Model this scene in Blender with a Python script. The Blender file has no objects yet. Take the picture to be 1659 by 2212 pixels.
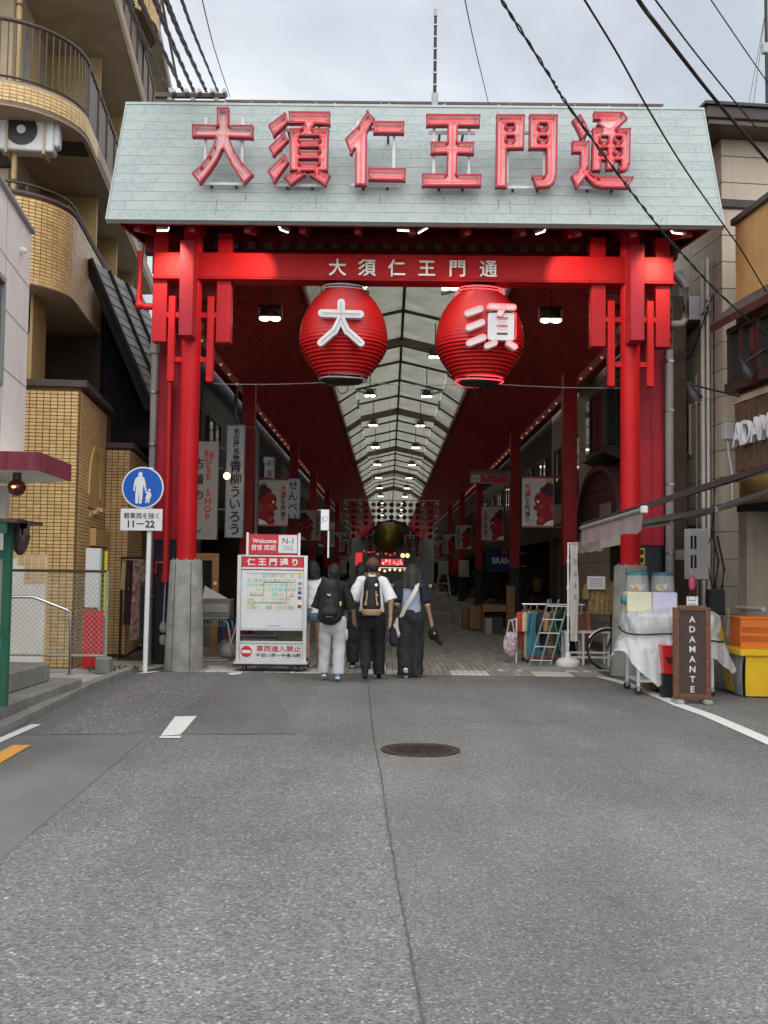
import bpy, bmesh, math, random
import numpy as np
from mathutils import Vector, Matrix, Euler
random.seed(7)
R = math.radians
PI = math.pi
S = bpy.context.scene
C = S.collection

# ------------------------------------------------------------------ camera, sky, sun, exposure
EYE = Vector((0.0, 0.0, 1.55))
FPX = 2250.0
RM = Matrix.Rotation(R(0.30), 3, 'Z') @ Matrix.Rotation(PI/2 + R(3.3), 3, 'X') @ Matrix.Rotation(R(0.70), 3, 'Z')
cd = bpy.data.cameras.new('camera')
cam = bpy.data.objects.new('camera', cd)
C.objects.link(cam)
cam.matrix_world = Matrix.Translation(EYE) @ RM.to_4x4()
cd.sensor_fit = 'VERTICAL'
cd.sensor_height = 36.0
cd.lens = FPX/2212.0*36.0
cd.clip_start = 0.05
cd.clip_end = 3000
S.camera = cam

SUN_EL, SUN_AZ = R(54), R(192)          # azimuth measured clockwise from +Y (behind the camera, a little to its left)
w = bpy.data.worlds.new('World')
S.world = w
w.use_nodes = True
nt = w.node_tree
nt.nodes.clear()
def wn(t, **k):
    n = nt.nodes.new(t)
    for a, b in k.items():
        setattr(n, a, b)
    return n
sky = wn('ShaderNodeTexSky', sky_type='NISHITA', sun_disc=False, sun_elevation=SUN_EL, sun_rotation=SUN_AZ)
tc = wn('ShaderNodeTexCoord')
mp = wn('ShaderNodeMapping')
mp.inputs['Scale'].default_value = (1.0, 1.0, 1.9)
mp.inputs['Location'].default_value = (0.62, 0.25, 0.1)
n1 = wn('ShaderNodeTexNoise')
n1.inputs['Scale'].default_value = 2.6
n1.inputs['Detail'].default_value = 7
n1.inputs['Roughness'].default_value = 0.52
n1.inputs['Distortion'].default_value = 0.35
cr = wn('ShaderNodeValToRGB')
e = cr.color_ramp.elements
e[0].position, e[0].color = 0.37, (0.46, 0.50, 0.555, 1)
e[1].position, e[1].color = 0.66, (0.94, 0.955, 0.98, 1)
m_ = cr.color_ramp.elements.new(0.5)
m_.color = (0.61, 0.645, 0.695, 1)
bs = wn('ShaderNodeBackground')
bs.inputs['Strength'].default_value = 0.10
bc = wn('ShaderNodeBackground')
bc.inputs['Strength'].default_value = 0.55
mx = wn('ShaderNodeMixShader')
mx.inputs[0].default_value = 0.93
wo = wn('ShaderNodeOutputWorld')
L = nt.links.new
L(sky.outputs[0], bs.inputs[0])
L(tc.outputs['Generated'], mp.inputs[0])
L(mp.outputs[0], n1.inputs['Vector'])
L(n1.outputs['Fac'], cr.inputs[0])
L(cr.outputs[0], bc.inputs[0])
L(bs.outputs[0], mx.inputs[1])
L(bc.outputs[0], mx.inputs[2])
L(mx.outputs[0], wo.inputs[0])

sd = bpy.data.lights.new('sun', 'SUN')
sd.energy = 1.5
sd.angle = R(110)
sd.color = (1.0, 0.97, 0.93)
sun = bpy.data.objects.new('sun', sd)
C.objects.link(sun)
sdir = Vector((math.sin(SUN_AZ)*math.cos(SUN_EL), math.cos(SUN_AZ)*math.cos(SUN_EL), math.sin(SUN_EL)))
sun.rotation_euler = sdir.to_track_quat('Z', 'Y').to_euler()
sun.location = (0, -10, 30)

S.view_settings.view_transform = 'Standard'
S.view_settings.look = 'None'
S.view_settings.exposure = 1.24
S.view_settings.gamma = 1.0
S.view_settings.use_curve_mapping = False
S.render.engine = 'CYCLES'
S.cycles.use_denoising = True
S.cycles.use_adaptive_sampling = True
S.cycles.adaptive_threshold = 0.025
S.cycles.max_bounces = 5
S.cycles.diffuse_bounces = 3
S.cycles.glossy_bounces = 2
S.cycles.transmission_bounces = 6
S.cycles.transparent_max_bounces = 10
S.cycles.sample_clamp_indirect = 4.0
S.cycles.caustics_reflective = False
S.cycles.caustics_refractive = False

# ------------------------------------------------------------------ photo measuring: a picture point (1659 x 2212) on a plane of the place
def ray(px, py):
    return RM @ Vector(((px-829.5)/FPX, (1106-py)/FPX, -1.0))
def at(px, py, Y):
    d = ray(px, py)
    return EYE + d*(Y/d.y)
def G(px, py, z=0.0):
    d = ray(px, py)
    return EYE + d*((z-EYE.z)/d.z)
def on(px, py, p, n):
    d = ray(px, py)
    return EYE + d*((p-EYE).dot(n)/d.dot(n))

# ------------------------------------------------------------------ materials
M = {}
def pm(name, col, rough=0.55, var=0.12, scale=6.0, bump=0.0, bscale=60.0, metal=0.0, dirt=None, dirt_amt=0.0, dscale=2.0,
       streak=0.0, spec=0.4, coat=0.0, emit=None, estr=0.0, alpha=None):
    m = bpy.data.materials.new(name)
    m.use_nodes = True
    t = m.node_tree
    N, K = t.nodes, t.links.new
    b = N['Principled BSDF']
    b.inputs['Roughness'].default_value = rough
    b.inputs['Metallic'].default_value = metal
    b.inputs['Specular IOR Level'].default_value = spec
    if coat:
        b.inputs['Coat Weight'].default_value = coat
        b.inputs['Coat Roughness'].default_value = 0.15
    if emit:
        b.inputs['Emission Color'].default_value = (*emit, 1)
        b.inputs['Emission Strength'].default_value = estr
    if alpha is not None:
        b.inputs['Alpha'].default_value = alpha
    co = N.new('ShaderNodeTexCoord')
    src = None
    if var > 0:
        a = N.new('ShaderNodeTexNoise')
        a.inputs['Scale'].default_value = scale
        a.inputs['Detail'].default_value = 3
        a.inputs['Roughness'].default_value = 0.6
        K(co.outputs['Object'], a.inputs['Vector'])
        r = N.new('ShaderNodeValToRGB')
        r.color_ramp.elements[0].position = 0.3
        r.color_ramp.elements[1].position = 0.7
        r.color_ramp.elements[0].color = (*[c*(1-var) for c in col], 1)
        r.color_ramp.elements[1].color = (*[min(1, c*(1+var)) for c in col], 1)
        K(a.outputs['Fac'], r.inputs[0])
        src = r.outputs[0]
    if dirt is not None:
        a2 = N.new('ShaderNodeTexNoise')
        a2.inputs['Scale'].default_value = dscale
        a2.inputs['Detail'].default_value = 5
        a2.inputs['Roughness'].default_value = 0.65
        if streak:
            mpp = N.new('ShaderNodeMapping')
            mpp.inputs['Scale'].default_value = (streak, streak, 0.35)
            K(co.outputs['Object'], mpp.inputs[0])
            K(mpp.outputs[0], a2.inputs['Vector'])
        else:
            K(co.outputs['Object'], a2.inputs['Vector'])
        r2 = N.new('ShaderNodeValToRGB')
        r2.color_ramp.elements[0].position = 0.48
        r2.color_ramp.elements[0].color = (0, 0, 0, 1)
        r2.color_ramp.elements[1].position = 0.75
        r2.color_ramp.elements[1].color = (dirt_amt,)*3 + (1,)
        K(a2.outputs['Fac'], r2.inputs[0])
        mxr = N.new('ShaderNodeMixRGB')
        K(r2.outputs[0], mxr.inputs[0])
        if src:
            K(src, mxr.inputs[1])
        else:
            mxr.inputs[1].default_value = (*col, 1)
        mxr.inputs[2].default_value = (*dirt, 1)
        src = mxr.outputs[0]
        rr = N.new('ShaderNodeMath')
        rr.operation = 'MULTIPLY_ADD'
        K(r2.outputs[0], rr.inputs[0])
        rr.inputs[1].default_value = 0.3
        rr.inputs[2].default_value = rough
        K(rr.outputs[0], b.inputs['Roughness'])
    if src:
        K(src, b.inputs['Base Color'])
    else:
        b.inputs['Base Color'].default_value = (*col, 1)
    if bump:
        a3 = N.new('ShaderNodeTexNoise')
        a3.inputs['Scale'].default_value = bscale
        a3.inputs['Detail'].default_value = 2
        K(co.outputs['Object'], a3.inputs['Vector'])
        bp = N.new('ShaderNodeBump')
        bp.inputs['Strength'].default_value = bump
        bp.inputs['Distance'].default_value = 0.02
        K(a3.outputs['Fac'], bp.inputs['Height'])
        K(bp.outputs[0], b.inputs['Normal'])
    M[name] = m
    return m
def emat(name, col, strength, base=(0.05, 0.05, 0.05), sample=True):
    m = pm(name, base, 0.4, 0, emit=col, estr=strength)
    if not sample: m.cycles.emission_sampling = 'NONE'
    return m

# ------------------------------------------------------------------ mesh collector
MW = {}
def mat_of(m):
    return M[m] if isinstance(m, str) else m
class MB:
    def __init__(s):
        s.v, s.f = [], []
    def add(s, vs, fs):
        o = len(s.v)
        s.v += [tuple(p) for p in vs]
        s.f += [tuple(i+o for i in f) for f in fs]
        return s
    def poly(s, pts):
        return s.add(pts, [tuple(range(len(pts)))])
    def box(s, c, d, ch=0.0, rot=None):
        hx, hy, hz = d[0]/2, d[1]/2, d[2]/2
        if ch <= 0:
            vs = [(x*hx, y*hy, z*hz) for x in (-1, 1) for y in (-1, 1) for z in (-1, 1)]
            fs = [(0, 1, 3, 2), (4, 6, 7, 5), (0, 4, 5, 1), (2, 3, 7, 6), (0, 2, 6, 4), (1, 5, 7, 3)]
        else:
            ch = min(ch, hx*.9, hy*.9, hz*.9)
            vs, ix = [], {}
            for x in (-1, 1):
                for y in (-1, 1):
                    for z in (-1, 1):
                        for a in range(3):
                            p = [x*(hx-ch), y*(hy-ch), z*(hz-ch)]
                            p[a] = (x*hx, y*hy, z*hz)[a]
                            ix[(x, y, z, a)] = len(vs)
                            vs.append(tuple(p))
            fs = []
            for a in range(3):
                b1, b2 = [i for i in range(3) if i != a]
                for sg in (-1, 1):
                    q = []
                    for i, j in ((-1, -1), (1, -1), (1, 1), (-1, 1)):
                        k = [0, 0, 0]
                        k[a], k[b1], k[b2] = sg, i, j
                        q.append(ix[(*k, a)])
                    fs.append(tuple(q))
                for i in (-1, 1):
                    for j in (-1, 1):
                        k0, k1 = [0, 0, 0], [0, 0, 0]
                        k0[a], k0[b1], k0[b2] = -1, i, j
                        k1[a], k1[b1], k1[b2] = 1, i, j
                        fs.append((ix[(*k0, b1)], ix[(*k1, b1)], ix[(*k1, b2)], ix[(*k0, b2)]))
            for x in (-1, 1):
                for y in (-1, 1):
                    for z in (-1, 1):
                        fs.append(tuple(ix[(x, y, z, a)] for a in range(3)))
        cc = Vector(c)
        if rot is not None:
            vs = [rot @ Vector(p) + cc for p in vs]
        else:
            vs = [Vector(p) + cc for p in vs]
        return s.add(vs, fs)
    def b2(s, x0, x1, y0, y1, z0, z1, ch=0.0):
        return s.box(((x0+x1)/2, (y0+y1)/2, (z0+z1)/2), (abs(x1-x0), abs(y1-y0), abs(z1-z0)), ch)
    def cyl(s, p0, p1, r0, r1=None, n=12, caps=True):
        r1 = r0 if r1 is None else r1
        p0, p1 = Vector(p0), Vector(p1)
        ax = (p1-p0).normalized()
        q = ax.to_track_quat('Z', 'Y')
        vs = []
        for p, r in ((p0, r0), (p1, r1)):
            for i in range(n):
                a = 2*PI*i/n
                vs.append(p + q @ Vector((math.cos(a)*r, math.sin(a)*r, 0)))
        fs = [(i, (i+1) % n, n+(i+1) % n, n+i) for i in range(n)]
        if caps:
            fs += [tuple(range(n-1, -1, -1)), tuple(range(n, 2*n))]
        return s.add(vs, fs)
    def tube(s, pts, r, n=6, closed=False, caps=True):
        pts = [Vector(p) for p in pts]
        m = len(pts)
        rings = []
        up = Vector((0, 0, 1))
        for i, p in enumerate(pts):
            if closed:
                t = (pts[(i+1) % m]-pts[i-1])
            else:
                t = pts[min(i+1, m-1)]-pts[max(i-1, 0)]
            t.normalize()
            a = t.cross(up)
            if a.length < 1e-3:
                a = t.cross(Vector((0, 1, 0)))
            a.normalize()
            b = a.cross(t)
            rr = r[i] if isinstance(r, (list, tuple)) else r
            rings.append([p + (a*math.cos(2*PI*k/n)+b*math.sin(2*PI*k/n))*rr for k in range(n)])
        vs = [q for rg in rings for q in rg]
        fs = []
        for i in range(m if closed else m-1):
            j = (i+1) % m
            fs += [(i*n+k, i*n+(k+1) % n, j*n+(k+1) % n, j*n+k) for k in range(n)]
        if caps and not closed:
            fs += [tuple(range(n-1, -1, -1)), tuple((m-1)*n+k for k in range(n))]
        return s.add(vs, fs)
    def lathe(s, prof, c=(0, 0, 0), n=24, close=True):
        cx, cy, cz = c
        vs = []
        for r, z in prof:
            for i in range(n):
                a = 2*PI*i/n
                vs.append((cx+math.cos(a)*r, cy+math.sin(a)*r, cz+z))
        fs = []
        for k in range(len(prof)-1):
            fs += [(k*n+i, k*n+(i+1) % n, (k+1)*n+(i+1) % n, (k+1)*n+i) for i in range(n)]
        if close:
            fs += [tuple(range(n-1, -1, -1)), tuple((len(prof)-1)*n+i for i in range(n))]
        return s.add(vs, fs)
    def sphere(s, c, r, n=12, m=8):
        rx, ry, rz = r if isinstance(r, (list, tuple)) else (r, r, r)
        vs = [(c[0], c[1], c[2]-rz)]
        for j in range(1, m):
            a = -PI/2 + PI*j/m
            for i in range(n):
                b = 2*PI*i/n
                vs.append((c[0]+rx*math.cos(a)*math.cos(b), c[1]+ry*math.cos(a)*math.sin(b), c[2]+rz*math.sin(a)))
        vs.append((c[0], c[1], c[2]+rz))
        fs = [(0, 1+(i+1) % n, 1+i) for i in range(n)]
        for j in range(m-2):
            fs += [(1+j*n+i, 1+j*n+(i+1) % n, 1+(j+1)*n+(i+1) % n, 1+(j+1)*n+i) for i in range(n)]
        l = len(vs)-1
        fs += [(l, 1+(m-2)*n+i, 1+(m-2)*n+(i+1) % n) for i in range(n)]
        return s.add(vs, fs)
    def prism(s, pts, vec):
        """a flat outline given in space, thickened along vec"""
        pts = [Vector(p) for p in pts]
        vec = Vector(vec)
        n = len(pts)
        nrm = Vector((0, 0, 0))
        for i in range(n):
            nrm += pts[i].cross(pts[(i+1) % n])
        if nrm.dot(vec) > 0:
            pts.reverse()
        vs = pts + [p+vec for p in pts]
        fs = [tuple(range(n)), tuple(range(2*n-1, n-1, -1))]
        fs += [((i+1) % n, i, n+i, n+(i+1) % n) for i in range(n)]
        return s.add(vs, fs)
    def grid(s, P, flip=False):
        h, wd = len(P), len(P[0])
        fs = []
        for j in range(h-1):
            for i in range(wd-1):
                q = (j*wd+i, j*wd+i+1, (j+1)*wd+i+1, (j+1)*wd+i)
                fs.append(q[::-1] if flip else q)
        return s.add([p for r_ in P for p in r_], fs)
    def mesh(s, name, mat, smooth=None, off=None, inv=None):
        me = bpy.data.meshes.new(name)
        vs = s.v
        if inv is not None:
            vs = [inv @ Vector(p) for p in vs]
        elif off is not None:
            vs = [(p[0]-off[0], p[1]-off[1], p[2]-off[2]) for p in vs]
        me.from_pydata(vs, [], s.f)
        if mat:
            me.materials.append(mat_of(mat))
        if smooth:
            me.polygons.foreach_set('use_smooth', [True]*len(me.polygons))
            if smooth < 170:
                me.set_sharp_from_angle(angle=R(smooth))
        return me
    def build(s, name, mat, parent=None, world=False, smooth=None, **tg):
        if parent is not None:
            inv = MW[parent.name].inverted() if world else None
            me = s.mesh(name, mat, smooth, inv=inv)
            o = bpy.data.objects.new(name, me)
            C.objects.link(o)
            o.parent = parent
            MW[o.name] = MW[parent.name]
        else:
            xs, ys, zs = zip(*s.v)
            off = ((min(xs)+max(xs))/2, (min(ys)+max(ys))/2, min(zs))
            me = s.mesh(name, mat, smooth, off=off)
            o = bpy.data.objects.new(name, me)
            o.location = off
            C.objects.link(o)
            MW[o.name] = Matrix.Translation(off)
        if tg:
            tag(o, **tg)
        return o
def tag(o, label=None, cat=None, group=None, kind=None):
    if label: o['label'] = label
    if cat: o['category'] = cat
    if group: o['group'] = group
    if kind: o['kind'] = kind
    return o
def thing(name, label, cat, loc=(0, 0, 0), rz=0.0, group=None, kind=None):
    o = bpy.data.objects.new(name, None)
    C.objects.link(o)
    o.empty_display_size = 0.1
    o.location = loc
    o.rotation_euler = (0, 0, rz)
    MW[o.name] = Matrix.Translation(Vector(loc)) @ Matrix.Rotation(rz, 4, 'Z')
    return tag(o, label, cat, group, kind)
def inst(me, name, parent=None, loc=(0, 0, 0), rot=None, mw=None):
    o = bpy.data.objects.new(name, me)
    C.objects.link(o)
    if mw is not None:
        o.matrix_local = mw
    else:
        o.location = loc
        if rot: o.rotation_euler = rot
    if parent is not None:
        o.parent = parent
        MW[o.name] = MW[parent.name]
    else:
        MW[o.name] = o.matrix_local.copy()
    return o
def dup(root, loc, rz=None, label=None, swap=None):
    def cp(o, par):
        c = o.copy()
        C.objects.link(c)
        c.parent = par
        for ch in o.children:
            cp(ch, c)
        return c
    r = cp(root, None)
    r.location = loc
    if rz is not None: r.rotation_euler = (0, 0, rz)
    if label: r['label'] = label
    MW[r.name] = Matrix.Translation(Vector(loc)) @ Matrix.Rotation(r.rotation_euler.z, 4, 'Z')
    for c in r.children: MW[c.name] = MW[r.name]
    return r
_tx = {}
def text_mesh(body, size, ext, bold, mat, aspect=1.0, shear=0.0):
    key = (body, size, ext, bold, mat if isinstance(mat, str) else mat.name, aspect, shear)
    if key in _tx: return _tx[key]
    c = bpy.data.curves.new('lettering', 'FONT')
    c.body = body
    c.size = size
    c.extrude = ext
    c.offset = bold
    c.shear = shear
    c.align_x = 'CENTER'
    c.align_y = 'CENTER'
    c.resolution_u = 3
    o = bpy.data.objects.new('tmp_text', c)
    C.objects.link(o)
    bpy.context.view_layer.update()
    me = bpy.data.meshes.new_from_object(o.evaluated_get(bpy.context.evaluated_depsgraph_get()))
    bpy.data.objects.remove(o)
    bpy.data.curves.remove(c)
    n = len(me.vertices)
    if n:
        a = np.empty(n*3, np.float32)
        me.vertices.foreach_get('co', a)
        a = a.reshape(-1, 3)
        cx, cy = (a[:, 0].max()+a[:, 0].min())/2, (a[:, 1].max()+a[:, 1].min())/2
        a[:, 0] = (a[:, 0]-cx)*aspect
        a[:, 1] -= cy
        me.vertices.foreach_set('co', a.ravel())
    me.materials.clear()
    me.materials.append(mat_of(mat))
    me.name = 'lettering'
    _tx[key] = me
    return me
def frame_m(o, x, up):
    x, up = Vector(x).normalized(), Vector(up).normalized()
    z = x.cross(up)
    m = Matrix((x, up, z)).transposed().to_4x4()
    m.translation = Vector(o)
    return m
def text(body, size, mat, parent, o, x=(1, 0, 0), up=(0, 0, 1), ext=0.003, bold=0.0, aspect=1.0, name='lettering', world=False, shear=0.0):
    me = text_mesh(body, size, ext, bold, mat, aspect, shear)
    m = frame_m(o, x, up)
    if world and parent is not None:
        m = MW[parent.name].inverted() @ m
    return inst(me, name, parent, mw=m)
def vtext(chars, size, step, mat, parent, o, x=(1, 0, 0), up=(0, 0, 1), ext=0.003, bold=0.0, name='lettering', world=False):
    """a column of characters as one part; o is the middle of the first character"""
    mb = MB()
    for k, ch in enumerate(chars):
        if ch == ' ': continue
        me = text_mesh(ch, size, ext, bold, mat)
        mb.add([(v.co.x, v.co.y - k*step, v.co.z) for v in me.vertices], [tuple(p.vertices) for p in me.polygons])
    me = mb.mesh(name, mat)
    m = frame_m(o, x, up)
    if world and parent is not None:
        m = MW[parent.name].inverted() @ m
    return inst(me, name, parent, mw=m)
def capsule_pts(a, b, hw, n=8):
    a, b = Vector(a), Vector(b)
    d = (b-a).normalized()
    p = Vector((-d.y, d.x))
    out = []
    a0 = math.atan2(p.y, p.x)
    for i in range(n+1):
        t = a0 + PI*i/n
        out.append(a + Vector((math.cos(t), math.sin(t)))*hw)
    for i in range(n+1):
        t = a0 + PI + PI*i/n
        out.append(b + Vector((math.cos(t), math.sin(t)))*hw)
    return out
# ------------------------------------------------------------------ materials of the place
def asphalt(name, dark, light, chip, chip_at, scale):
    m = bpy.data.materials.new(name)
    m.use_nodes = True
    t = m.node_tree
    N, K = t.nodes, t.links.new
    b = N['Principled BSDF']
    b.inputs['Roughness'].default_value = 0.82
    b.inputs['Specular IOR Level'].default_value = 0.3
    co = N.new('ShaderNodeTexCoord')
    vo = N.new('ShaderNodeTexVoronoi')
    vo.inputs['Scale'].default_value = scale
    K(co.outputs['Object'], vo.inputs['Vector'])
    sp = N.new('ShaderNodeSeparateColor')
    K(vo.outputs['Color'], sp.inputs[0])
    r = N.new('ShaderNodeValToRGB')
    el = r.color_ramp.elements
    el[0].position, el[0].color = 0.0, (*dark, 1)
    el[1].position, el[1].color = chip_at, (*light, 1)
    x = el.new(min(0.995, chip_at+0.03))
    x.color = (*chip, 1)
    K(sp.outputs[0], r.inputs[0])
    # finer grit
    no = N.new('ShaderNodeTexNoise')
    no.inputs['Scale'].default_value = scale*1.7
    no.inputs['Detail'].default_value = 3
    K(co.outputs['Object'], no.inputs['Vector'])
    # broad wear
    nb = N.new('ShaderNodeTexNoise')
    nb.inputs['Scale'].default_value = 0.55
    nb.inputs['Detail'].default_value = 6
    nb.inputs['Roughness'].default_value = 0.6
    K(co.outputs['Object'], nb.inputs['Vector'])
    mr = N.new('ShaderNodeMapRange')
    mr.inputs[1].default_value, mr.inputs[2].default_value = 0.3, 0.7
    mr.inputs[3].default_value, mr.inputs[4].default_value = 0.93, 1.33
    K(nb.outputs['Fac'], mr.inputs[0])
    mr2 = N.new('ShaderNodeMapRange')
    mr2.inputs[1].default_value, mr2.inputs[2].default_value = 0.3, 0.7
    mr2.inputs[3].default_value, mr2.inputs[4].default_value = 0.80, 1.18
    K(no.outputs['Fac'], mr2.inputs[0])
    # wheel tracks and drips, drawn out along the street
    mt = N.new('ShaderNodeMapping')
    mt.inputs['Scale'].default_value = (1.5, 0.16, 1)
    mt.inputs['Rotation'].default_value = (0, 0, R(-4))
    K(co.outputs['Object'], mt.inputs[0])
    ns = N.new('ShaderNodeTexNoise')
    ns.inputs['Scale'].default_value = 1.0
    ns.inputs['Detail'].default_value = 4
    K(mt.outputs[0], ns.inputs['Vector'])
    mr3 = N.new('ShaderNodeMapRange')
    mr3.inputs[1].default_value, mr3.inputs[2].default_value = 0.3, 0.7
    mr3.inputs[3].default_value, mr3.inputs[4].default_value = 0.86, 1.12
    K(ns.outputs['Fac'], mr3.inputs[0])
    mu0 = N.new('ShaderNodeMath')
    mu0.operation = 'MULTIPLY'
    K(mr.outputs[0], mu0.inputs[0])
    K(mr3.outputs[0], mu0.inputs[1])
    mu = N.new('ShaderNodeMath')
    mu.operation = 'MULTIPLY'
    K(mu0.outputs[0], mu.inputs[0])
    K(mr2.outputs[0], mu.inputs[1])
    vm = N.new('ShaderNodeVectorMath')
    vm.operation = 'SCALE'
    K(r.outputs[0], vm.inputs[0])
    K(mu.outputs[0], vm.inputs['Scale'])
    K(vm.outputs[0], b.inputs['Base Color'])
    bp = N.new('ShaderNodeBump')
    bp.inputs['Strength'].default_value = 0.8
    bp.inputs['Distance'].default_value = 0.008
    K(vo.outputs['Distance'], bp.inputs['Height'])
    K(bp.outputs[0], b.inputs['Normal'])
    M[name] = m
asphalt('asphalt_fine', (0.095, 0.094, 0.091), (0.198, 0.196, 0.190), (0.31, 0.305, 0.29), 0.94, 100)
asphalt('asphalt_coarse', (0.088, 0.089, 0.087), (0.208, 0.209, 0.205), (0.35, 0.35, 0.338), 0.955, 84)
asphalt('asphalt_smooth', (0.148, 0.147, 0.144), (0.178, 0.177, 0.173), (0.24, 0.235, 0.23), 0.96, 140)
asphalt('asphalt_dark', (0.108, 0.107, 0.105), (0.155, 0.153, 0.150), (0.24, 0.24, 0.23), 0.94, 100)

def worn_paint(name, col, thresh):
    """road paint with holes worn through it"""
    m = pm(name, col, 0.6, 0.06, 20)
    t = m.node_tree
    N, K = t.nodes, t.links.new
    b = N['Principled BSDF']
    co = N.new('ShaderNodeTexCoord')
    n = N.new('ShaderNodeTexNoise')
    n.inputs['Scale'].default_value = 26
    n.inputs['Detail'].default_value = 8
    n.inputs['Roughness'].default_value = 0.75
    K(co.outputs['Object'], n.inputs['Vector'])
    r = N.new('ShaderNodeValToRGB')
    r.color_ramp.elements[0].position = thresh
    r.color_ramp.elements[1].position = thresh+0.05
    K(n.outputs['Fac'], r.inputs[0])
    K(r.outputs[0], b.inputs['Alpha'])
worn_paint('road_white', (0.72, 0.72, 0.70), 0.34)
worn_paint('road_speckle', (0.55, 0.55, 0.53), 0.555)
worn_paint('road_yellow', (0.72, 0.34, 0.06), 0.32)

pm('red_gate', (0.55, 0.010, 0.014), 0.48, 0.08, 3, dirt=(0.40, 0.010, 0.014), dirt_amt=0.5, dscale=1.8, streak=9, spec=0.25)
pm('red_bar', (0.43, 0.009, 0.017), 0.48, 0.10, 3, spec=0.25)
pm('red_crimson', (0.40, 0.010, 0.026), 0.55, 0.10, 2, dirt=(0.20, 0.02, 0.03), dirt_amt=0.4, dscale=1.5, streak=5)
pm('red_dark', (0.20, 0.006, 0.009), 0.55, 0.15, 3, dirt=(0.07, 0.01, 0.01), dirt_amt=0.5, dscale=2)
pm('red_soffit', (0.44, 0.008, 0.012), 0.45, 0.16, 1.2, dirt=(0.22, 0.006, 0.008), dirt_amt=0.5, dscale=0.6)
pm('red_post', (0.36, 0.007, 0.012), 0.5, 0.12, 3)
pm('red_pipe', (0.50, 0.012, 0.018), 0.4, 0.08, 4)
pm('black_panel', (0.014, 0.014, 0.018), 0.45, 0.2, 4)
pm('navy_panel', (0.012, 0.016, 0.026), 0.4, 0.2, 4)
pm('concrete', (0.30, 0.30, 0.275), 0.85, 0.18, 5, bump=0.35, bscale=45, dirt=(0.15, 0.15, 0.14), dirt_amt=0.65, dscale=3.2)
pm('concrete_light', (0.38, 0.37, 0.34), 0.85, 0.14, 5, bump=0.3, bscale=50, dirt=(0.19, 0.18, 0.16), dirt_amt=0.6, dscale=2.5)
pm('concrete_step', (0.24, 0.235, 0.22), 0.88, 0.18, 5, bump=0.4, bscale=50, dirt=(0.10, 0.10, 0.09), dirt_amt=0.7, dscale=2.6)
pm('roof_green', (0.325, 0.375, 0.368), 0.55, 0.08, 2.2, dirt=(0.17, 0.21, 0.21), dirt_amt=0.6, dscale=1.4, streak=7, spec=0.4)
pm('roof_green_b', (0.31, 0.36, 0.355), 0.55, 0.08, 2.2, dirt=(0.16, 0.20, 0.20), dirt_amt=0.65, dscale=1.6, streak=8, spec=0.4)
pm('roof_green_c', (0.335, 0.38, 0.37), 0.55, 0.08, 2.2, dirt=(0.22, 0.24, 0.23), dirt_amt=0.45, dscale=1.2, streak=7, spec=0.4)
pm('crack_grey', (0.075, 0.075, 0.073), 0.9, 0.2, 20)
pm('rust_streak', (0.23, 0.16, 0.10), 0.8, 0.3, 30)
pm('joint_dark', (0.045, 0.05, 0.05), 0.8, 0.1)
pm('steel_white', (0.62, 0.63, 0.62), 0.45, 0.08, 5)
pm('steel_grey', (0.33, 0.34, 0.34), 0.45, 0.1, 5, metal=0.3)
pm('steel_brown', (0.10, 0.065, 0.05), 0.55, 0.2, 8)
pm('stainless', (0.55, 0.55, 0.54), 0.28, 0.06, 8, metal=1.0)
pm('aluminium', (0.56, 0.57, 0.57), 0.38, 0.08, 8, metal=0.9)
pm('pipe_grey', (0.25, 0.235, 0.23), 0.5, 0.08, 4)
pm('pipe_white', (0.60, 0.58, 0.54), 0.5, 0.08, 4)
pm('black_rubber', (0.015, 0.015, 0.016), 0.6, 0.15)
pm('black_plastic', (0.02, 0.02, 0.022), 0.4, 0.1)
pm('cable_black', (0.018, 0.018, 0.02), 0.5, 0.1)
pm('cable_teal', (0.02, 0.05, 0.055), 0.45, 0.1)
pm('letter_rim', (0.40, 0.025, 0.05), 0.5, 0.1, 6)
pm('letter_face', (0.74, 0.64, 0.63), 0.5, 0.06, 5, dirt=(0.42, 0.35, 0.34), dirt_amt=0.4, dscale=3)
emat('neon_red', (1.0, 0.06, 0.07), 0.85, (0.5, 0.1, 0.1))
emat('neon_weak', (1.0, 0.22, 0.22), 0.30, (0.6, 0.3, 0.3), False)
pm('neon_off', (0.62, 0.50, 0.50), 0.2, 0.05)
pm('lantern_red', (0.60, 0.013, 0.014), 0.42, 0.10, 2, dirt=(0.20, 0.008, 0.01), dirt_amt=0.4, dscale=2.5, spec=0.5)
pm('letter_white', (0.66, 0.67, 0.68), 0.4, 0.05, 5, dirt=(0.45, 0.44, 0.44), dirt_amt=0.3, dscale=4)
pm('letter_silver', (0.80, 0.77, 0.70), 0.35, 0.05, 5, metal=0.3)
emat('lamp_glow', (1.0, 0.86, 0.55), 4.0)
emat('spot_glow', (1.0, 0.93, 0.80), 1.6, sample=False)
emat('bulb_warm', (1.0, 0.62, 0.25), 4.0)
emat('bulb_far', (1.0, 0.66, 0.34), 0.7, sample=False)
emat('bulb_dim', (1.0, 0.30, 0.16), 0.22, (0.3, 0.1, 0.06), False)
emat('sign_lit', (0.95, 0.98, 1.0), 0.32, (0.6, 0.6, 0.6))
emat('sign_dim', (0.80, 0.85, 0.95), 0.03, (0.33, 0.34, 0.34))
emat('end_red', (1.0, 0.05, 0.06), 0.30, sample=False)
emat('end_white', (1.0, 0.75, 0.75), 0.45, sample=False)
pm('lamp_bronze', (0.10, 0.085, 0.06), 0.4, 0.15, 8, metal=0.6)
pm('frame_brown', (0.075, 0.058, 0.042), 0.5, 0.15, 4)
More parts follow.
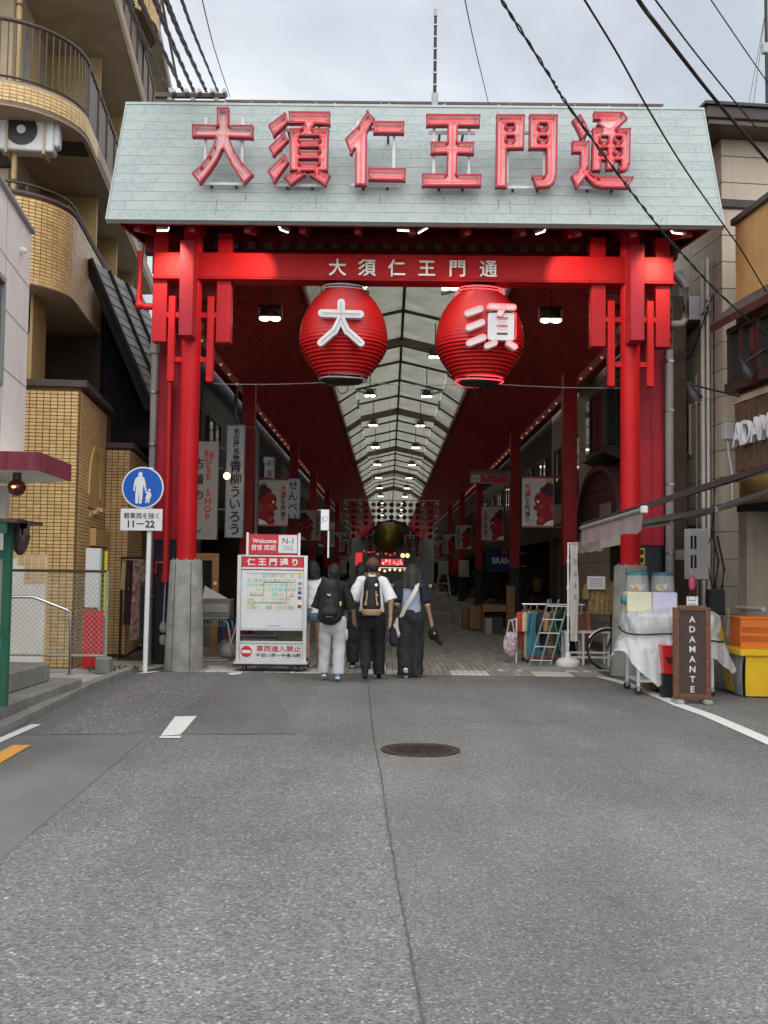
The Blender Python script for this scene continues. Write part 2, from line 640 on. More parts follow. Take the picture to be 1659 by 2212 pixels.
pm('girder_brown', (0.17, 0.135, 0.10), 0.55, 0.15, 3)
pm('paving_a', (0.30, 0.285, 0.25), 0.8, 0.10, 9, bump=0.15, bscale=80)
pm('paving_b', (0.25, 0.238, 0.21), 0.8, 0.10, 9, bump=0.15, bscale=80)
pm('paving_c', (0.35, 0.335, 0.295), 0.8, 0.10, 9, bump=0.15, bscale=80)
pm('paving_white', (0.60, 0.585, 0.53), 0.75, 0.10, 9, bump=0.15, bscale=80, dirt=(0.35, 0.33, 0.28), dirt_amt=0.5, dscale=5)
pm('paving_bed', (0.075, 0.068, 0.058), 0.9, 0.15, 9)
pm('tile_ochre', (0.71, 0.49, 0.215), 0.36, 0.12, 3.5, spec=0.5)
pm('tile_ochre_b', (0.75, 0.535, 0.25), 0.36, 0.10, 3.5, spec=0.5)
pm('tile_ochre_c', (0.65, 0.43, 0.175), 0.38, 0.10, 3.5, spec=0.5)
pm('tile_pale', (0.50, 0.45, 0.40), 0.5, 0.12, 5)
pm('mortar', (0.17, 0.095, 0.04), 0.9, 0.15, 10)
pm('plaster_white', (0.87, 0.84, 0.79), 0.8, 0.05, 2, dirt=(0.60, 0.58, 0.54), dirt_amt=0.3, dscale=1.2, streak=4, bump=0.08, bscale=120)
pm('plaster_beige', (0.50, 0.40, 0.265), 0.8, 0.06, 2, dirt=(0.25, 0.20, 0.13), dirt_amt=0.4, dscale=1.2)
pm('soffit_beige', (0.42, 0.335, 0.235), 0.85, 0.06, 1.5, dirt=(0.17, 0.13, 0.09), dirt_amt=0.5, dscale=1)
pm('slab_edge', (0.42, 0.31, 0.23), 0.8, 0.08, 2, dirt=(0.20, 0.15, 0.11), dirt_amt=0.5, dscale=1.5, streak=5)
pm('door_ochre', (0.47, 0.33, 0.145), 0.5, 0.06, 3)
pm('rail_brown', (0.085, 0.062, 0.048), 0.4, 0.1, 5, metal=0.3)
pm('rail_panel', (0.155, 0.115, 0.09), 0.5, 0.1, 5)
pm('coping_dark', (0.075, 0.055, 0.055), 0.6, 0.15, 5)
pm('roof_tile', (0.27, 0.265, 0.255), 0.45, 0.15, 5, dirt=(0.30, 0.29, 0.27), dirt_amt=0.5, dscale=6)
pm('roof_tile_dark', (0.028, 0.028, 0.03), 0.4, 0.2, 5)
pm('maroon_edge', (0.26, 0.045, 0.07), 0.7, 0.15, 4, dirt=(0.05, 0.03, 0.035), dirt_amt=0.85, dscale=1.8, streak=9)
pm('siding_beige', (0.52, 0.45, 0.35), 0.7, 0.06, 2, dirt=(0.28, 0.23, 0.17), dirt_amt=0.35, dscale=1.2, streak=5)
pm('siding_grey', (0.44, 0.385, 0.31), 0.75, 0.08, 2, dirt=(0.20, 0.17, 0.135), dirt_amt=0.5, dscale=1.2, streak=5)
pm('siding_maroon', (0.095, 0.032, 0.035), 0.6, 0.12, 4)
pm('siding_ochre', (0.16, 0.115, 0.075), 0.65, 0.12, 4)
pm('ochre_panel', (0.42, 0.255, 0.10), 0.7, 0.08, 3, dirt=(0.26, 0.15, 0.06), dirt_amt=0.5, dscale=2, streak=6)
pm('eave_dark', (0.055, 0.043, 0.04), 0.55, 0.15, 5)
pm('timber_dark', (0.040, 0.022, 0.018), 0.5, 0.25, 12)
pm('timber_board', (0.095, 0.055, 0.032), 0.7, 0.3, 9, dirt=(0.03, 0.02, 0.015), dirt_amt=0.7, dscale=3, streak=14, bump=0.3, bscale=40)
pm('glass_dark', (0.02, 0.022, 0.026), 0.06, 0.0, spec=0.8)
pm('glass_frame', (0.03, 0.028, 0.028), 0.4, 0.1)
pm('curtain_red', (0.22, 0.05, 0.07), 0.8, 0.15, 5)
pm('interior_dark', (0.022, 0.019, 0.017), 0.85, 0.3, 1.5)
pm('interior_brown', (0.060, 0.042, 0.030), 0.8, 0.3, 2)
pm('shutter_grey', (0.17, 0.165, 0.155), 0.5, 0.08, 3)
pm('white_board', (0.72, 0.73, 0.74), 0.35, 0.03, 3)
pm('cream_board', (0.30, 0.285, 0.265), 0.5, 0.06, 2, dirt=(0.28, 0.26, 0.23), dirt_amt=0.4, dscale=2)
pm('ink_black', (0.02, 0.018, 0.025), 0.5, 0.0)
pm('ink_red', (0.52, 0.02, 0.025), 0.5, 0.0)
pm('ink_grey', (0.28, 0.28, 0.30), 0.5, 0.0)
pm('paint_white', (0.80, 0.80, 0.80), 0.4, 0.02, 3)
pm('sign_red', (0.62, 0.018, 0.030), 0.35, 0.04, 3)
pm('sign_blue', (0.012, 0.115, 0.52), 0.35, 0.04, 3)
pm('map_cream', (0.72, 0.72, 0.66), 0.4, 0.03)
pm('map_teal', (0.36, 0.62, 0.60), 0.4, 0.05)
pm('map_pink', (0.68, 0.52, 0.45), 0.4, 0.05)
pm('map_green', (0.52, 0.66, 0.46), 0.4, 0.05)
pm('map_blue', (0.05, 0.22, 0.36), 0.4, 0.0)
pm('map_yellow', (0.70, 0.52, 0.04), 0.4, 0.0)
pm('sticker_blue', (0.02, 0.08, 0.35), 0.4, 0.0)
pm('sticker_red', (0.35, 0.03, 0.05), 0.4, 0.0)
pm('yellow_sign', (0.75, 0.56, 0.03), 0.4, 0.05)
pm('wood_warm', (0.30, 0.155, 0.065), 0.55, 0.18, 6, bump=0.1, bscale=30)
pm('wood_box', (0.20, 0.115, 0.055), 0.6, 0.2, 6)
pm('manhole_iron', (0.065, 0.050, 0.043), 0.5, 0.25, 18, metal=0.4, dirt=(0.13, 0.10, 0.08), dirt_amt=0.6, dscale=14)
pm('green_paint', (0.012, 0.115, 0.075), 0.5, 0.15, 6, dirt=(0.10, 0.08, 0.05), dirt_amt=0.5, dscale=5)
pm('teal_wall', (0.10, 0.22, 0.20), 0.7, 0.1, 3)
pm('fence_wire', (0.42, 0.43, 0.40), 0.5, 0.1, metal=0.5)
pm('fence_green', (0.30, 0.38, 0.32), 0.6, 0.25, 12, dirt=(0.25, 0.16, 0.09), dirt_amt=0.7, dscale=14)
pm('dark_red_lens', (0.10, 0.005, 0.006), 0.12, 0.0, spec=0.7)
emat('lens_glow', (1.0, 0.24, 0.10), 3.0, sample=False)
pm('gold_ball', (0.34, 0.24, 0.045), 0.42, 0.12, 8, metal=0.75, dirt=(0.13, 0.095, 0.02), dirt_amt=0.5, dscale=8)
pm('paper_white', (0.58, 0.55, 0.50), 0.7, 0.05)
pm('paper_red', (0.33, 0.010, 0.015), 0.7, 0.05)
pm('banner_white', (0.50, 0.48, 0.44), 0.75, 0.05, 3)
pm('face_red', (0.32, 0.018, 0.022), 0.7, 0.2, 5)
pm('face_red_hi', (0.46, 0.06, 0.05), 0.7, 0.2, 5)
pm('hair_paint', (0.05, 0.014, 0.016), 0.7, 0.2, 5)
pm('gold_paint', (0.40, 0.28, 0.05), 0.6, 0.2, 5)
pm('blue_awning', (0.010, 0.035, 0.115), 0.7, 0.1, 4)
pm('cream_cloth', (0.46, 0.42, 0.34), 0.85, 0.08, 4, dirt=(0.28, 0.25, 0.20), dirt_amt=0.5, dscale=2)
pm('awning_brown', (0.042, 0.026, 0.026), 0.8, 0.1, 4)
pm('awning_pink', (0.33, 0.25, 0.25), 0.85, 0.1, 4, dirt=(0.18, 0.13, 0.13), dirt_amt=0.5, dscale=4)
pm('utility_grey', (0.56, 0.55, 0.55), 0.5, 0.04, 2)
pm('crate_orange', (0.72, 0.18, 0.025), 0.45, 0.06, 4)
pm('cloth_yellow', (0.72, 0.44, 0.012), 0.5, 0.08, 3, bump=0.3, bscale=6)
pm('cloth_silver', (0.34, 0.34, 0.34), 0.4, 0.15, 4, bump=0.4, bscale=8)
pm('rattan', (0.17, 0.075, 0.042), 0.6, 0.3, 20)
pm('sign_brown', (0.050, 0.030, 0.025), 0.55, 0.15, 6)
pm('capsule_teal', (0.02, 0.20, 0.26), 0.35, 0.05)
pm('capsule_blue', (0.025, 0.13, 0.26), 0.35, 0.05)
pm('capsule_cream', (0.66, 0.64, 0.46), 0.4, 0.05)
pm('capsule_lilac', (0.56, 0.55, 0.70), 0.4, 0.05)
pm('plastic_red', (0.62, 0.025, 0.03), 0.35, 0.05)
pm('plastic_pink', (0.45, 0.08, 0.15), 0.4, 0.08)
pm('capsule_balls', (0.42, 0.36, 0.30), 0.35, 0.5, 40)
pm('weeds', (0.075, 0.105, 0.035), 0.8, 0.3, 20)
m = pm('clear_plastic', (0.75, 0.78, 0.78), 0.12, 0, spec=0.5, alpha=0.28)
m = pm('sheet_plastic', (0.80, 0.82, 0.84), 0.2, 0.05, 6, spec=0.7, alpha=0.56, bump=1.0, bscale=9)
m.node_tree.nodes['Principled BSDF'].inputs['Transmission Weight'].default_value = 0.0

def translucent(name, col, tl):
    m = bpy.data.materials.new(name)
    m.use_nodes = True
    t = m.node_tree
    N, K = t.nodes, t.links.new
    out = N['Material Output']
    N.remove(N['Principled BSDF'])
    a, b2, x = N.new('ShaderNodeBsdfDiffuse'), N.new('ShaderNodeBsdfTranslucent'), N.new('ShaderNodeMixShader')
    co = N.new('ShaderNodeTexCoord')
    no = N.new('ShaderNodeTexNoise')
    no.inputs['Scale'].default_value = 1.3
    no.inputs['Detail'].default_value = 6
    K(co.outputs['Object'], no.inputs['Vector'])
    r = N.new('ShaderNodeValToRGB')
    r.color_ramp.elements[0].position, r.color_ramp.elements[1].position = 0.3, 0.7
    r.color_ramp.elements[0].color = (*[c*0.82 for c in col], 1)
    r.color_ramp.elements[1].color = (*[min(1, c*1.08) for c in col], 1)
    K(no.outputs['Fac'], r.inputs[0])
    K(r.outputs[0], a.inputs[0])
    K(r.outputs[0], b2.inputs[0])
    x.inputs[0].default_value = tl
    K(a.outputs[0], x.inputs[1])
    K(b2.outputs[0], x.inputs[2])
    K(x.outputs[0], out.inputs[0])
    M[name] = m
translucent('vault_sheet', (0.64, 0.635, 0.58), 0.66)

# ------------------------------------------------------------------ ground
def sheet(name, pts, z, mat, parent=None, **tg):
    return MB().poly([(p[0], p[1], z) for p in pts]).build(name, mat, parent, world=parent is not None, **tg)
sheet('ground', [(-300, -60), (300, -60), (300, 600), (-300, 600)], -0.03, 'concrete_step', kind='structure')
EDGE_Y = 15.88
road = sheet('road', [(-3.95, -3), (7, -3), (7, 17.2), (4.4, 17.2), (3.3, EDGE_Y), (-3.95, EDGE_Y)], 0.0, 'asphalt_fine', kind='structure')
def gp(px, py): 
    p = G(px, py)
    return (p.x, p.y)
crk = [gp(x, y) for x, y in ((793, 1456), (797, 1500), (806, 1588), (822, 1670), (834, 1760), (853, 1880), (873, 1990), (892, 2090), (916, 2230))]
j1, j2 = gp(325, 1587), gp(0, 1862)
far_l = (j2[0]+(j2[0]-j1[0])*1.5, j2[1]+(j2[1]-j1[1])*1.5)
coarse = crk + [(crk[-1][0]+0.03, 0.5), (-3.95, 0.5), (-3.95, far_l[1]), j2, j1, gp(350, 1586), gp(600, 1588)]
coarse = crk[2:] + [(crk[-1][0]+0.03, 0.6), (-3.92, 0.6), (-3.92, 5.0), j2, j1, gp(560, 1588)]
sheet('road_patch', coarse, 0.004, 'asphalt_coarse', road)
sheet('road_patch', [gp(-90, 1592), gp(60, 1590), j1, j2, (-3.92, 5.05)][::-1], 0.004, 'asphalt_smooth', road)
sheet('road_patch', [(-3.92, gp(60, 1588)[1]), gp(60, 1588), gp(640, 1586), gp(600, 1500), gp(560, 1460), gp(300, 1458), (-3.92, 15.7)][::-1], 0.004, 'asphalt_dark', road)
# worn white wash near the gate and the thin joints
sheet('worn_marking', [gp(90, 1590), gp(300, 1580), gp(420, 1520), gp(480, 1462), gp(330, 1460), gp(190, 1530)][::-1], 0.009, 'road_speckle', road)
def strip(pts, wdt, z, mat, name, jit=0.0):
    mb = MB()
    n = len(pts)
    Lp, Rp = [], []
    for i in range(n):
        a, b = Vector(pts[max(i-1, 0)]), Vector(pts[min(i+1, n-1)])
        d = (b-a).normalized()
        p = Vector((-d.y, d.x))
        c = Vector(pts[i]) + p*random.uniform(-jit, jit)
        ww = wdt*(random.uniform(0.5, 1.3) if jit else 1)
        Lp.append((c.x+p.x*ww/2, c.y+p.y*ww/2, z))
        Rp.append((c.x-p.x*ww/2, c.y-p.y*ww/2, z))
    mb.grid([Lp, Rp])
    return mb.build(name, mat, road, world=True)
def dens(pts, step):
    out = []
    for a, b in zip(pts, pts[1:]):
        n = max(1, int((Vector(b)-Vector(a)).length/step))
        out += [tuple(Vector(a).lerp(Vector(b), k/n)) for k in range(n)]
    return out+[pts[-1]]
strip(dens(crk, 0.035), 0.007, 0.012, 'crack_grey', 'crack', 0.006)
strip(dens([gp(325, 1587), gp(640, 1587), gp(800, 1588)], 0.05), 0.006, 0.012, 'crack_grey', 'crack', 0.006)
strip(dens([j1, j2], 0.05), 0.004, 0.012, 'crack_grey', 'crack', 0.004)
strip(dens([gp(1405, 1765), gp(1500, 1835), gp(1575, 1882)], 0.05), 0.003, 0.012, 'crack_grey', 'crack', 0.012)
strip([gp(1290, 1461), gp(1345, 1475), gp(1405, 1497), gp(1470, 1525), gp(1530, 1546), gp(1590, 1572), gp(1659, 1602), gp(1760, 1648), (4.15, 2.0), (4.5, -2.5)], 0.17, 0.008, 'road_white', 'edge_line')
sheet('lane_dash', [gp(378, 1550), gp(425, 1549), gp(397, 1582), gp(388, 1590), gp(347, 1592)], 0.012, 'road_white', road)
sheet('lane_dash', [gp(345, 1593), gp(391, 1592), gp(389, 1597), gp(344, 1597)], 0.012, 'road_white', road)
sheet('lane_dash', [gp(490, 1456), gp(524, 1453), gp(520, 1458), gp(500, 1460)], 0.012, 'road_white', road)
sheet('lane_dash', [gp(28, 1612), gp(67, 1612), gp(-40, 1675), gp(-90, 1675)], 0.012, 'road_yellow', road)
strip([(gp(-60, 1630)[0]+.03, -2.5), gp(-60, 1630), gp(0, 1601), gp(78, 1567)], 0.10, 0.012, 'road_white', 'edge_line')
strip([gp(300, 1456), gp(340, 1452)], 0.12, 0.012, 'road_white', 'edge_line')
for k in range(26):       # flattened litter and stones
    x, y = random.uniform(-2.5, 3.0), random.uniform(2.6, 13)
    mb = MB().sphere((x, y, 0.004), (random.uniform(.004, .011), random.uniform(.004, .011), 0.004), 6, 4)
    mb.build('pebble', random.choice(['paving_white', 'paving_c', 'concrete_light']), road, world=True)
# manhole
mh = G(908, 1621)
t = thing('manhole_cover', 'round brown cast iron manhole cover set in the asphalt', 'manhole', (mh.x, mh.y, 0))
MB().lathe([(0.345, 0.0), (0.345, 0.012), (0.315, 0.012), (0.312, 0.006), (0.0, 0.006)], n=40, close=False).build('frame', 'manhole_iron', t, smooth=30)
mb = MB()
for i in range(-6, 7):
    for j in range(-6, 7):
        x, y = i*0.046+(j % 2)*0.023, j*0.046
        if x*x+y*y < 0.275**2:
            mb.box((x, y, 0.0105), (0.034, 0.012, 0.007), rot=Matrix.Rotation(R(45 if (i+j) % 2 else -45), 3, 'Z'))
mb.build('tread', 'manhole_iron', t)
MB().lathe([(0.25, 0.0065), (0.25, 0.0125), (0.235, 0.0125), (0.235, 0.0065)], n=32, close=False).build('rib', 'manhole_iron', t)
# kerb and side pavement on the left
kb = [(gp(-260, 1730)[0]-.05, -2.5), gp(-260, 1730), gp(-60, 1625), gp(80, 1553), gp(200, 1492), gp(292, 1455)]
kerb = thing('kerb', None, None, (kb[3][0], kb[3][1], 0), kind='structure')
for a, b in zip(kb, kb[1:]):
    n = max(1, int((Vector(b)-Vector(a)).length/0.62))
    for k in range(n):
        p, q = Vector(a).lerp(Vector(b), k/n), Vector(a).lerp(Vector(b), (k+1)/n)
        d = (q-p)
        ang = math.atan2(d.y, d.x)
        MB().box(((p.x+q.x)/2-0.08, (p.y+q.y)/2, 0.045), (d.length-0.008, 0.13, 0.10+random.uniform(-.006, .006)), 0.012, Matrix.Rotation(ang, 3, 'Z')).build('kerb_stone', 'concrete_step', kerb, world=True)
sheet('pavement', [(-9, -3), (-3.98, -3), (-4.0, 12), (-3.86, 15.6), (-3.7, 16.0), (-3.3, 17.6), (-9, 17.6)], 0.012, 'concrete_light', kind='structure')
mb = MB()                  # weeds in the gutter
for k in range(230):
    tt = random.random()
    base = G(random.uniform(190, 300), 0 + 1452 + random.uniform(-6, 4)) if tt < 0.6 else G(random.uniform(60, 250), 1500 - random.uniform(-4, 4))
    if tt >= 0.6:
        f = random.random()
        base = Vector((kb[3][0]-0.16+(kb[5][0]-kb[3][0])*f, kb[3][1]+(kb[5][1]-kb[3][1])*f, 0))
    h = random.uniform(.02, .10)
    a = random.uniform(0, 2*PI)
    d = Vector((math.cos(a), math.sin(a), 0))*random.uniform(.01, .05)
    p = Vector((-d.y, d.x, 0)).normalized()*0.006
    mb.add([base-p, base+p, base+d*.6+Vector((0, 0, h))+p*.6, base+d*1.4+Vector((0, 0, h*.8))], [(0, 1, 2), (0, 2, 3)])
mb.build('weeds', 'weeds', kind='stuff', label='low green weeds growing along the gutter', cat='weeds')

# arcade paving: rows of long pavers laid lengthways
pav = thing('paving', None, None, (0.3, EDGE_Y, 0), kind='structure')
MB().b2(-4.6, 5.0, EDGE_Y+0.002, 150, -0.02, 0.004).build('paving_bed', 'paving_bed', pav, world=True)
pw, gap = 0.098, 0.007
meshes = {}
rows, y = [], EDGE_Y+0.004
k = 0
while y < 60:
    ln = 0.30 if k == 1 else 0.60
    rows.append((y, ln))
    y += ln+0.009
    k += 1
rest = {m_: MB() for m_ in ('paving_a', 'paving_b', 'paving_c', 'paving_white')}
def paver_mesh(ln, mat):
    if (ln, mat) not in meshes:
        meshes[(ln, mat)] = MB().box((0, 0, 0), (pw-gap, ln, 0.02), 0.004).mesh('paver', mat)
    return meshes[(ln, mat)]
cnt = 0
for ri, (y, ln) in enumerate(rows):
    x = -3.6 if ri > 2 else -3.2
    xe = 4.2 if ri > 1 else 3.35
    i = 0
    while x < xe:
        rr = random.random()
        band = (ri == 0 and int((x+4)/0.62) % 2 == 0) or (ri == 1 and rr < 0.35)
        mat = 'paving_white' if band else ('paving_a' if rr < .5 else 'paving_b' if rr < .78 else 'paving_c')
        z = 0.010 + random.uniform(-.0012, .0012)
        if cnt < 298 and (ri < 3 and -1.6 < x < 3.4 or ri == 3):
            inst(paver_mesh(ln, mat), 'paver', pav, (x-0.3, y+ln/2-EDGE_Y, z))
            cnt += 1
        else:
            if y < 34:
                rest[mat].b2(x-(pw-gap)/2, x+(pw-gap)/2, y, y+ln, 0.0, z+0.01)
            else:
                rest[mat].poly([(x-(pw-gap)/2, y, z+.01), (x+(pw-gap)/2, y, z+.01), (x+(pw-gap)/2, y+ln, z+.01), (x-(pw-gap)/2, y+ln, z+.01)])
        x += pw
        i += 1
for m_, mb in rest.items():
    tag(mb.build('far_pavers', m_, pav, world=True), kind='stuff')
MB().b2(-4.5, 4.9, 60.1, 150, 0.0, 0.02).build('far_paving', 'paving_b', pav, world=True)
# ------------------------------------------------------------------ the red gate
CL, CR, GY = -3.16, 3.76, 16.25
gate = thing('arcade_gate', 'tall red gate with grey-green sloped roof front over the street', 'gate', (0.31, GY, 0))
FX0, FX1 = -4.20, 4.835
FB, FT = Vector((0, 15.0, 6.665)), Vector((0, 15.95, 8.818))
SV = (FT-FB).normalized()
SL = (FT-FB).length
NV = Vector((0, -SV.z, SV.y))
def fp(x, s, o=0.0):
    return Vector((x, 0, 0)) + FB + SV*s + NV*o
mb = MB()
mb.prism([fp(FX0, 0), fp(FX1, 0), fp(FX1, SL), fp(FX0, SL)], -NV*0.06)
roof = mb.build('roof_front', 'joint_dark', gate, world=True)
RF = Matrix((Vector((1, 0, 0)), SV, NV)).transposed()
RT = RF @ Matrix.Rotation(R(1.6), 3, 'X')
NR, PWD = 13, 0.425
rowh = SL/NR
pmesh = {}
for r_ in range(NR):
    x = FX0 + 0.002
    first = PWD*(0.35+0.65*((r_*0.37) % 1.0))
    while x < FX1-0.01:
        wd = min(first if x < FX0+0.01 else PWD, FX1-x)
        if FX1-x-wd < 0.08: wd = FX1-x
        key = round(wd, 3), random.choice('abc')
        if key not in pmesh:
            pmesh[key] = MB().box((0, 0, 0), (key[0]-0.0016, rowh-0.010, 0.014)).mesh('panel', {'a': 'roof_green', 'b': 'roof_green_b', 'c': 'roof_green_c'}[key[1]])
        m4 = RT.to_4x4()
        m4.translation = fp(x+wd/2, (r_+0.5)*rowh, 0.010+random.uniform(0, .0015))
        inst(pmesh[key], 'panel', roof, mw=MW[gate.name].inverted() @ m4)
        x += wd
mb = MB()
mb.prism([fp(FX0-0.02, SL, 0.03), fp(FX1+0.02, SL, 0.03), fp(FX1+0.02, SL+0.05, 0.03), fp(FX0-0.02, SL+0.05, 0.03)], -NV*0.12)
for xx in (FX0-0.018, FX1-0.002):
    mb.prism([fp(xx, -0.01, 0.028), fp(xx+0.02, -0.01, 0.028), fp(xx+0.02, SL, 0.028), fp(xx, SL, 0.028)], -NV*0.11)
mb.prism([fp(FX0, -0.016, 0.032), fp(FX1, -0.016, 0.032), fp(FX1, -0.001, 0.032), fp(FX0, -0.001, 0.032)], -NV*0.09)
mb.build('edge_flashing', 'roof_green_c', gate, world=True)
mb = MB()
for x, s, l in ((-2.62, 0.40, 0.30), (-1.15, 0.45, 0.2), (-0.2, 0.52, .16), (1.72, .42, .28), (1.55, .45, .2), (-2.2, .5, .15), (2.9, .42, .3), (0.75, .5, .14)):
    mb.prism([fp(x, s, .0185), fp(x+.018, s, .0185), fp(x+.012, s-l, .0185), fp(x+.004, s-l, .0185)], NV*0.001)
mb.build('rust_streaks', 'rust_streak', gate, world=True)
# body behind the front: top, ends, dark red underside
MB().b2(FX0+.05, FX1-.05, 15.97, 17.6, 8.60, 8.77).build('roof_deck', 'steel_grey', gate, world=True)
for x in (FX0+.06, FX1-.10):
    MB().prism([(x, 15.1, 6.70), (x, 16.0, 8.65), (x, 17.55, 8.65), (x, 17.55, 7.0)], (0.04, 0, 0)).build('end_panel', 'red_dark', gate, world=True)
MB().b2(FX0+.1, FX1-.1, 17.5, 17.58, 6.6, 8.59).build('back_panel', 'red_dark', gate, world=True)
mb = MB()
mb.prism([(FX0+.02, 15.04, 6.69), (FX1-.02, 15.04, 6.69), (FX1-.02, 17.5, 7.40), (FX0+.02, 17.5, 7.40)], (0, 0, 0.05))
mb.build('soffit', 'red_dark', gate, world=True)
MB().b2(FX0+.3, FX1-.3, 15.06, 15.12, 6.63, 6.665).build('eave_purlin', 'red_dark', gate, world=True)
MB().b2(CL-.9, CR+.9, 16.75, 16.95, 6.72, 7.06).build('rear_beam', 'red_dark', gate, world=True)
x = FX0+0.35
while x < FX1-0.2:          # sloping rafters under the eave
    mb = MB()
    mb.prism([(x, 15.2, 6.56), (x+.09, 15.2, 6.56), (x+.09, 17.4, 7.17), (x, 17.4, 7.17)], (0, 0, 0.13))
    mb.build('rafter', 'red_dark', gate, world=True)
    x += 0.82
x = FX0+0.5
while x < FX1-0.3:          # small pale blocks between the rafters
    MB().b2(x, x+.13, 16.45, 16.5, 6.72, 6.82).build('vent_block', 'frame_brown', gate, world=True)
    x += 0.273
# cross beam with raised lettering
BY = 16.14
BZ0, BZ1 = 6.12, 6.55
MB().b2(CL-.60, CR+.66, BY, BY+.30, BZ0+.03, BZ1, .012).build('crossbeam', 'red_gate', gate, world=True)
MB().b2(CL-.62, CR+.68, BY-.03, BY+.33, BZ0-.005, BZ0+.028, .006).build('beam_flange', 'red_bar', gate, world=True)
for k in range(17):
    xb = CL-.45+k*.48
    for zz in (BZ0+.07, BZ1-.05):
        MB().cyl((xb, BY+.002, zz), (xb, BY-.007, zz), .011, n=6).build('beam_bolt', 'red_bar', gate, world=True)
for ch, px in zip('大須仁王門通', (729, 793, 857, 922, 988, 1055)):
    p = at(px, 578+(px-729)*0.011, BY-.025)
    text(ch, 0.285, 'letter_silver', gate, p, ext=0.022, bold=0.004, name='beam_letter', world=True)
for sx, cx in ((-1, CL), (1, CR)):
    mb = MB().lathe([(0.305, 0), (0.302, 0.05), (0.25, 1.68), (0.235, 1.70), (0.0, 1.70)], (cx, GY, 0), 20, False)
    base = mb.build('column_base', 'concrete', gate, world=True, smooth=40)
    for a in (-118, -62, 170):
        aa = R(a)
        MB().tube([(cx+math.cos(aa)*rr, GY+math.sin(aa)*rr, z) for rr, z in ((.3035, .02), (.289, .5), (.2745, 1.0), (.251, 1.66))], 0.005, 4).build('seam', 'joint_dark', base, world=True)
    MB().cyl((cx, GY, 1.70), (cx, GY, 6.95), 0.152, n=28).build('column', 'red_gate', gate, world=True, smooth=40)
    for z in (2.35, 3.9):
        MB().cyl((cx, GY, z), (cx, GY, z+.010), .1545, n=28).build('weld_seam', 'red_bar', gate, world=True, smooth=40)
    for k in range(8):
        aa = 2*PI*k/8+.2
        MB().cyl((cx+.195*math.cos(aa), GY+.195*math.sin(aa), 1.70), (cx+.195*math.cos(aa), GY+.195*math.sin(aa), 1.725), .016, n=6).build('base_bolt', 'steel_grey', gate, world=True)
    for off in (-.505, .505):
        MB().b2(cx+off-.115, cx+off+.115, 16.20, 16.42, 5.13, 6.88, .008).build('hanging_bar', 'red_bar', gate, world=True)
    MB().b2(cx-.105, cx+.105, 15.74, 16.12, 5.13, 6.62, .008).build('hanging_bar', 'red_crimson', gate, world=True)
    for off in (-.305, .305):
        MB().b2(cx+off-.055, cx+off+.055, 16.18, 16.30, 4.50, 5.86, .008).build('slender_bar', 'red_gate', gate, world=True)
    for z in (4.85, 5.56):
        MB().b2(cx-.62 if z > 5 else cx-.30, cx+.62 if z > 5 else cx+.30, 16.205, 16.285, z-.042, z+.042, .005).build('tie_bar', 'red_gate', gate, world=True)
    # rear clad post, outside the column
    x0, x1 = (at(337, 1000, 16.95).x, at(386, 1000, 16.95).x) if sx < 0 else (at(1381, 1000, 16.95).x, at(1434, 1000, 16.95).x)
    p = MB().b2(x0, x1, 16.95, 17.40, 2.03, 7.2, .008).build('rear_post', 'red_crimson', gate, world=True)
    MB().b2((x0+x1)/2-.006, (x0+x1)/2+.006, 16.945, 16.949, 2.04, 7.0).build('seam', 'red_dark', p, world=True)
    MB().b2(x0+.02, x1-.02, 16.98, 17.38, 0.0, 2.03).build('rear_post_foot', 'navy_panel', gate, world=True)
    MB().b2(cx-.4, cx+.4, 16.5, 16.95, 5.9, 6.1).build('rear_tie', 'red_dark', gate, world=True)
    # horizontal brackets from column back to the post
    MB().b2(min(cx, (x0+x1)/2)-.06, max(cx, (x0+x1)/2)+.06, 16.3, 17.0, 5.45, 5.6).build('rear_tie', 'red_dark', gate, world=True)

# ------------------------------------------------------------------ floodlights under the eave
def flood(px, py, Y, tgt, power, label, spot=70):
    p = at(px, py, Y)
    d = (Vector(tgt)-p).normalized()
    t = thing('floodlight', label, 'floodlight', (p.x, p.y, p.z), group='floodlights under the gate eave')
    q = d.to_track_quat('Z', 'Y').to_matrix()
    MB().box(-d*0.03, (0.17, 0.10, 0.05), .008, q).build('housing', 'steel_grey', t)
    MB().box(d*0.008, (0.17, 0.09, 0.022), 0, q).build('lamp_face', 'spot_glow', t)
    MB().tube([(0, 0, 0.02), (0, 0.05, 0.10), (0, 0.06, 0.20)], 0.012, 5).build('bracket', 'steel_grey', t)
    ld = bpy.data.lights.new('flood_beam', 'SPOT')
    ld.energy = power
    ld.color = (1.0, 0.74, 0.52)
    ld.spot_size = R(spot)
    ld.spot_blend = 0.7
    ld.shadow_soft_size = 0.05
    lo = bpy.data.objects.new('flood_beam', ld)
    C.objects.link(lo)
    lo.parent = t
    lo.location = d*0.03
    lo.rotation_euler = (-d).to_track_quat('Z', 'Y').to_euler()
flood(352, 494, 15.35, (CL-.25, 16.2, 5.9), 42, 'grey floodlight at the end of the eave above the column beside the apartment block', 85)
flood(1462, 500, 15.35, (CR+.25, 16.2, 5.9), 42, 'grey floodlight at the end of the eave above the column beside the beige house', 85)
flood(613, 494, 15.4, (CL+.55, 16.2, 6.0), 40, 'lit floodlight under the eave between apartment side column and the first lantern', 75)
flood(871, 497, 15.5, (0.1, 16.0, 5.2), 14, 'lit floodlight under the eave, one of the middle pair, nearer the apartment block')
flood(913, 497, 15.5, (1.4, 16.0, 5.2), 14, 'lit floodlight under the eave, one of the middle pair, nearer the beige house')
flood(1168, 498, 15.4, (CR-.55, 16.2, 6.0), 40, 'lit floodlight under the eave between second lantern and the beige house column', 75)

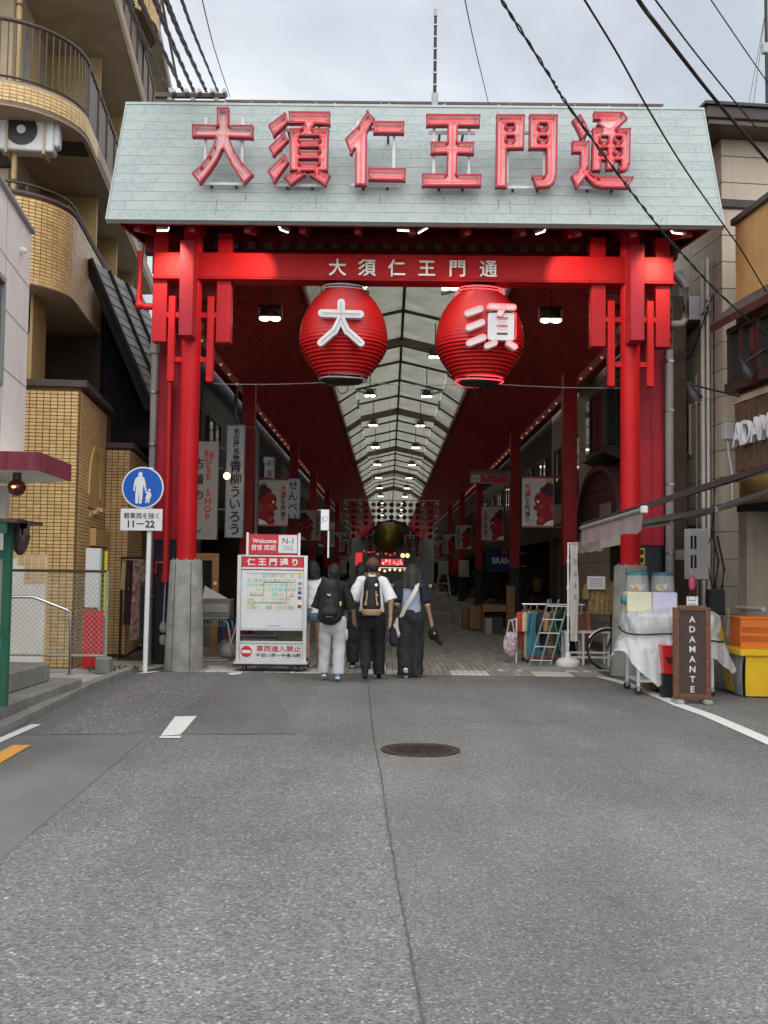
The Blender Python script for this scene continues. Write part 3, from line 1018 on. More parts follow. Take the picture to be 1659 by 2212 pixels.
# ------------------------------------------------------------------ neon characters on the roof front
LETTERS = {
 '大': (280, 250, 3.456, [([(905, 62), (1008, 62), (1008, 213), (1217, 213), (1217, 325), (1012, 318), (1060, 440), (1130, 545), (1217, 640), (1140, 720), (1070, 620), (1010, 520), (957, 415), (905, 520), (840, 620), (757, 718), (688, 628), (760, 570), (830, 480), (870, 400), (893, 315), (690, 312), (690, 207), (905, 213)], [])],
   [[(960, 120), (960, 345)], [(720, 270), (1190, 280)], [(960, 345), (900, 470), (760, 650)], [(960, 345), (1050, 530), (1170, 660)]]),
 '須': (665, 270, 9.759, [([(55, 410), (460, 100), (548, 330), (190, 675)], []), ([(65, 945), (440, 590), (550, 770), (180, 1160)], []), ([(40, 1520), (440, 1120), (550, 1310), (200, 1800)], []),
   ([(555, 75), (1560, 85), (1560, 395), (1190, 375), (1110, 490), (1535, 490), (1505, 1520), (1275, 1525), (1565, 1620), (1450, 1880), (1060, 1620), (1190, 1575), (1180, 1530), (850, 1530), (850, 1575), (970, 1600), (600, 1870), (445, 1650), (760, 1550), (765, 1520), (580, 1515), (580, 490), (850, 480), (950, 360), (555, 360)],
    [(805, 670, 1305, 770), (805, 945, 1295, 1045), (800, 1230, 1285, 1335)])],
   [[(200, 490), (460, 300)], [(200, 980), (445, 770)], [(180, 1610), (445, 1300)], [(630, 220), (1470, 235)], [(1170, 240), (940, 560)], [(710, 620), (710, 1430), (1400, 1425), (1420, 610), (710, 605)], [(710, 870), (1410, 880)], [(710, 1150), (1400, 1170)], [(830, 1560), (590, 1720)], [(1210, 1570), (1430, 1720)]]),
 '仁': (860, 270, 9.759, [([(570, 55), (745, 245), (565, 570), (545, 1870), (270, 1870), (270, 960), (175, 1110), (30, 740), (330, 440)], []), ([(700, 310), (1470, 320), (1465, 610), (715, 600)], []), ([(585, 1455), (1510, 1465), (1500, 1760), (600, 1740)], [])],
   [[(605, 250), (420, 570), (150, 880)], [(420, 570), (400, 1790)], [(790, 465), (1390, 475)], [(670, 1610), (1440, 1630)]]),
 '王': (1045, 275, 9.759, [([(205, 90), (1520, 100), (1510, 380), (980, 375), (970, 770), (1370, 770), (1365, 1060), (970, 1045), (955, 1555), (1545, 1560), (1540, 1845), (100, 1845), (100, 1540), (690, 1550), (710, 1040), (315, 1045), (315, 765), (715, 765), (725, 365), (205, 370)], [])],
   [[(290, 235), (1410, 240)], [(850, 250), (840, 1700)], [(410, 910), (1290, 930)], [(195, 1700), (1460, 1720)]]),
 '門': (1230, 275, 9.759, [([(115, 100), (805, 100), (785, 925), (360, 935), (365, 1870), (95, 1870)], [(360, 320, 545, 410), (360, 620, 545, 715)]),
   ([(920, 95), (1610, 105), (1585, 1620), (1540, 1740), (1430, 1850), (1330, 1870), (1085, 1880), (980, 1590), (1270, 1590), (1330, 1520), (1335, 935), (910, 930)], [(1160, 310, 1350, 420), (1160, 625, 1350, 720)])],
   [[(250, 230), (220, 1790)], [(290, 225), (680, 230), (670, 830), (250, 835)], [(250, 545), (670, 545)], [(1470, 225), (1450, 1600), (1390, 1690), (1110, 1745)], [(1460, 225), (1055, 225), (1045, 810), (1450, 830)], [(1050, 545), (1450, 545)]]),
 '通': (1420, 275, 9.759, [([(110, 240), (300, 95), (410, 260), (525, 520), (330, 690), (240, 470)], []),
   ([(110, 750), (535, 745), (520, 1400), (570, 1520), (640, 1590), (760, 1610), (1600, 1620), (1480, 1890), (820, 1880), (640, 1820), (500, 1680), (440, 1600), (350, 1740), (215, 1880), (85, 1600), (220, 1480), (300, 1360), (310, 1020), (110, 1020)], []),
   ([(640, 30), (1345, 40), (1460, 195), (1200, 440), (1535, 435), (1520, 1330), (1470, 1440), (1370, 1475), (1270, 1470), (1245, 1390), (1300, 1350), (1300, 1210), (1145, 1210), (1135, 1440), (945, 1440), (945, 1210), (815, 1210), (805, 1470), (590, 1470), (610, 430), (870, 430), (715, 340), (790, 225), (640, 215)],
    [(815, 630, 985, 740), (1165, 640, 1310, 740), (815, 915, 975, 1030), (1160, 915, 1310, 1030)])],
   [[(250, 300), (380, 490)], [(180, 850), (420, 890), (410, 1400), (230, 1670)], [(420, 1430), (560, 1600), (760, 1730), (1440, 1740)], [(710, 150), (1220, 155), (1270, 230), (1060, 430), (840, 350)], [(690, 1400), (710, 560), (1400, 555), (1410, 1300), (1300, 1420)], [(1060, 550), (1040, 1400)], [(740, 850), (1400, 850)], [(710, 1130), (1360, 1130)]]),
}
LABELS = {'大': 'unlit neon channel character 大, first on the grey-green roof front', '須': 'red neon channel character 須 with three slanted strokes at its side', '仁': 'red neon channel character 仁 held on white frame bars',
          '王': 'red neon channel character 王 with three crossbars', '門': 'red neon channel character 門 shaped like two gate leaves', '通': 'red neon channel character 通, last on the roof front'}
OFF0, OFF1 = 0.03, 0.15
NL = Vector((0, -1, 0))
LY0 = 15.14            # the letters stand upright before the sloping roof
def fl(x, z, o=0.0):
    return Vector((x, LY0-o, z))
for ch, (ox, oy, sc, polys, tubes) in LETTERS.items():
    def lp(z):
        p = at((ox+z[0]/sc)/1.15732, (oy+z[1]/sc)/1.15732, LY0-OFF1)
        return p.x, p.z
    pl = [([lp(q) for q in o_], [[lp(q) for q in ((h[0], h[1]), (h[2], h[1]), (h[2], h[3]), (h[0], h[3]))] for h in hs]) for o_, hs in polys]
    allp = [q for o_, _ in pl for q in o_]
    x0, x1 = min(q[0] for q in allp), max(q[0] for q in allp)
    s0, s1 = min(q[1] for q in allp), max(q[1] for q in allp)
    root = fl((x0+x1)/2, s0, OFF0)
    t = thing('neon_character', LABELS[ch], 'neon sign', root, group='neon characters on the gate roof')
    plate, rim, lining = MB(), MB(), MB()
    for o_, hs in pl:
        bm = bmesh.new()
        edges = []
        for loop in [o_]+hs:
            vs = [bm.verts.new(fl(q[0], q[1], OFF0+.012)) for q in loop]
            edges += [bm.edges.new((vs[i], vs[(i+1) % len(vs)])) for i in range(len(vs))]
        bmesh.ops.triangle_fill(bm, use_beauty=True, edges=edges, normal=NL)
        bm.verts.index_update()
        plate.add([v.co for v in bm.verts], [tuple(v.index for v in f.verts) for f in bm.faces])
        bm.free()
        for li, loop in enumerate([o_]+hs):
            n = len(loop)
            area = sum(loop[i][0]*loop[(i+1) % n][1]-loop[(i+1) % n][0]*loop[i][1] for i in range(n))
            sg = (1 if area > 0 else -1)*(1 if li == 0 else -1)
            for i in range(n):
                a, b = Vector(loop[i]), Vector(loop[(i+1) % n])
                d = (b-a).normalized()
                nn = Vector((-d.y, d.x))*sg        # towards the tray
                th = 0.026
                q = [a-d*.004, b+d*.004, b+d*.004+nn*th, a-d*.004+nn*th]
                rim.prism([fl(v.x, v.y, OFF0) for v in q], NL*(OFF1-OFF0+random.uniform(0, .004)))
                if (b-a).length > 0.07:
                    q = [a+d*.026+nn*.0265, b-d*.026+nn*.0265, b-d*.026+nn*.032, a+d*.026+nn*.032]
                    lining.prism([fl(v.x, v.y, OFF0+.01) for v in q], NL*(OFF1-OFF0-.018))
    plate.build('tray', 'letter_face', t, world=True)
    rim.build('rim', 'letter_rim', t, world=True)
    lining.build('lining', 'letter_face', t, world=True)
    for tb in tubes:
        pts = [fl(*lp(q), OFF0+.055) for q in tb]
        MB().tube(pts, 0.0115, 6).build('neon_tube', 'neon_weak' if ch == '大' else 'neon_red', t, world=True, smooth=60)
        for q in (pts[0], pts[-1]):
            MB().cyl(q, q-NL*.045, .009, n=6).build('tube_end', 'black_plastic', t, world=True)
    mb = MB()
    w_ = x1-x0
    for xx in (x0+w_*.2, x1-w_*.2):
        mb.b2(xx-.02, xx+.02, LY0-.028, LY0+.012, s0+.10, s1-.10)
    for ss in (s0+.05, s1-.22):
        mb.b2(x0+w_*.1, x1-w_*.1, LY0-.010, LY0+.03, ss-.02, ss+.02)
    mb.build('mount_frame', 'steel_white', t, world=True)
    for xx in (x0+w_*.3, x1-w_*.3):
        for ss in (s0+.03, s1-.22):
            yf = FB.y+(ss-FB.z)*SV.y/SV.z
            MB().cyl((xx, LY0+.02, ss), (xx, yf+.03, ss), .02, n=6).build('stand_off', 'black_plastic', t, world=True)

# ------------------------------------------------------------------ the two lanterns
def lantern(px, py, kind, label):
    c = at(px, py, 16.32)
    t = thing('paper_lantern', label, 'lantern', (c.x, c.y, c.z-0.62), group='giant lanterns hung from the gate')
    zc = 0.62
    def rad(z):
        d = z-zc
        if d > 0:
            return 0.70*math.sqrt(max(0, 1-(d/0.86)**2))
        return 0.70*(1-0.56*(min(1, -d/0.62))**1.45)
    prof = []
    nb = 26
    for i in range(nb):
        za, zb = zc+0.80-(1.38)*i/nb, zc+0.80-(1.38)*(i+1)/nb
        r_ = rad(za)
        prof += [(rad((za+zb)/2)-.004, za-.0005), (rad((za+zb)/2)+.004, zb+.003)] if za > zc else [(r_-.010, za-.0005), (r_+.014, zb+.010), (r_+.014, zb+.003)]
    MB().lathe(prof, n=48).build('shell', 'lantern_red', t, smooth=25)
    MB().lathe([(.28, zc+.79), (.30, zc+.80), (.30, zc+.86), (.22, zc+.89), (.0, zc+.89)], n=28, close=False).build('top_cap', 'black_plastic', t, smooth=40)
    MB().lathe([(.33, zc-.58), (.335, zc-.60), (.31, zc-.66), (.0, zc-.67)], n=28, close=False).build('bottom_cap', 'black_plastic', t, smooth=40)
    for k in (-1, 0, 1):
        MB().cyl((k*.09, 0, zc+.88), (k*.09, 0, zc+1.08), .02, n=8).build('hanger', 'black_plastic', t)
    MB().tube([(math.cos(a)*.085, 0, zc-.75+math.sin(a)*.085) for a in [2*PI*i/20 for i in range(20)]], .007, 5, closed=True).build('pull_ring', 'cable_black', t)
    nm = 'neon_red' if kind == '須' else 'neon_off'
    for z, r_ in ((zc+.83, .36), (zc+.78, .385), (zc-.575, .37), (zc-.63, .375)):
        MB().tube([(math.cos(a)*r_, math.sin(a)*r_, z+.012*math.sin(2*a+k)) for a in [2*PI*i/36 for i in range(36)]], .010, 5, closed=True).build('neon_ring', nm, t, smooth=60)
    for a in range(8):
        aa = 2*PI*a/8+.2
        for z, r_ in ((zc+.80, .35), (zc-.60, .35)):
            MB().cyl((math.cos(aa)*r_*.9, math.sin(aa)*r_*.9, z), (math.cos(aa)*r_*1.1, math.sin(aa)*r_*1.1, z), .008, n=4).build('ring_clip', 'steel_grey', t)
    # raised character on the front
    ox, oy = (720, 680) if kind == '大' else (1060, 680)
    k_ = 1/5.925/1.15732*16.0/FPX*0.962
    cx0, cy0 = (826, 905) if kind == '大' else (826, 930)
    def lc(z, y=0.0):
        return Vector(((z[0]-cx0)*k_, y, zc-(z[1]-cy0)*k_))
    if kind == '大':
        caps = [((530, 655), (1110, 668), 58), ((820, 490), (822, 760), 56), ((815, 740), (720, 940), 52), ((735, 915), (520, 1110), 52), ((825, 740), (920, 940), 52), ((905, 915), (1130, 1110), 52)]
    else:
        caps = [((575, 655), (765, 585), 50), ((592, 875), (790, 795), 50), ((605, 1110), (810, 1025), 52), ((915, 548), (1265, 560), 48), ((1110, 560), (1060, 660), 48), ((870, 1155), (985, 1105), 46), ((1195, 1110), (1285, 1165), 48)]
    for i, (a, b, hw) in enumerate(caps):
        yf = -0.80-0.004*i
        pts = [lc(p, yf) for p in capsule_pts(a, b, hw)]
        mb = MB().prism(pts, (0, .13+0.004*i, 0))
        mb.build('letter_stroke', 'letter_white', t, smooth=40)
        if kind == '須' or i > 9:
            tb = [lc(p, yf-.025) for p in capsule_pts(a, b, hw-8)]
            MB().tube(tb, .006, 4, closed=True).build('neon_tube', 'neon_red' if i in (3, 6) else 'neon_weak', t)
        else:
            tb = [lc(p, yf-.025) for p in (a, b)]
            MB().tube(tb, .006, 4).build('neon_tube', 'neon_off', t)
    if kind == '須':
        rc = [(885, 660), (905, 640), (1265, 640), (1285, 660), (1280, 1030), (1260, 1058), (900, 1050), (880, 1030)]
        MB().prism([lc(p, -.778) for p in rc], (0, .12, 0)).build('letter_stroke', 'letter_white', t)
        for y in (722, 838, 958):
            MB().prism([lc(p, -.783) for p in ((1020, y-14), (1180, y-14), (1180, y+14), (1020, y+14))], (0, .003, 0)).build('letter_slot', 'ink_black', t)
        MB().tube([lc(p, -.805) for p in ((1255, 640), (1305, 650), (1305, 1000), (1285, 1050))], .007, 4).build('neon_tube', 'neon_red', t)
        for y in (775, 890):
            MB().tube([lc(p, -.80) for p in ((1030, y-45), (1170, y-45), (1150, y), (1050, y), (1030, y-45))], .005, 4).build('neon_tube', 'neon_weak', t)
    return t
lantern(742, 737, '大', 'giant red terraced lantern with white character 大, neon rings unlit')
lantern(1036, 741, '須', 'giant red terraced lantern with white character 須 and glowing neon rings')
for a, b, s, lb in (((461, 829, 16.3), (703, 826, 16.3), .02, 'thin steel stay wire from apartment side column to first lantern'), ((787, 826, 16.3), (998, 830, 16.3), .03, 'thin steel stay wire strung between the two lanterns'), ((1076, 830, 16.3), (1342, 838, 16.3), .02, 'thin steel stay wire from second lantern to beige house side column')):
    p, q = at(*a), at(*b)
    MB().tube([p.lerp(q, k/10)-Vector((0, 0, s*4*(k/10)*(1-k/10))) for k in range(11)], .006, 4).build('stay_wire', 'steel_grey', label=lb, cat='wire', group='stay wires of the lanterns')

# ------------------------------------------------------------------ on top of the gate
t = thing('roof_rail', 'dark steel rail along the top of the gate roof', 'rail', (0.3, 16.5, 8.77))
p0, p1 = at(487, 217, 16.5), at(1432, 231, 16.5)
zr = (p0.z+p1.z)/2
MB().b2(p0.x, p1.x, 16.47, 16.53, zr-.02, zr+.02).build('rail_bar', 'steel_brown', t, world=True)
for k in range(9):
    x = p0.x+(p1.x-p0.x)*k/8
    MB().b2(x-.02, x+.02, 16.47, 16.53, 8.75, zr-.02).build('rail_post', 'steel_grey', t, world=True)
for k in range(7):
    x = p0.x+.5+(p1.x-p0.x-1)*k/6
    MB().tube([(x, 15.98, 8.84), (x, 15.97, 8.95)], .008, 4).build('snow_pin', 'steel_grey', t, world=True)
p = at(939, 225, 16.2)
q = at(941, 17, 16.2)
t = thing('antenna_mast', 'thin dark antenna mast with white clips standing on the gate roof', 'antenna', (p.x, p.y, 8.77))
MB().b2(p.x-.05, p.x+.05, 16.15, 16.25, 8.77, p.z+.17, .01).build('base_box', 'steel_grey', t, world=True)
MB().cyl((p.x, 16.2, p.z+.1), (p.x, 16.2, q.z-.1), .028, .022, 8).build('mast', 'cable_black', t, world=True)
MB().cyl((p.x, 16.2, q.z-.14), (p.x, 16.2, q.z), .03, .018, 8).build('tip', 'steel_grey', t, world=True)
for k in range(6):
    z = p.z+.3+(q.z-p.z-.5)*k/5.5
    MB().cyl((p.x, 16.2, z), (p.x, 16.2, z+.02), .034, n=8).build('clip', 'steel_white', t, world=True)
t = thing('cable_rack', 'brown steel rack anchoring the twisted cables behind the gate roof', 'rack', (-3.0, 16.9, 8.77))
a, b = at(335, 206, 16.9), at(487, 207, 16.9)
for dz in (0, -.13):
    MB().b2(a.x, b.x, 16.86, 16.94, a.z+dz-.035, a.z+dz+.035).build('cross_bar', 'steel_brown', t, world=True)
for k in range(3):
    x = a.x+.25+(b.x-a.x-.4)*k/2
    MB().b2(x-.035, x+.035, 16.87, 16.93, 8.76, a.z+.12).build('upright', 'steel_grey', t, world=True)
for x in (375, 403, 431, 458, 485):
    c = at(x, 203, 16.8)
    MB().cyl((c.x, 16.75, c.z+.04), (c.x, 16.95, c.z+.04), .035, n=8).build('insulator', 'steel_grey', t, world=True)

# ------------------------------------------------------------------ overhead cables
def cable(pts, r, mat, label, sag=0.0, twist=0, group=None):
    P = [at(*p) for p in pts]
    # smooth through the measured points
    out = []
    n = 12
    for i in range(len(P)-1):
        a, b, c_, d = P[max(i-1, 0)], P[i], P[i+1], P[min(i+2, len(P)-1)]
        for k in range(n):
            u = k/n
            out.append(0.5*((2*b)+(c_-a)*u+(2*a-5*b+4*c_-d)*u*u+(3*b-a-3*c_+d)*u*u*u))
    out.append(P[-1])
    m = len(out)-1
    out = [p-Vector((0, 0, sag*4*(i/m)*(1-i/m))) for i, p in enumerate(out)]
    if not twist:
        return MB().tube(out, r, 6).build('overhead_cable', mat, smooth=60, label=label, cat='cable', group=group)
    t = thing('overhead_cable', label, 'cable', out[-1], group=group)
    fine = []
    for i in range(m):
        for k in range(4):
            fine.append(out[i].lerp(out[i+1], k/4))
    fine.append(out[-1])
    for j in range(twist):
        pp = []
        for i, p in enumerate(fine):
            a = i*0.28+2*PI*j/twist
            amp = r*(0.75+0.35*math.sin(i*.23+j*2))
            pp.append(p+Vector((math.cos(a)*amp, 0, math.sin(a)*amp)))
        MB().tube(pp, r*.72, 5).build('strand', mat, t, world=True, smooth=60)
    return t
LC = [((262, -40, 8), (362, 197, 16.8)), ((288, -40, 8), (395, 197, 16.8)), ((322, -40, 8.2), (418, 197, 16.8)), ((345, -40, 8.4), (445, 197, 16.8)), ((380, -40, 8.6), (470, 197, 16.8))]
nth = ['outermost, nearest the apartment balconies', 'second from the apartment balconies', 'middle one of the five', 'fourth from the apartment balconies', 'innermost, thinnest of the five']
for (a, b), nn in zip(LC, nth):
    mid = ((a[0]+b[0])/2-3, (a[1]+b[1])/2, 11.5)
    cable([a, mid, b], .020 if 'thinnest' not in nn else .013, 'cable_black', 'twisted black cable running to the roof rack, '+nn, twist=3, group='twisted cables to the gate roof rack')
cable([(430, -30, 9), (463, 105, 12), (497, 210, 16.6)], .006, 'cable_black', 'thin single wire meeting the gate roof beside the rack')
cable([(998, -30, 9), (1028, 110, 12), (1056, 226, 16.4)], .006, 'cable_black', 'thin single wire meeting the gate roof near the antenna mast')
cable([(1060, -40, 7.4), (1106, 35, 8), (1189, 167, 9), (1229, 230, 9.5), (1353, 400, 10.8), (1423, 490, 11.5), (1473, 547, 12), (1560, 640, 13), (1700, 765, 14.3)], .011, 'cable_teal', 'sagging teal black cable crossing the last roof characters', twist=2)
cable([(1245, -30, 7.4), (1263, 0, 7.6), (1336, 120, 8.6), (1401, 237, 9.6), (1476, 360, 11), (1566, 490, 12.8), (1606, 548, 13.4), (1690, 690, 14.6)], .010, 'cable_black', 'black cable crossing the roof front beyond its last character')
cable([(1365, -40, 6.4), (1379, 0, 6.6), (1439, 80, 7.4), (1549, 220, 9), (1659, 348, 10.6), (1740, 440, 11.8)], .017, 'cable_black', 'thickest black cable sweeping past the beige house roof')
cable([(1395, -30, 7), (1416, 0, 7.2), (1499, 110, 8.4), (1569, 197, 9.4), (1659, 307, 10.8), (1740, 405, 12)], .008, 'cable_black', 'slim black cable just beyond the thickest cable')
cable([(1510, -40, 9), (1536, 0, 9.4), (1606, 103, 10.6), (1659, 180, 11.6), (1740, 300, 13)], .007, 'cable_black', 'slim black cable in the upper corner of the sky')
a, b = at(1657, 222, 18), at(1654, -30, 18)
t = thing('aerial_pole', 'slender dark aerial pole on the beige house roof', 'pole', a)
MB().cyl(a, b, .03, n=8).build('pole', 'cable_black', t, world=True)
c = at(1653, 105, 18)
MB().box(c, (.12, .1, .2), .02).build('junction_box', 'steel_grey', t, world=True)
for dx in (1618, 1628):
    MB().tube([at(1652, 35, 18), at(dx, 222, 19)], .006, 4).build('guy_wire', 'steel_grey', t, world=True)
# ------------------------------------------------------------------ arcade roof
AC = 0.31
OW, OZ, IW, IZ, RZ_ = 4.04, 6.05, 2.26, 7.65, 8.65
Y0, Y1 = 17.6, 150.0
arc = thing('arcade_roof', 'long arcade roof with red ribbed soffits and pale translucent vault', 'roof', (AC, Y0, 0))
for sg in (-1, 1):
    mb = MB()
    per = 0.21
    lo, li = [], []
    y = Y0
    k = 0
    while y < Y1:
        pp = per if y < 75 else per*4
        for dy, dz in ((0, 0), (pp*.42, 0), (pp*.5, .05), (pp*.92, .05)):
            lo.append((AC+sg*OW, y+dy, OZ+dz))
            li.append((AC+sg*IW, y+dy, IZ+dz))
        y += pp
    mb.grid([lo, li], flip=sg > 0)
    mb.build('ribbed_soffit', 'red_soffit', arc, world=True)
    MB().b2(AC+sg*(OW-.06), AC+sg*(OW+.14), Y0, Y1, OZ-.16, OZ+.06).build('gutter_beam', 'red_post', arc, world=True)
    MB().b2(AC+sg*(IW-.04), AC+sg*(IW+.05), Y0, Y1, IZ-.05, IZ+.16).build('eave_trim', 'red_post', arc, world=True)
    mb = MB()          # opaque outer roof over the soffit
    mb.prism([(AC+sg*(OW+.3), Y0, OZ+.1), (AC+sg*IW, Y0, IZ+.2), (AC+sg*IW, Y1, IZ+.2), (AC+sg*(OW+.3), Y1, OZ+.1)], (0, 0, .05))
    mb.build('outer_roof', 'steel_grey', arc, world=True)
    k = 0
    y = Y0+1.0
    while y < 60:
        MB().sphere((AC+sg*(OW-.09), y, OZ-.11), .03, 8, 6).build('bulb', 'bulb_dim', arc, world=True)
        y += 1.15
        k += 1
SX, SZ0, SZ1 = 1.60, 8.20, 8.28          # step in the vault
bay = 3.4
y = Y0
far = MB()
pan = {}
nfr = 0
while y < Y1:
    big = nfr % 4 == 0
    fd = .26 if big else .08
    fw = .20 if big else .05
    if y < 90:
        mb = MB()
        for sg in (-1, 1):
            for (xa, za), (xb, zb) in (((IW, IZ+.1), (SX, SZ0)), ((SX, SZ1), (0, RZ_))):
                mb.prism([(AC+sg*xa, y-fw/2, za), (AC+sg*xb, y-fw/2, zb), (AC+sg*xb, y-fw/2, zb-fd), (AC+sg*xa, y-fw/2, za-fd)], (0, fw, 0))
            mb.b2(AC+sg*SX-.03, AC+sg*SX+.03, y-fw/2-.004, y+fw/2+.004, SZ0-fd-.02, SZ1+.01)
        mb.build('girder' if big else 'roof_rib', 'girder_brown' if big else 'frame_brown', arc, world=True)
    for sg in (-1, 1):
        for (xa, za), (xb, zb) in (((IW, IZ+.1), (SX, SZ0)), ((SX, SZ1), (0, RZ_))):
            q = [(AC+sg*xa, y+.02, za), (AC+sg*xb, y+.02, zb), (AC+sg*xb, y+bay-.02, zb), (AC+sg*xa, y+bay-.02, za)]
            if y < 80:
                key = (sg, xa)
                if key not in pan:
                    pan[key] = MB().prism([(p[0]-AC, p[1]-y, p[2]) for p in q], (0, 0, .02)).mesh('vault_panel', 'vault_sheet')
                inst(pan[key], 'vault_panel', arc, (0, y-Y0, 0))
            else:
                far.prism(q, (0, 0, .02))
    y += bay
    nfr += 1
tag(far.build('far_vault_panels', 'vault_sheet', arc, world=True), kind='stuff')
MB().b2(AC-.035, AC+.035, Y0, Y1, RZ_-.10, RZ_+.03).build('ridge_bar', 'frame_brown', arc, world=True)
for sg in (-1, 1):          # added white bars imitating bright sky gaps in the vault; brackets
    for y in (24, 31, 38.2):
        MB().box((AC+sg*1.2, y, 8.15), (.75, .12, .07), .01, Matrix.Rotation(-sg*R(14), 3, 'Y')).build('sky_gap_bar', 'steel_white', arc, world=True)
        MB().b2(AC+sg*1.5, AC+sg*1.58, y+1.2, y+1.3, 7.75, 8.1).build('camera_bracket', 'steel_grey', arc, world=True)

# ------------------------------------------------------------------ hanging lamps
def high_bay(x, y, z, rod, s=1.0, label='', proto=[None]):
    t = thing('hanging_lamp', label, 'lamp', (x, y, z), group='twin-lens lamps hanging under the arcade roof')
    MB().cyl((0, 0, .24*s), (0, 0, .24*s+rod), .016, n=6).build('rod', 'lamp_bronze', t)
    MB().lathe([(.13*s, .06*s), (.16*s, .10*s), (.15*s, .20*s), (.06*s, .25*s), (0, .25*s)], n=14, close=False).build('housing', 'lamp_bronze', t, smooth=40)
    mb = MB()
    for a in (-1, 1):
        mb.b2(a*.20*s-.008, a*.20*s+.008, -.07*s, .07*s, .04*s, .26*s)
    mb.b2(-.20*s, .20*s, -.07*s, .07*s, .245*s, .262*s)
    mb.b2(-.19*s, .19*s, -.12*s, .12*s, .05*s, .07*s)
    mb.build('cage', 'lamp_bronze', t)
    for a in (-1, 1):
        MB().sphere((a*.092*s, 0, .035*s), (.092*s, .11*s, .035*s), 12, 6).build('lens', 'lamp_glow', t, smooth=90)
    return t
p, q = at(583, 693, 18.6), at(1190, 697, 18.6)
high_bay(p.x, p.y, p.z, .42, 1.05, 'hanging twin-lens lamp below red soffit, apartment block side, just inside the gate')
high_bay(q.x, q.y, q.z, .50, 1.05, 'hanging twin-lens lamp below red soffit, beige house side, just inside the gate')
ys = [21.3, 28.2, 34.6, 41.6, 49, 57, 65, 73, 81, 89, 98, 108]
ords = ['first', 'second', 'third', 'fourth', 'fifth', 'sixth', 'seventh', 'eighth', 'ninth', 'tenth', 'eleventh', 'twelfth']
for i, y in enumerate(ys):
    for sg in (-1, 1):
        high_bay(AC+sg*.95-.06, y, 7.40, .72, 1.0 if y < 45 else 1.1, 'twin-lens lamp under the pale vault, %s pair from the gate, %s of the ridge' % (ords[i], 'left' if sg < 0 else 'right'))

# ------------------------------------------------------------------ arcade posts, banners
def post(x, y, label, pipe=0):
    t = thing('arcade_post', label, 'post', (x, y, 0), group='red posts along the arcade')
    MB().b2(-.15, .15, -.15, .15, 1.75, 6.0, .006).build('shaft', 'red_post', t)
    MB().b2(-.16, .16, -.16, .16, 0, 1.75, .006).build('foot', 'black_panel', t)
    if pipe:
        MB().tube([(pipe*.21, -.1, .2), (pipe*.21, -.1, 4.7), (pipe*.16, -.1, 4.9), (pipe*-.2, -.1, 4.95), (pipe*-.3, -.1, 5.2), (pipe*-.3, -.1, 6.0)], .055, 8).build('rain_pipe', 'pipe_grey', t, smooth=50)
        for z in (1.2, 2.4, 3.4):
            MB().cyl((pipe*.21, -.1, z), (pipe*.21, -.1, z+.04), .064, n=8).build('pipe_clip', 'steel_grey', t)
    return t
LPX, RPX = -3.35, 3.97
LY = [24.5, 36.3, 45.5, 56, 67]
RY = [23.0, 33.0, 46, 57, 68]
for i, y in enumerate(LY):
    post(LPX, y, 'red arcade post on the udon and reuse shop side, %s from the gate' % ords[i], 1 if i == 0 else 0)
for i, y in enumerate(RY):
    post(RPX, y, 'red arcade post on the clothes rack side, %s from the gate' % ords[i])
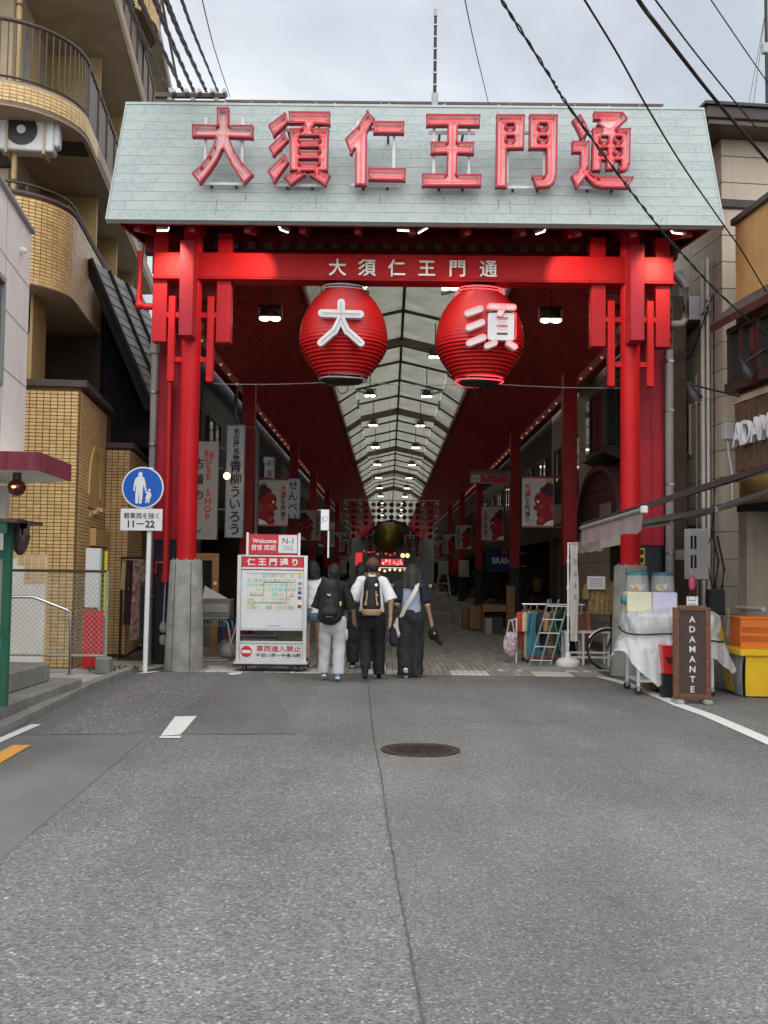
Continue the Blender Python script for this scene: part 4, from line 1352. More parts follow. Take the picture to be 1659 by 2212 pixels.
def banner(x0, x1, y, z0, z1, side, label, detail=True):
    """printed cloth on a bracket; side +1: lettering to the right of the face"""
    xp = LPX if side > 0 else RPX
    t = thing('street_banner', label, 'banner', ((x0+x1)/2, y, z0), group='guardian face banners on the arcade posts')
    mb = MB()
    P = [[(x0+(x1-x0)*i/8, y-.004*math.sin(i*1.1+j), z0+(z1-z0)*j/8) for i in range(9)] for j in range(9)]
    mb.grid(P)
    mb.build('cloth', 'banner_white', t, world=True)
    for z in (z0-.02, z1+.03):
        MB().b2(min(x0, xp), max(x1, xp), y-.02, y+.02, z-.015, z+.015).build('bracket_arm', 'red_post', t, world=True)
    def L2(u, v, o):
        uu = u if side > 0 else 1-u
        return (x0+(x1-x0)*uu, y-o, z0+(z1-z0)*v)
    def shape(pts, mat, o, name):
        q = [L2(u, v, o) for u, v in pts]
        MB().prism(q, (0, .002, 0)).build(name, mat, t, world=True)
    # a generic red guardian face in profile, top-knot up, nose towards the lettering
    shape([(.02, .02), (.52, .02), (.56, .10), (.50, .16), (.54, .22), (.55, .27), (.50, .30), (.57, .33), (.66, .36), (.63, .41), (.57, .46), (.60, .50), (.62, .58), (.57, .66), (.45, .72), (.30, .72), (.02, .62)], 'face_red', .018, 'face_print')
    shape([(.02, .55), (.10, .62), (.20, .64), (.32, .70), (.45, .74), (.42, .80), (.30, .84), (.24, .92), (.10, .92), (.02, .86)], 'hair_paint', .022, 'hair_print')
    if detail:
        shape([(.10, .90), (.24, .90), (.27, .97), (.18, .94), (.14, .985), (.10, .95), (.05, .97)], 'gold_paint', .026, 'crown_print')
        shape([(.30, .10), (.46, .10), (.48, .18), (.36, .20)], 'face_red_hi', .024, 'chin_print')
        shape([(.34, .36), (.46, .40), (.44, .46), (.34, .46)], 'face_red_hi', .024, 'cheek_print')
        shape([(.46, .585), (.58, .60), (.58, .625), (.44, .615)], 'hair_paint', .024, 'brow_print')
        shape([(.50+.04*math.cos(a), .515+.03*math.sin(a)) for a in [2*PI*i/10 for i in range(10)]], 'paint_white', .026, 'eye_print')
        shape([(.42, .235), (.54, .25), (.53, .27), (.42, .26)], 'hair_paint', .026, 'mouth_print')
        shape([(.02, .30), (.12, .32), (.14, .42), (.08, .48), (.02, .46)], 'face_red_hi', .024, 'ear_print')
        shape([(.02, .02), (.34, .02), (.20, .10), (.02, .14)], 'paint_white', .023, 'collar_print')
    h = z1-z0
    sz = h*.105
    c = L2(.83, .83, .012)
    vtext('大須', sz*1.25, sz*1.35, 'ink_red', t, c, ext=.002, bold=.004, world=True)
    c = L2(.83, .60, .012)
    vtext('仁王門通り', sz*1.05, sz*1.10, 'ink_black', t, c, ext=.002, bold=.003, world=True)
bz = ['first', 'second', 'third', 'fourth', 'fifth']
for i, y in enumerate(LY):
    banner(LPX+.26, LPX+.96, y, 2.62, 3.68, 1, 'red guardian face banner, %s from the gate on the udon sign side' % bz[i], i < 3)
for i, y in enumerate(RY):
    banner(RPX-1.04, RPX-.34, y, 2.60, 3.66, -1, 'red guardian face banner, %s from the gate on the clothes rack side' % bz[i], i < 3)

# ------------------------------------------------------------------ strings of round lanterns and the gilded ball
def strings(y, z, xs, counts, r, step, where):
    t = thing('hanging_rod', 'thin rod carrying lantern strings, %s' % where, 'rod', (AC, y, z))
    MB().cyl((xs[0]-.1, y, z), (xs[-1]+.1, y, z), .02, n=6).build('rod', 'steel_white', t, world=True)
    for k in (0.15, .85):
        x = xs[0]+(xs[-1]-xs[0])*k
        MB().cyl((x, y, z), (x, y, RZ_-.7), .006, n=4).build('hanger', 'steel_grey', t, world=True)
    for i, (x, n) in enumerate(zip(xs, counts)):
        white = i % 2 == 0
        s = thing('lantern_string', '%s string of small %s paper lanterns, %s' % (['leftmost', '2nd', '3rd', '4th', '5th', '6th', '7th', '8th', '9th', '10th', '11th', '12th', '13th', '14th', 'rightmost'][i], 'white' if white else 'red', where), 'lantern string', (x, y, z-step*n), group='strings of small round lanterns, '+where)
        MB().cyl((x, y, z-.02), (x, y, z-.02-step*n), .006, n=4).build('cord', 'steel_white', s, world=True)
        for k in range(n):
            zz = z-.16-step*k
            MB().sphere((x, y, zz), (r, r, r*.95), 12, 8).build('lantern', 'paper_white' if white else 'paper_red', s, world=True, smooth=60)
            if white:
                a = random.uniform(-.7, .7)
                o = Vector((math.sin(a)*r*.93, -math.cos(a)*r*.93, random.uniform(-.1, .1)*r))
                MB().cyl(Vector((x, y, zz))+o*.94, Vector((x, y, zz))+o*1.06, r*.42, n=12).build('ring_mark', 'ink_black', s, world=True)
        if i % 3 == 1:
            MB().b2(x-.03, x+.03, y-.004, y+.004, z-.2-step*n-.28, z-.2-step*n).build('paper_tail', 'paper_white', s, world=True)
zt = 1.55+(1236-1081)*40/FPX
xs = [at(x, 1081, 40).x for x in (747, 764, 777, 791, 807, 819, 832, 846, 860, 874, 887, 902, 916, 930, 944)]
strings(40, zt, xs, [7, 6, 5, 4, 4, 4, 3, 3, 3, 4, 4, 5, 5, 6, 7], .095, .243, 'on the near rod behind the gilded ball')
xs = [AC-.05+(k-7)*.235 for k in range(15)]
strings(62, 3.75, xs, [6, 5, 4, 4, 3, 3, 3, 3, 3, 3, 3, 4, 4, 5, 6], .095, .25, 'on the far rod deep in the arcade')
c = at(839, 1161, 37)
t = thing('gilded_ball', 'large dull gold ball hanging in the middle of the arcade', 'ball', (c.x, c.y, c.z-.54), )
MB().sphere((0, 0, .54), .54, 40, 24).build('shell', 'gold_ball', t, smooth=90)
MB().tube([(math.cos(a)*.542, 0, .54+math.sin(a)*.542) for a in [2*PI*i/40 for i in range(40)]], .006, 4, closed=True).build('seam', 'frame_brown', t)
MB().cyl((0, 0, 1.07), (0, 0, 6.0), .008, n=5).build('cord', 'steel_grey', t)
for k in range(3):
    MB().b2(-.15+k*.15-.012, -.15+k*.15+.012, -.53, -.52, .86-.04*k, 1.08).build('paper_tail', 'paper_white', t)

# ------------------------------------------------------------------ shops down both sides
def clutter(t, x0, x1, y0, y1, z1, n, mats, name='goods'):
    for k in range(n):
        sx, sy, sz = random.uniform(.12, .42), random.uniform(.12, .45), random.uniform(.10, .5)
        x, y = random.uniform(x0, x1), random.uniform(y0, y1)
        z = random.choice([0.02, .5, .95, 1.4]) if z1 > 1 else .02
        MB().b2(x-sx/2, x+sx/2, y-sy/2, y+sy/2, z, min(z+sz, z1), .01).build(name, random.choice(mats), t, world=True)
GOODS = ['wood_box', 'interior_brown', 'cream_board', 'shutter_grey', 'curtain_red', 'sticker_blue', 'wood_warm', 'capsule_teal', 'paper_red', 'banner_white', 'black_plastic']
def shop(side, y0, y1, upper, label, opening='goods', top=6.2, sign=None):
    fx = -4.15 if side < 0 else 4.75
    d = -1 if side < 0 else 1
    t = thing('shop_building', label, 'shop', (fx, (y0+y1)/2, 0), group='shops along the arcade')
    MB().b2(fx, fx+d*.2, y0, y1, 2.95, top).build('upper_wall', upper, t, world=True)
    MB().b2(fx-d*.02, fx+d*.2, y0, y1, 2.55, 2.95).build('shop_fascia', 'interior_brown', t, world=True)
    MB().b2(fx+d*.21, fx+d*6, y0, y1, 5.9, top).build('roof', 'steel_grey', t, world=True)
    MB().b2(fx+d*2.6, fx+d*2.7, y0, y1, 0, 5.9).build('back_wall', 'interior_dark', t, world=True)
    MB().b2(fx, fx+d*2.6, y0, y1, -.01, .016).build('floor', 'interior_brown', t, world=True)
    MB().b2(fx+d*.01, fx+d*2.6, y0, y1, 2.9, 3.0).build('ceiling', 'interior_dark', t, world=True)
    for yy in (y0, y1-.25):
        MB().b2(fx-d*.01, fx+d*2.6, yy, yy+.25, 0, 2.55).build('pier', 'interior_brown', t, world=True)
    n = max(1, int((y1-y0)/3))
    for k in range(n):
        yc = y0+(y1-y0)*(k+.5)/n
        w_ = MB().b2(fx-d*.03, fx-d*.005, yc-.8, yc+.8, 3.6, 5.0).build('window', 'glass_dark', t, world=True)
        for yy in (yc-.8, yc, yc+.8):
            MB().b2(fx-d*.06, fx, yy-.03, yy+.03, 3.56, 5.04).build('window_frame', 'glass_frame', w_, world=True)
        for zz in (3.57, 5.03):
            MB().b2(fx-d*.062, fx, yc-.8, yc+.8, zz-.03, zz+.03).build('window_frame', 'glass_frame', w_, world=True)
    if opening == 'shutter':
        z = 0.02
        while z < 2.5:
            MB().b2(fx+d*.12, fx+d*.14, y0+.26, y1-.26, z, z+.088).build('shutter_slat', 'shutter_grey', t, world=True)
            z += .095 if y0 < 30 else .3
    else:
        clutter(t, fx+d*.15, fx+d*1.9, y0+.3, y1-.3, 2.4, 16, GOODS)
        clutter(t, fx-d*.55, fx-d*.05, y0+.3, y1-.3, 0.9, 7, GOODS)
        MB().b2(fx+d*1.6, fx+d*1.95, y0+.3, y1-.3, 0, 1.9).build('shelf_unit', 'interior_brown', t, world=True)
    return t
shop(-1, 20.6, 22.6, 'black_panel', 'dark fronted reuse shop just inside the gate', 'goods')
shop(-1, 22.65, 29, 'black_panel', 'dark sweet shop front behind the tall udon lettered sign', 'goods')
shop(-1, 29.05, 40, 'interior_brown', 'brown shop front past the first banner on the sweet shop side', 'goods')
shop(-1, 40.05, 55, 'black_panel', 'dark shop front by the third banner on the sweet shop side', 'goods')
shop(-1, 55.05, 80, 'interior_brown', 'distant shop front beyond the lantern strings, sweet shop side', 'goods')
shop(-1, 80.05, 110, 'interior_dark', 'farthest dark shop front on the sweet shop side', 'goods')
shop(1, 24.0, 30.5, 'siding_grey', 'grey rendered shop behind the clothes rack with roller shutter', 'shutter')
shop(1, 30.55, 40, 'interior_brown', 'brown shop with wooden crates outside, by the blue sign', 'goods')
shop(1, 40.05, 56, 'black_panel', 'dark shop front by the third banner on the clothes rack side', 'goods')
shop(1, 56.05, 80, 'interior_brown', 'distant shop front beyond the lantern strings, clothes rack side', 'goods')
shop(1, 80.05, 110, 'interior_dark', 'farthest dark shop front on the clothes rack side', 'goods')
# first shop on the clothes rack side: maroon boarded gable, ochre boards above
t = thing('boarded_shop', 'maroon and ochre boarded shop with arched gable and bay window', 'shop', (4.75, 20.8, 0))
fx = 4.75
MB().b2(fx+.03, fx+.25, 17.5, 23.98, 0, 6.3).build('wall', 'interior_brown', t, world=True)
MB().b2(fx+.3, fx+6, 17.5, 23.98, 5.9, 6.3).build('roof', 'steel_grey', t, world=True)
bd = {}
z = 2.5
while z < 6.2:
    m_ = 'siding_ochre' if z > 3.3 else 'siding_maroon'
    MB().prism([(fx+.028, 17.5, z), (fx-.012, 17.5, z+.005), (fx+.012, 17.5, z+.165), (fx+.028, 17.5, z+.165)], (0, 6.45, 0)).build('siding_board', m_, t, world=True)
    z += .17
ga = MB()
arch = [(19.7, 2.5)] + [(19.7+2.1*(1-math.cos(a)), 2.5+1.2*math.sin(a)**.8) for a in [PI/2*k/8 for k in range(1, 9)]]
arch += [(23.9-(p[0]-19.7), p[1]) for p in arch[::-1][1:]]
ga.prism([(fx-.35, y, z) for y, z in arch], (.3, 0, 0))
gab = ga.build('arched_gable', 'siding_maroon', t, world=True)
mb = MB()
for (ya, za), (yb, zb) in zip(arch, arch[1:]):
    mb.prism([(fx-.45, ya, za), (fx-.45, yb, zb), (fx-.45, yb, zb+.12), (fx-.45, ya, za+.12)], (.45, 0, 0))
mb.build('gable_roof', 'siding_maroon', gab, world=True)
z = 2.62
while z < 3.5:
    MB().b2(fx-.356, fx-.351, 19.95+(z-2.5)*1.0, 23.65-(z-2.5)*1.0, z, z+.012).build('board_joint', 'black_panel', gab, world=True)
    z += .17
MB().b2(fx-.37, fx-.352, 20.7, 21.7, 2.55, 3.0).build('notice_board', 'cream_board', gab, world=True)
bw = MB().b2(fx-.45, fx-.02, 20.8, 22.8, 4.0, 5.4).build('bay_window', 'glass_frame', t, world=True)
for a in range(3):
    MB().b2(fx-.47, fx-.455, 20.9+a*.63, 21.45+a*.63, 4.15, 5.3).build('pane', 'glass_dark', bw, world=True)
for a in range(2):
    MB().b2(fx-.40+a*.19, fx-.24+a*.19, 20.785, 20.798, 4.15, 5.3).build('pane', 'glass_dark', bw, world=True)
MB().prism([(fx-.5, 20.7, 4.0), (fx, 20.7, 4.0), (fx, 20.7, 3.8)], (0, 2.2, 0)).build('sill', 'glass_frame', bw, world=True)
MB().tube([(fx-.05, 20.4, 6.2), (fx-.05, 20.4, 4.1), (fx-.05, 20.6, 3.85), (fx-.05, 22.9, 3.78)], .035, 6).build('conduit', 'steel_grey', t, world=True, smooth=60)
P = []
for j in range(5):
    u = j/4
    P.append([(fx-.02-1.1*u, 17.9+3.2*i/14, 2.48-.30*u-(.22 if j == 4 else 0)+.015*math.sin(i*1.7+j)) for i in range(15)])
P[4] = [(p[0]+.02, p[1], p[2]) for p in P[4]]
MB().grid(P).build('awning', 'cream_cloth', t, world=True, smooth=60)
MB().prism([(fx-1.12, 17.9, 2.20), (fx-1.12, 17.9, 2.0), (fx-.1, 17.9, 2.2), (fx-.02, 17.9, 2.46)], (0, .02, 0)).build('awning_side', 'cream_cloth', t, world=True)
MB().b2(fx-.02, fx+.02, 18.0, 18.9, .1, 2.2).build('shop_window', 'glass_dark', t, world=True)
clutter(t, fx-.4, fx-.05, 18.0, 21.0, 1.2, 8, GOODS)

# ------------------------------------------------------------------ signs that stick out over the arcade
def sign_box(x0, x1, y, z0, z1, mat, label, depth=.14, edge='steel_grey', arm=None):
    t = thing('projecting_sign', label, 'sign', ((x0+x1)/2, y, z0))
    MB().b2(x0, x1, y, y+depth, z0, z1, .01).build('face', mat, t, world=True)
    mb = MB()
    for x in (x0, x1):
        mb.b2(x-.012, x+.012, y-.012, y+depth+.01, z0, z1)
    for z in (z0, z1):
        mb.b2(x0-.012, x1+.012, y-.011, y+depth+.011, z-.012, z+.012)
    mb.build('edge_trim', edge, t, world=True)
    if arm is not None:
        for z in (z0+.25*(z1-z0), z0+.8*(z1-z0)):
            MB().b2(min(arm, x0), max(arm, x1), y+.04, y+.08, z-.02, z+.02).build('bracket', 'steel_grey', t, world=True)
    return t
a, b = at(400, 955, 19.2), at(466, 1164, 19.2)
t = sign_box(a.x, b.x, 19.2, b.z, a.z, 'cream_board', 'grey-white vertical sign reading Re USE SHOP beside the red column', arm=-4.2)
text('Re', .17, 'ink_red', t, at(452, 980, 19.19), bold=.003, world=True)
vtext('USE SHOP', .17, .149, 'ink_red', t, at(451, 995, 19.19), bold=.003, world=True)
vtext('古着の しばた', .21, .30, 'ink_black', t, at(430, 1000, 19.19), bold=.002, world=True)
a, b = at(491, 919, 23.6), at(524, 1161, 23.6)
t = sign_box(a.x, b.x, 23.6, b.z, a.z, 'sign_dim', 'tall lit white sign with black brush lettering for uiro sweets', arm=-4.2)
xm = 509
vtext('名古屋名物', .15, .150, 'ink_black', t, at(xm+2, 932, 23.59), bold=.004, world=True)
vtext('青柳ういろう', .285, .285, 'ink_black', t, at(xm, 1008, 23.59), bold=.006, world=True)
c = at(490, 1028, 22.9)
t = thing('globe_lamp', 'small glowing globe lamp beside the tall white sign', 'lamp', (c.x, c.y, c.z-.08))
MB().sphere((0, 0, .08), .075, 14, 10).build('globe', 'bulb_warm', t, smooth=90)
MB().tube([(0, 0, .15), (-.1, .05, .25), (-.8, .1, .28)], .012, 5).build('arm', 'steel_grey', t)
a, b = at(561, 987, 34), at(592, 1052, 34)
t = sign_box(a.x, b.x, 34, b.z, a.z, 'sign_dim', 'small pale sign above the first banner bracket', arm=-4.2)
vtext('創業', .22, .34, 'ink_black', t, at(583, 1000, 33.99), world=True)
vtext('森', .36, .3, 'ink_black', t, at(577, 1040, 33.99), bold=.006, world=True)
a, b = at(622, 1034, 35.2), at(647, 1120, 35.2)
t = sign_box(a.x, b.x, 35.2, b.z, a.z, 'sign_dim', 'white sign reading senbei behind the second banner', arm=-4.2)
vtext('せんべい', .34, .37, 'ink_black', t, at(633, 1048, 35.19), bold=.006, world=True)
a, b = at(686, 1100, 44), at(711, 1146, 44)
t = sign_box(a.x, b.x, 44, b.z, a.z, 'sign_lit', 'brightest white sign with two thin red rings', arm=-4.2)
for k in (-1, 1):
    cc = at(698+k*4, 1122-k*1.5, 43.98)
    MB().tube([cc+Vector((math.cos(u)*.11, 0, math.sin(u)*.11)) for u in [2*PI*i/18 for i in range(18)]], .008, 4, closed=True).build('ring_mark', 'ink_red', t, world=True)
MB().b2(at(708, 1150, 44).x, at(711, 1150, 44).x, 44.0, 44.1, at(709, 1205, 44).z, b.z-.02).build('lower_tube', 'sign_lit', t, world=True)
a, b = at(1017, 1024, 32.6), at(1096, 1044, 32.6)
t = sign_box(a.x, b.x, 32.6, b.z, a.z, 'sign_red', 'red hanging direction sign marked N-1 with white arrows', .08)
MB().b2(a.x+.02, a.x+.30, 32.59, 32.598, b.z+.03, a.z-.03).build('number_plate', 'white_board', t, world=True)
text('N-1', .17, 'ink_black', t, (a.x+.16, 32.585, (a.z+b.z)/2), world=True)
for k in (0.42, .75):
    x = a.x+(b.x-a.x)*k
    text('↑', .16, 'paint_white', t, (x, 32.59, a.z-.09), world=True)
MB().b2(a.x-.02, b.x, 32.6, 32.66, a.z+.02, a.z+.12).build('header_strip', 'shutter_grey', t, world=True)
MB().b2(a.x, RPX, 32.65, 32.7, a.z+.13, a.z+.17).build('bracket', 'red_post', t, world=True)
a, b = at(1050, 1184, 36), at(1112, 1236, 36)
t = sign_box(a.x, b.x, 36, b.z, a.z, 'blue_awning', 'dark blue shop sign with white block letters behind a red post', .2, 'blue_awning', arm=4.75)
text('BRAND', .30, 'paint_white', t, at(1088, 1211, 35.98), bold=.006, aspect=.8, world=True)
c = at(1090, 1192, 35.985)
MB().cyl(c, c+Vector((0, .01, 0)), .10, n=14).build('emblem', 'face_red_hi', t, world=True)
# yellow strip signs by the gate posts
for px, Y, lb in ((377, 17.9, 'narrow yellow sign with black lettering behind the apartment side column'), (1385, 16.8, 'narrow yellow sign with black lettering behind the beige house side column')):
    a, b = at(px-7, 1166 if px < 500 else 1184, Y), at(px+8, 1236 if px < 500 else 1219, Y)
    t = thing('yellow_sign', lb, 'sign', ((a.x+b.x)/2, Y, b.z))
    MB().b2(a.x, b.x, Y, Y+.012, b.z, a.z).build('plate', 'yellow_sign', t, world=True)
    n = 3 if px < 500 else 2
    for k in range(n):
        zz = a.z-(a.z-b.z)*(k+.5)/n
        MB().b2(a.x+.02, b.x-.02, Y-.004, Y-.001, zz-.04, zz+.04).build('black_mark', 'ink_black', t, world=True)
# ------------------------------------------------------------------ far end
t = thing('end_sign', 'glowing red neon sign closing the far end of the arcade', 'neon sign', (0.3, 112, 2.2))
a, b = at(823, 1207, 112), at(871, 1222, 112)
MB().b2(a.x, b.x, 112, 112.2, b.z, a.z).build('panel', 'end_red', t, world=True)
for k in range(6):
    x = a.x+.2+(b.x-a.x-.4)*k/5
    for q in range(4):
        zz, xx = random.uniform(b.z+.1, a.z-.12), x+random.uniform(-.12, .12)
        hw_, hh_ = random.choice(((.13, .03), (.03, .13), (.08, .03)))
        MB().b2(xx-hw_, xx+hw_, 111.9-.01*q, 111.97, zz-hh_, zz+hh_).build('light_stroke', 'end_white', t, world=True)
MB().b2(a.x-.2, b.x+.3, 111.9, 111.97, b.z-.28, b.z-.2).build('light_bar', 'end_white', t, world=True)
a2, b2_ = at(768, 1194, 112), at(782, 1222, 112)
MB().b2(a2.x, b2_.x, 112, 112.2, b2_.z, a2.z).build('side_panel', 'end_red', t, world=True)
for k in range(9):
    p = at(780+k*9, 1192+random.uniform(-6, 8), 111)
    MB().sphere(p, random.uniform(.1, .2), 10, 8).build('red_globe', 'end_red', t, world=True)
for k in range(6):
    p = at(820+k*11, 1232+random.uniform(-3, 3), 100)
    MB().sphere(p, .13, 8, 6).build('warm_globe', 'bulb_far', t, world=True)
for k in (870, 880):
    p = at(k, 1200, 100)
    MB().sphere(p, .22, 8, 6).build('warm_globe', 'bulb_far', t, world=True)
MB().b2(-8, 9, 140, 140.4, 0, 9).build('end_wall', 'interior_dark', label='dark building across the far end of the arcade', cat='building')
# small hanging flags further down
for k, (px, py, Y, wd, hh, mt, lb) in enumerate(((1142-12, 1395/1.1573+8, 40, .32, .62, 'paper_red', 'red pennant'), (985, 1225, 52, .5, .8, 'paper_red', 'red cloth flag'), (1002, 1228, 50, .5, .8, 'banner_white', 'pale cloth flag'), (738, 1225, 52, .5, .7, 'banner_white', 'pale cloth flag'), (722, 1222, 46, .5, .7, 'paper_red', 'red cloth flag'), (958, 1226, 62, .6, .8, 'banner_white', 'small pale flag'))):
    p = at(px, py, Y)
    P = [[(p.x-wd/2+wd*i/5, Y+.03*math.sin(i+j), p.z+hh/2-hh*j/5) for i in range(6)] for j in range(6)]
    MB().grid(P).build('shop_flag', mt, smooth=60, label='%s hanging outside shops, %s' % (lb, ['by the crate shop', 'right of the arcade middle', 'beside the red one right of the middle', 'left of the arcade middle', 'nearest the lit ring sign', 'farthest right of the middle'][k]), cat='flag')
# ------------------------------------------------------------------ tile cladding
_til = {}
TW, TH, TGX, TGZ = .095, .045, .0105, .0105
def tile_mesh(mat):
    if mat not in _til:
        _til[mat] = MB().add([(-TW/2, 0, -TH/2), (TW/2, 0, -TH/2), (TW/2, 0, TH/2), (-TW/2, 0, TH/2), (-TW/2+.002, -.006, -TH/2+.002), (TW/2-.002, -.006, -TH/2+.002), (TW/2-.002, -.006, TH/2-.002), (-TW/2+.002, -.006, TH/2-.002)],
                             [(4, 5, 6, 7), (0, 1, 5, 4), (1, 2, 6, 5), (2, 3, 7, 6), (3, 0, 4, 7)]).mesh('tile', mat)
    return _til[mat]
def path_at(path, s):
    for a, b in zip(path, path[1:]):
        l = math.hypot(b[0]-a[0], b[1]-a[1])
        if s <= l or b is path[-1]:
            u = s/l
            return a[0]+(b[0]-a[0])*u, a[1]+(b[1]-a[1])*u, math.atan2(b[1]-a[1], b[0]-a[0])
        s -= l
def tiles(path, z0, z1, parent, mask=None, single=None, mats=('tile_ochre', 'tile_ochre_b', 'tile_ochre_c'), wts=(.5, .3, .2), budget=[300]):
    """tiles along a plan path whose outside lies to its right; single(s,z) picks tiles kept as own objects"""
    tot = sum(math.hypot(b[0]-a[0], b[1]-a[1]) for a, b in zip(path, path[1:]))
    acc = {m_: MB() for m_ in mats}
    s = TW/2+.004
    while s < tot-TW/2:
        x, y, a = path_at(path, s)
        ca, sa = math.cos(a), math.sin(a)
        z = z0+TH/2+.004
        while z < z1-TH/2:
            if mask is None or mask(s, z):
                m_ = random.choices(mats, wts)[0]
                o = random.uniform(0, .0012)
                if single and budget[0] > 0 and single(s, z):
                    ob = inst(tile_mesh(m_), 'tile', parent, (x+sa*o, y-ca*o, z), (0, 0, a))
                    budget[0] -= 1
                else:
                    h, k = TW/2, TH/2
                    vs = []
                    for lx, ly, lz in ((-h, 0, -k), (h, 0, -k), (h, 0, k), (-h, 0, k), (-h+.002, -.006-o, -k+.002), (h-.002, -.006-o, -k+.002), (h-.002, -.006-o, k-.002), (-h+.002, -.006-o, k-.002)):
                        vs.append((x+lx*ca-ly*sa, y+lx*sa+ly*ca, z+lz))
                    acc[m_].add(vs, [(4, 5, 6, 7), (0, 1, 5, 4), (1, 2, 6, 5), (2, 3, 7, 6), (3, 0, 4, 7)])
            z += TH+TGZ
        s += TW+TGX
    for m_, mb in acc.items():
        if mb.v:
            tag(mb.build('tile_field', m_, parent), kind='stuff')

# ------------------------------------------------------------------ ochre tiled apartment block (local x towards the street, local y away)
cn = G(158, 1446)
ROT = R(6.5)
ap = thing('apartment_block', 'ochre tiled apartment block with curved balconies and brown railings', 'building', (cn.x, cn.y, 0), ROT)
MB().b2(-5, -.02, .02, 3.2, 0, 4.35).build('lower_wall', 'mortar', ap)
lw = MB().b2(-.02-.0, 0, .0, 2.62, 0, 4.36).build('side_wall', 'mortar', ap)
fw = MB().b2(-5, -.001, 0, .02, 0, 4.36).build('front_wall', 'mortar', ap)
def entr(s, z):     # opening in the front wall: s from x=-3.2
    x = -3.2+s
    if -1.22 < x < -.42 and z < 1.32: return False
    if -1.22 < x < -.75 and 1.3 < z < 1.3+math.sqrt(max(0, .49**2-(x+1.22)**2))*1.05: return False
    return True
def arch_mask(s, z):
    u = (s-1.45)/.62
    if abs(u) < 1 and 2.55 < z < 2.75+.85*math.sqrt(1-u*u): return False
    if 1.2 < s < 2.5 and 1.95 < z < 2.25: return False
    return True
tiles([(-3.2, -.001), (-.004, -.001)], .03, 4.34, fw, entr, lambda s, z: s > 2.05 and z > 2.6)
tiles([(.001, .004), (.001, 2.62)], .03, 4.34, lw, arch_mask)
MB().prism([(.004, 1.45+.60*math.cos(a), 2.75+.82*math.sin(a)) for a in [PI*k/12 for k in range(13)]]+[(.004, .85, 2.56), (.004, 2.05, 2.56)], (-.003, 0, 0)).build('arched_niche', 'tile_ochre_c', lw)
mb = MB()
for k in range(12):
    a0, a1 = PI*k/12, PI*(k+1)/12
    mb.prism([(.0, 1.45+.63*math.cos(a0), 2.75+.86*math.sin(a0)), (.0, 1.45+.63*math.cos(a1), 2.75+.86*math.sin(a1)), (.0, 1.45+.55*math.cos(a1), 2.75+.77*math.sin(a1)), (.0, 1.45+.55*math.cos(a0), 2.75+.77*math.sin(a0))], (.03, 0, 0))
mb.build('niche_surround', 'tile_ochre_c', lw)
for k in range(3):
    MB().b2(0, .03+.04*k, 1.0+k*.35, 1.3+k*.35, 2.40+.06*k, 2.47+.06*k).build('niche_step', 'tile_ochre', lw)
MB().b2(0, .10, 1.15, 2.5, 1.93, 2.22).build('lintel_block', 'tile_ochre_c', lw)
ent = MB().b2(-1.22, -.42, -.001, .0, 0, 1.75).build('entrance_recess', 'plaster_white', fw)
MB().b2(-5, .10, -.06, 2.70, 4.36, 4.47, .01).build('coping', 'coping_dark', ap)
# second, lower block nearer the arcade
b2w = MB().b2(-1.5, .44, 2.63, 6.5, 0, 3.72).build('low_wing', 'mortar', ap)
tiles([(.003, 2.626), (.436, 2.626)], .03, 3.71, b2w)
tiles([(.443, 2.64), (.443, 6.0)], .03, 3.71, b2w)
MB().b2(-1.5, .50, 2.56, 6.5, 3.72, 3.82, .01).build('coping', 'coping_dark', ap)
# balconies
def plan(y0, r, xs, ylen, n=10, left=-4.5):
    c = (xs-r, y0+r)
    return [(left, y0)] + [(c[0]+r*math.sin(a), c[1]-r*math.cos(a)) for a in [PI/2*k/n for k in range(n+1)]] + [(xs, y0+ylen)]
def slab(path, z0, z1, mat, name, back=2.2):
    pts = [(p[0], p[1], z0) for p in path] + [(path[-1][0]-back, path[-1][1], z0), (path[0][0], path[-1][1], z0)]
    return MB().prism(pts, (0, 0, z1-z0)).build(name, mat, ap)
P2 = plan(-.35, 1.15, -.30, 9.0)
P3 = plan(-.45, 1.35, -.16, 11.0)
s2 = slab(P2, 5.93, 6.09, 'soffit_beige', 'balcony_floor')
par = MB()
inner = [(p[0]*1.0-.12, p[1]+.12) for p in P2]
for a, b, c_, d in zip(P2, P2[1:], inner, inner[1:]):
    par.add([(a[0], a[1], 6.095), (b[0], b[1], 6.095), (b[0], b[1], 7.30), (a[0], a[1], 7.30), (c_[0], c_[1], 6.095), (d[0], d[1], 6.095), (d[0], d[1], 7.30), (c_[0], c_[1], 7.30)], [(0, 1, 2, 3), (5, 4, 7, 6), (3, 2, 6, 7)])
par = par.build('balcony_parapet', 'mortar', ap)
fine2 = dens(P2[:12], .1) + [P2[-1]]
tiles([p for p in P2], 5.94, 7.29, par, lambda s, z: s < 4.5-1.0+2.1+2.6)
MB().tube([(p[0]-.02, p[1]+.02, 7.33) for p in P2], .05, 8).build('coping_rail', 'coping_dark', ap, smooth=50)
MB().tube([(p[0]-.05, p[1]+.05, 7.50) for p in P2], .022, 8).build('hand_rail', 'rail_brown', ap, smooth=50)
for i in range(14):
    x, y, a = path_at(P2, 1.0+i*.9)
    MB().cyl((x-.05, y+.05, 7.32), (x-.05, y+.05, 7.50), .014, n=6).build('rail_stub', 'rail_brown', ap)
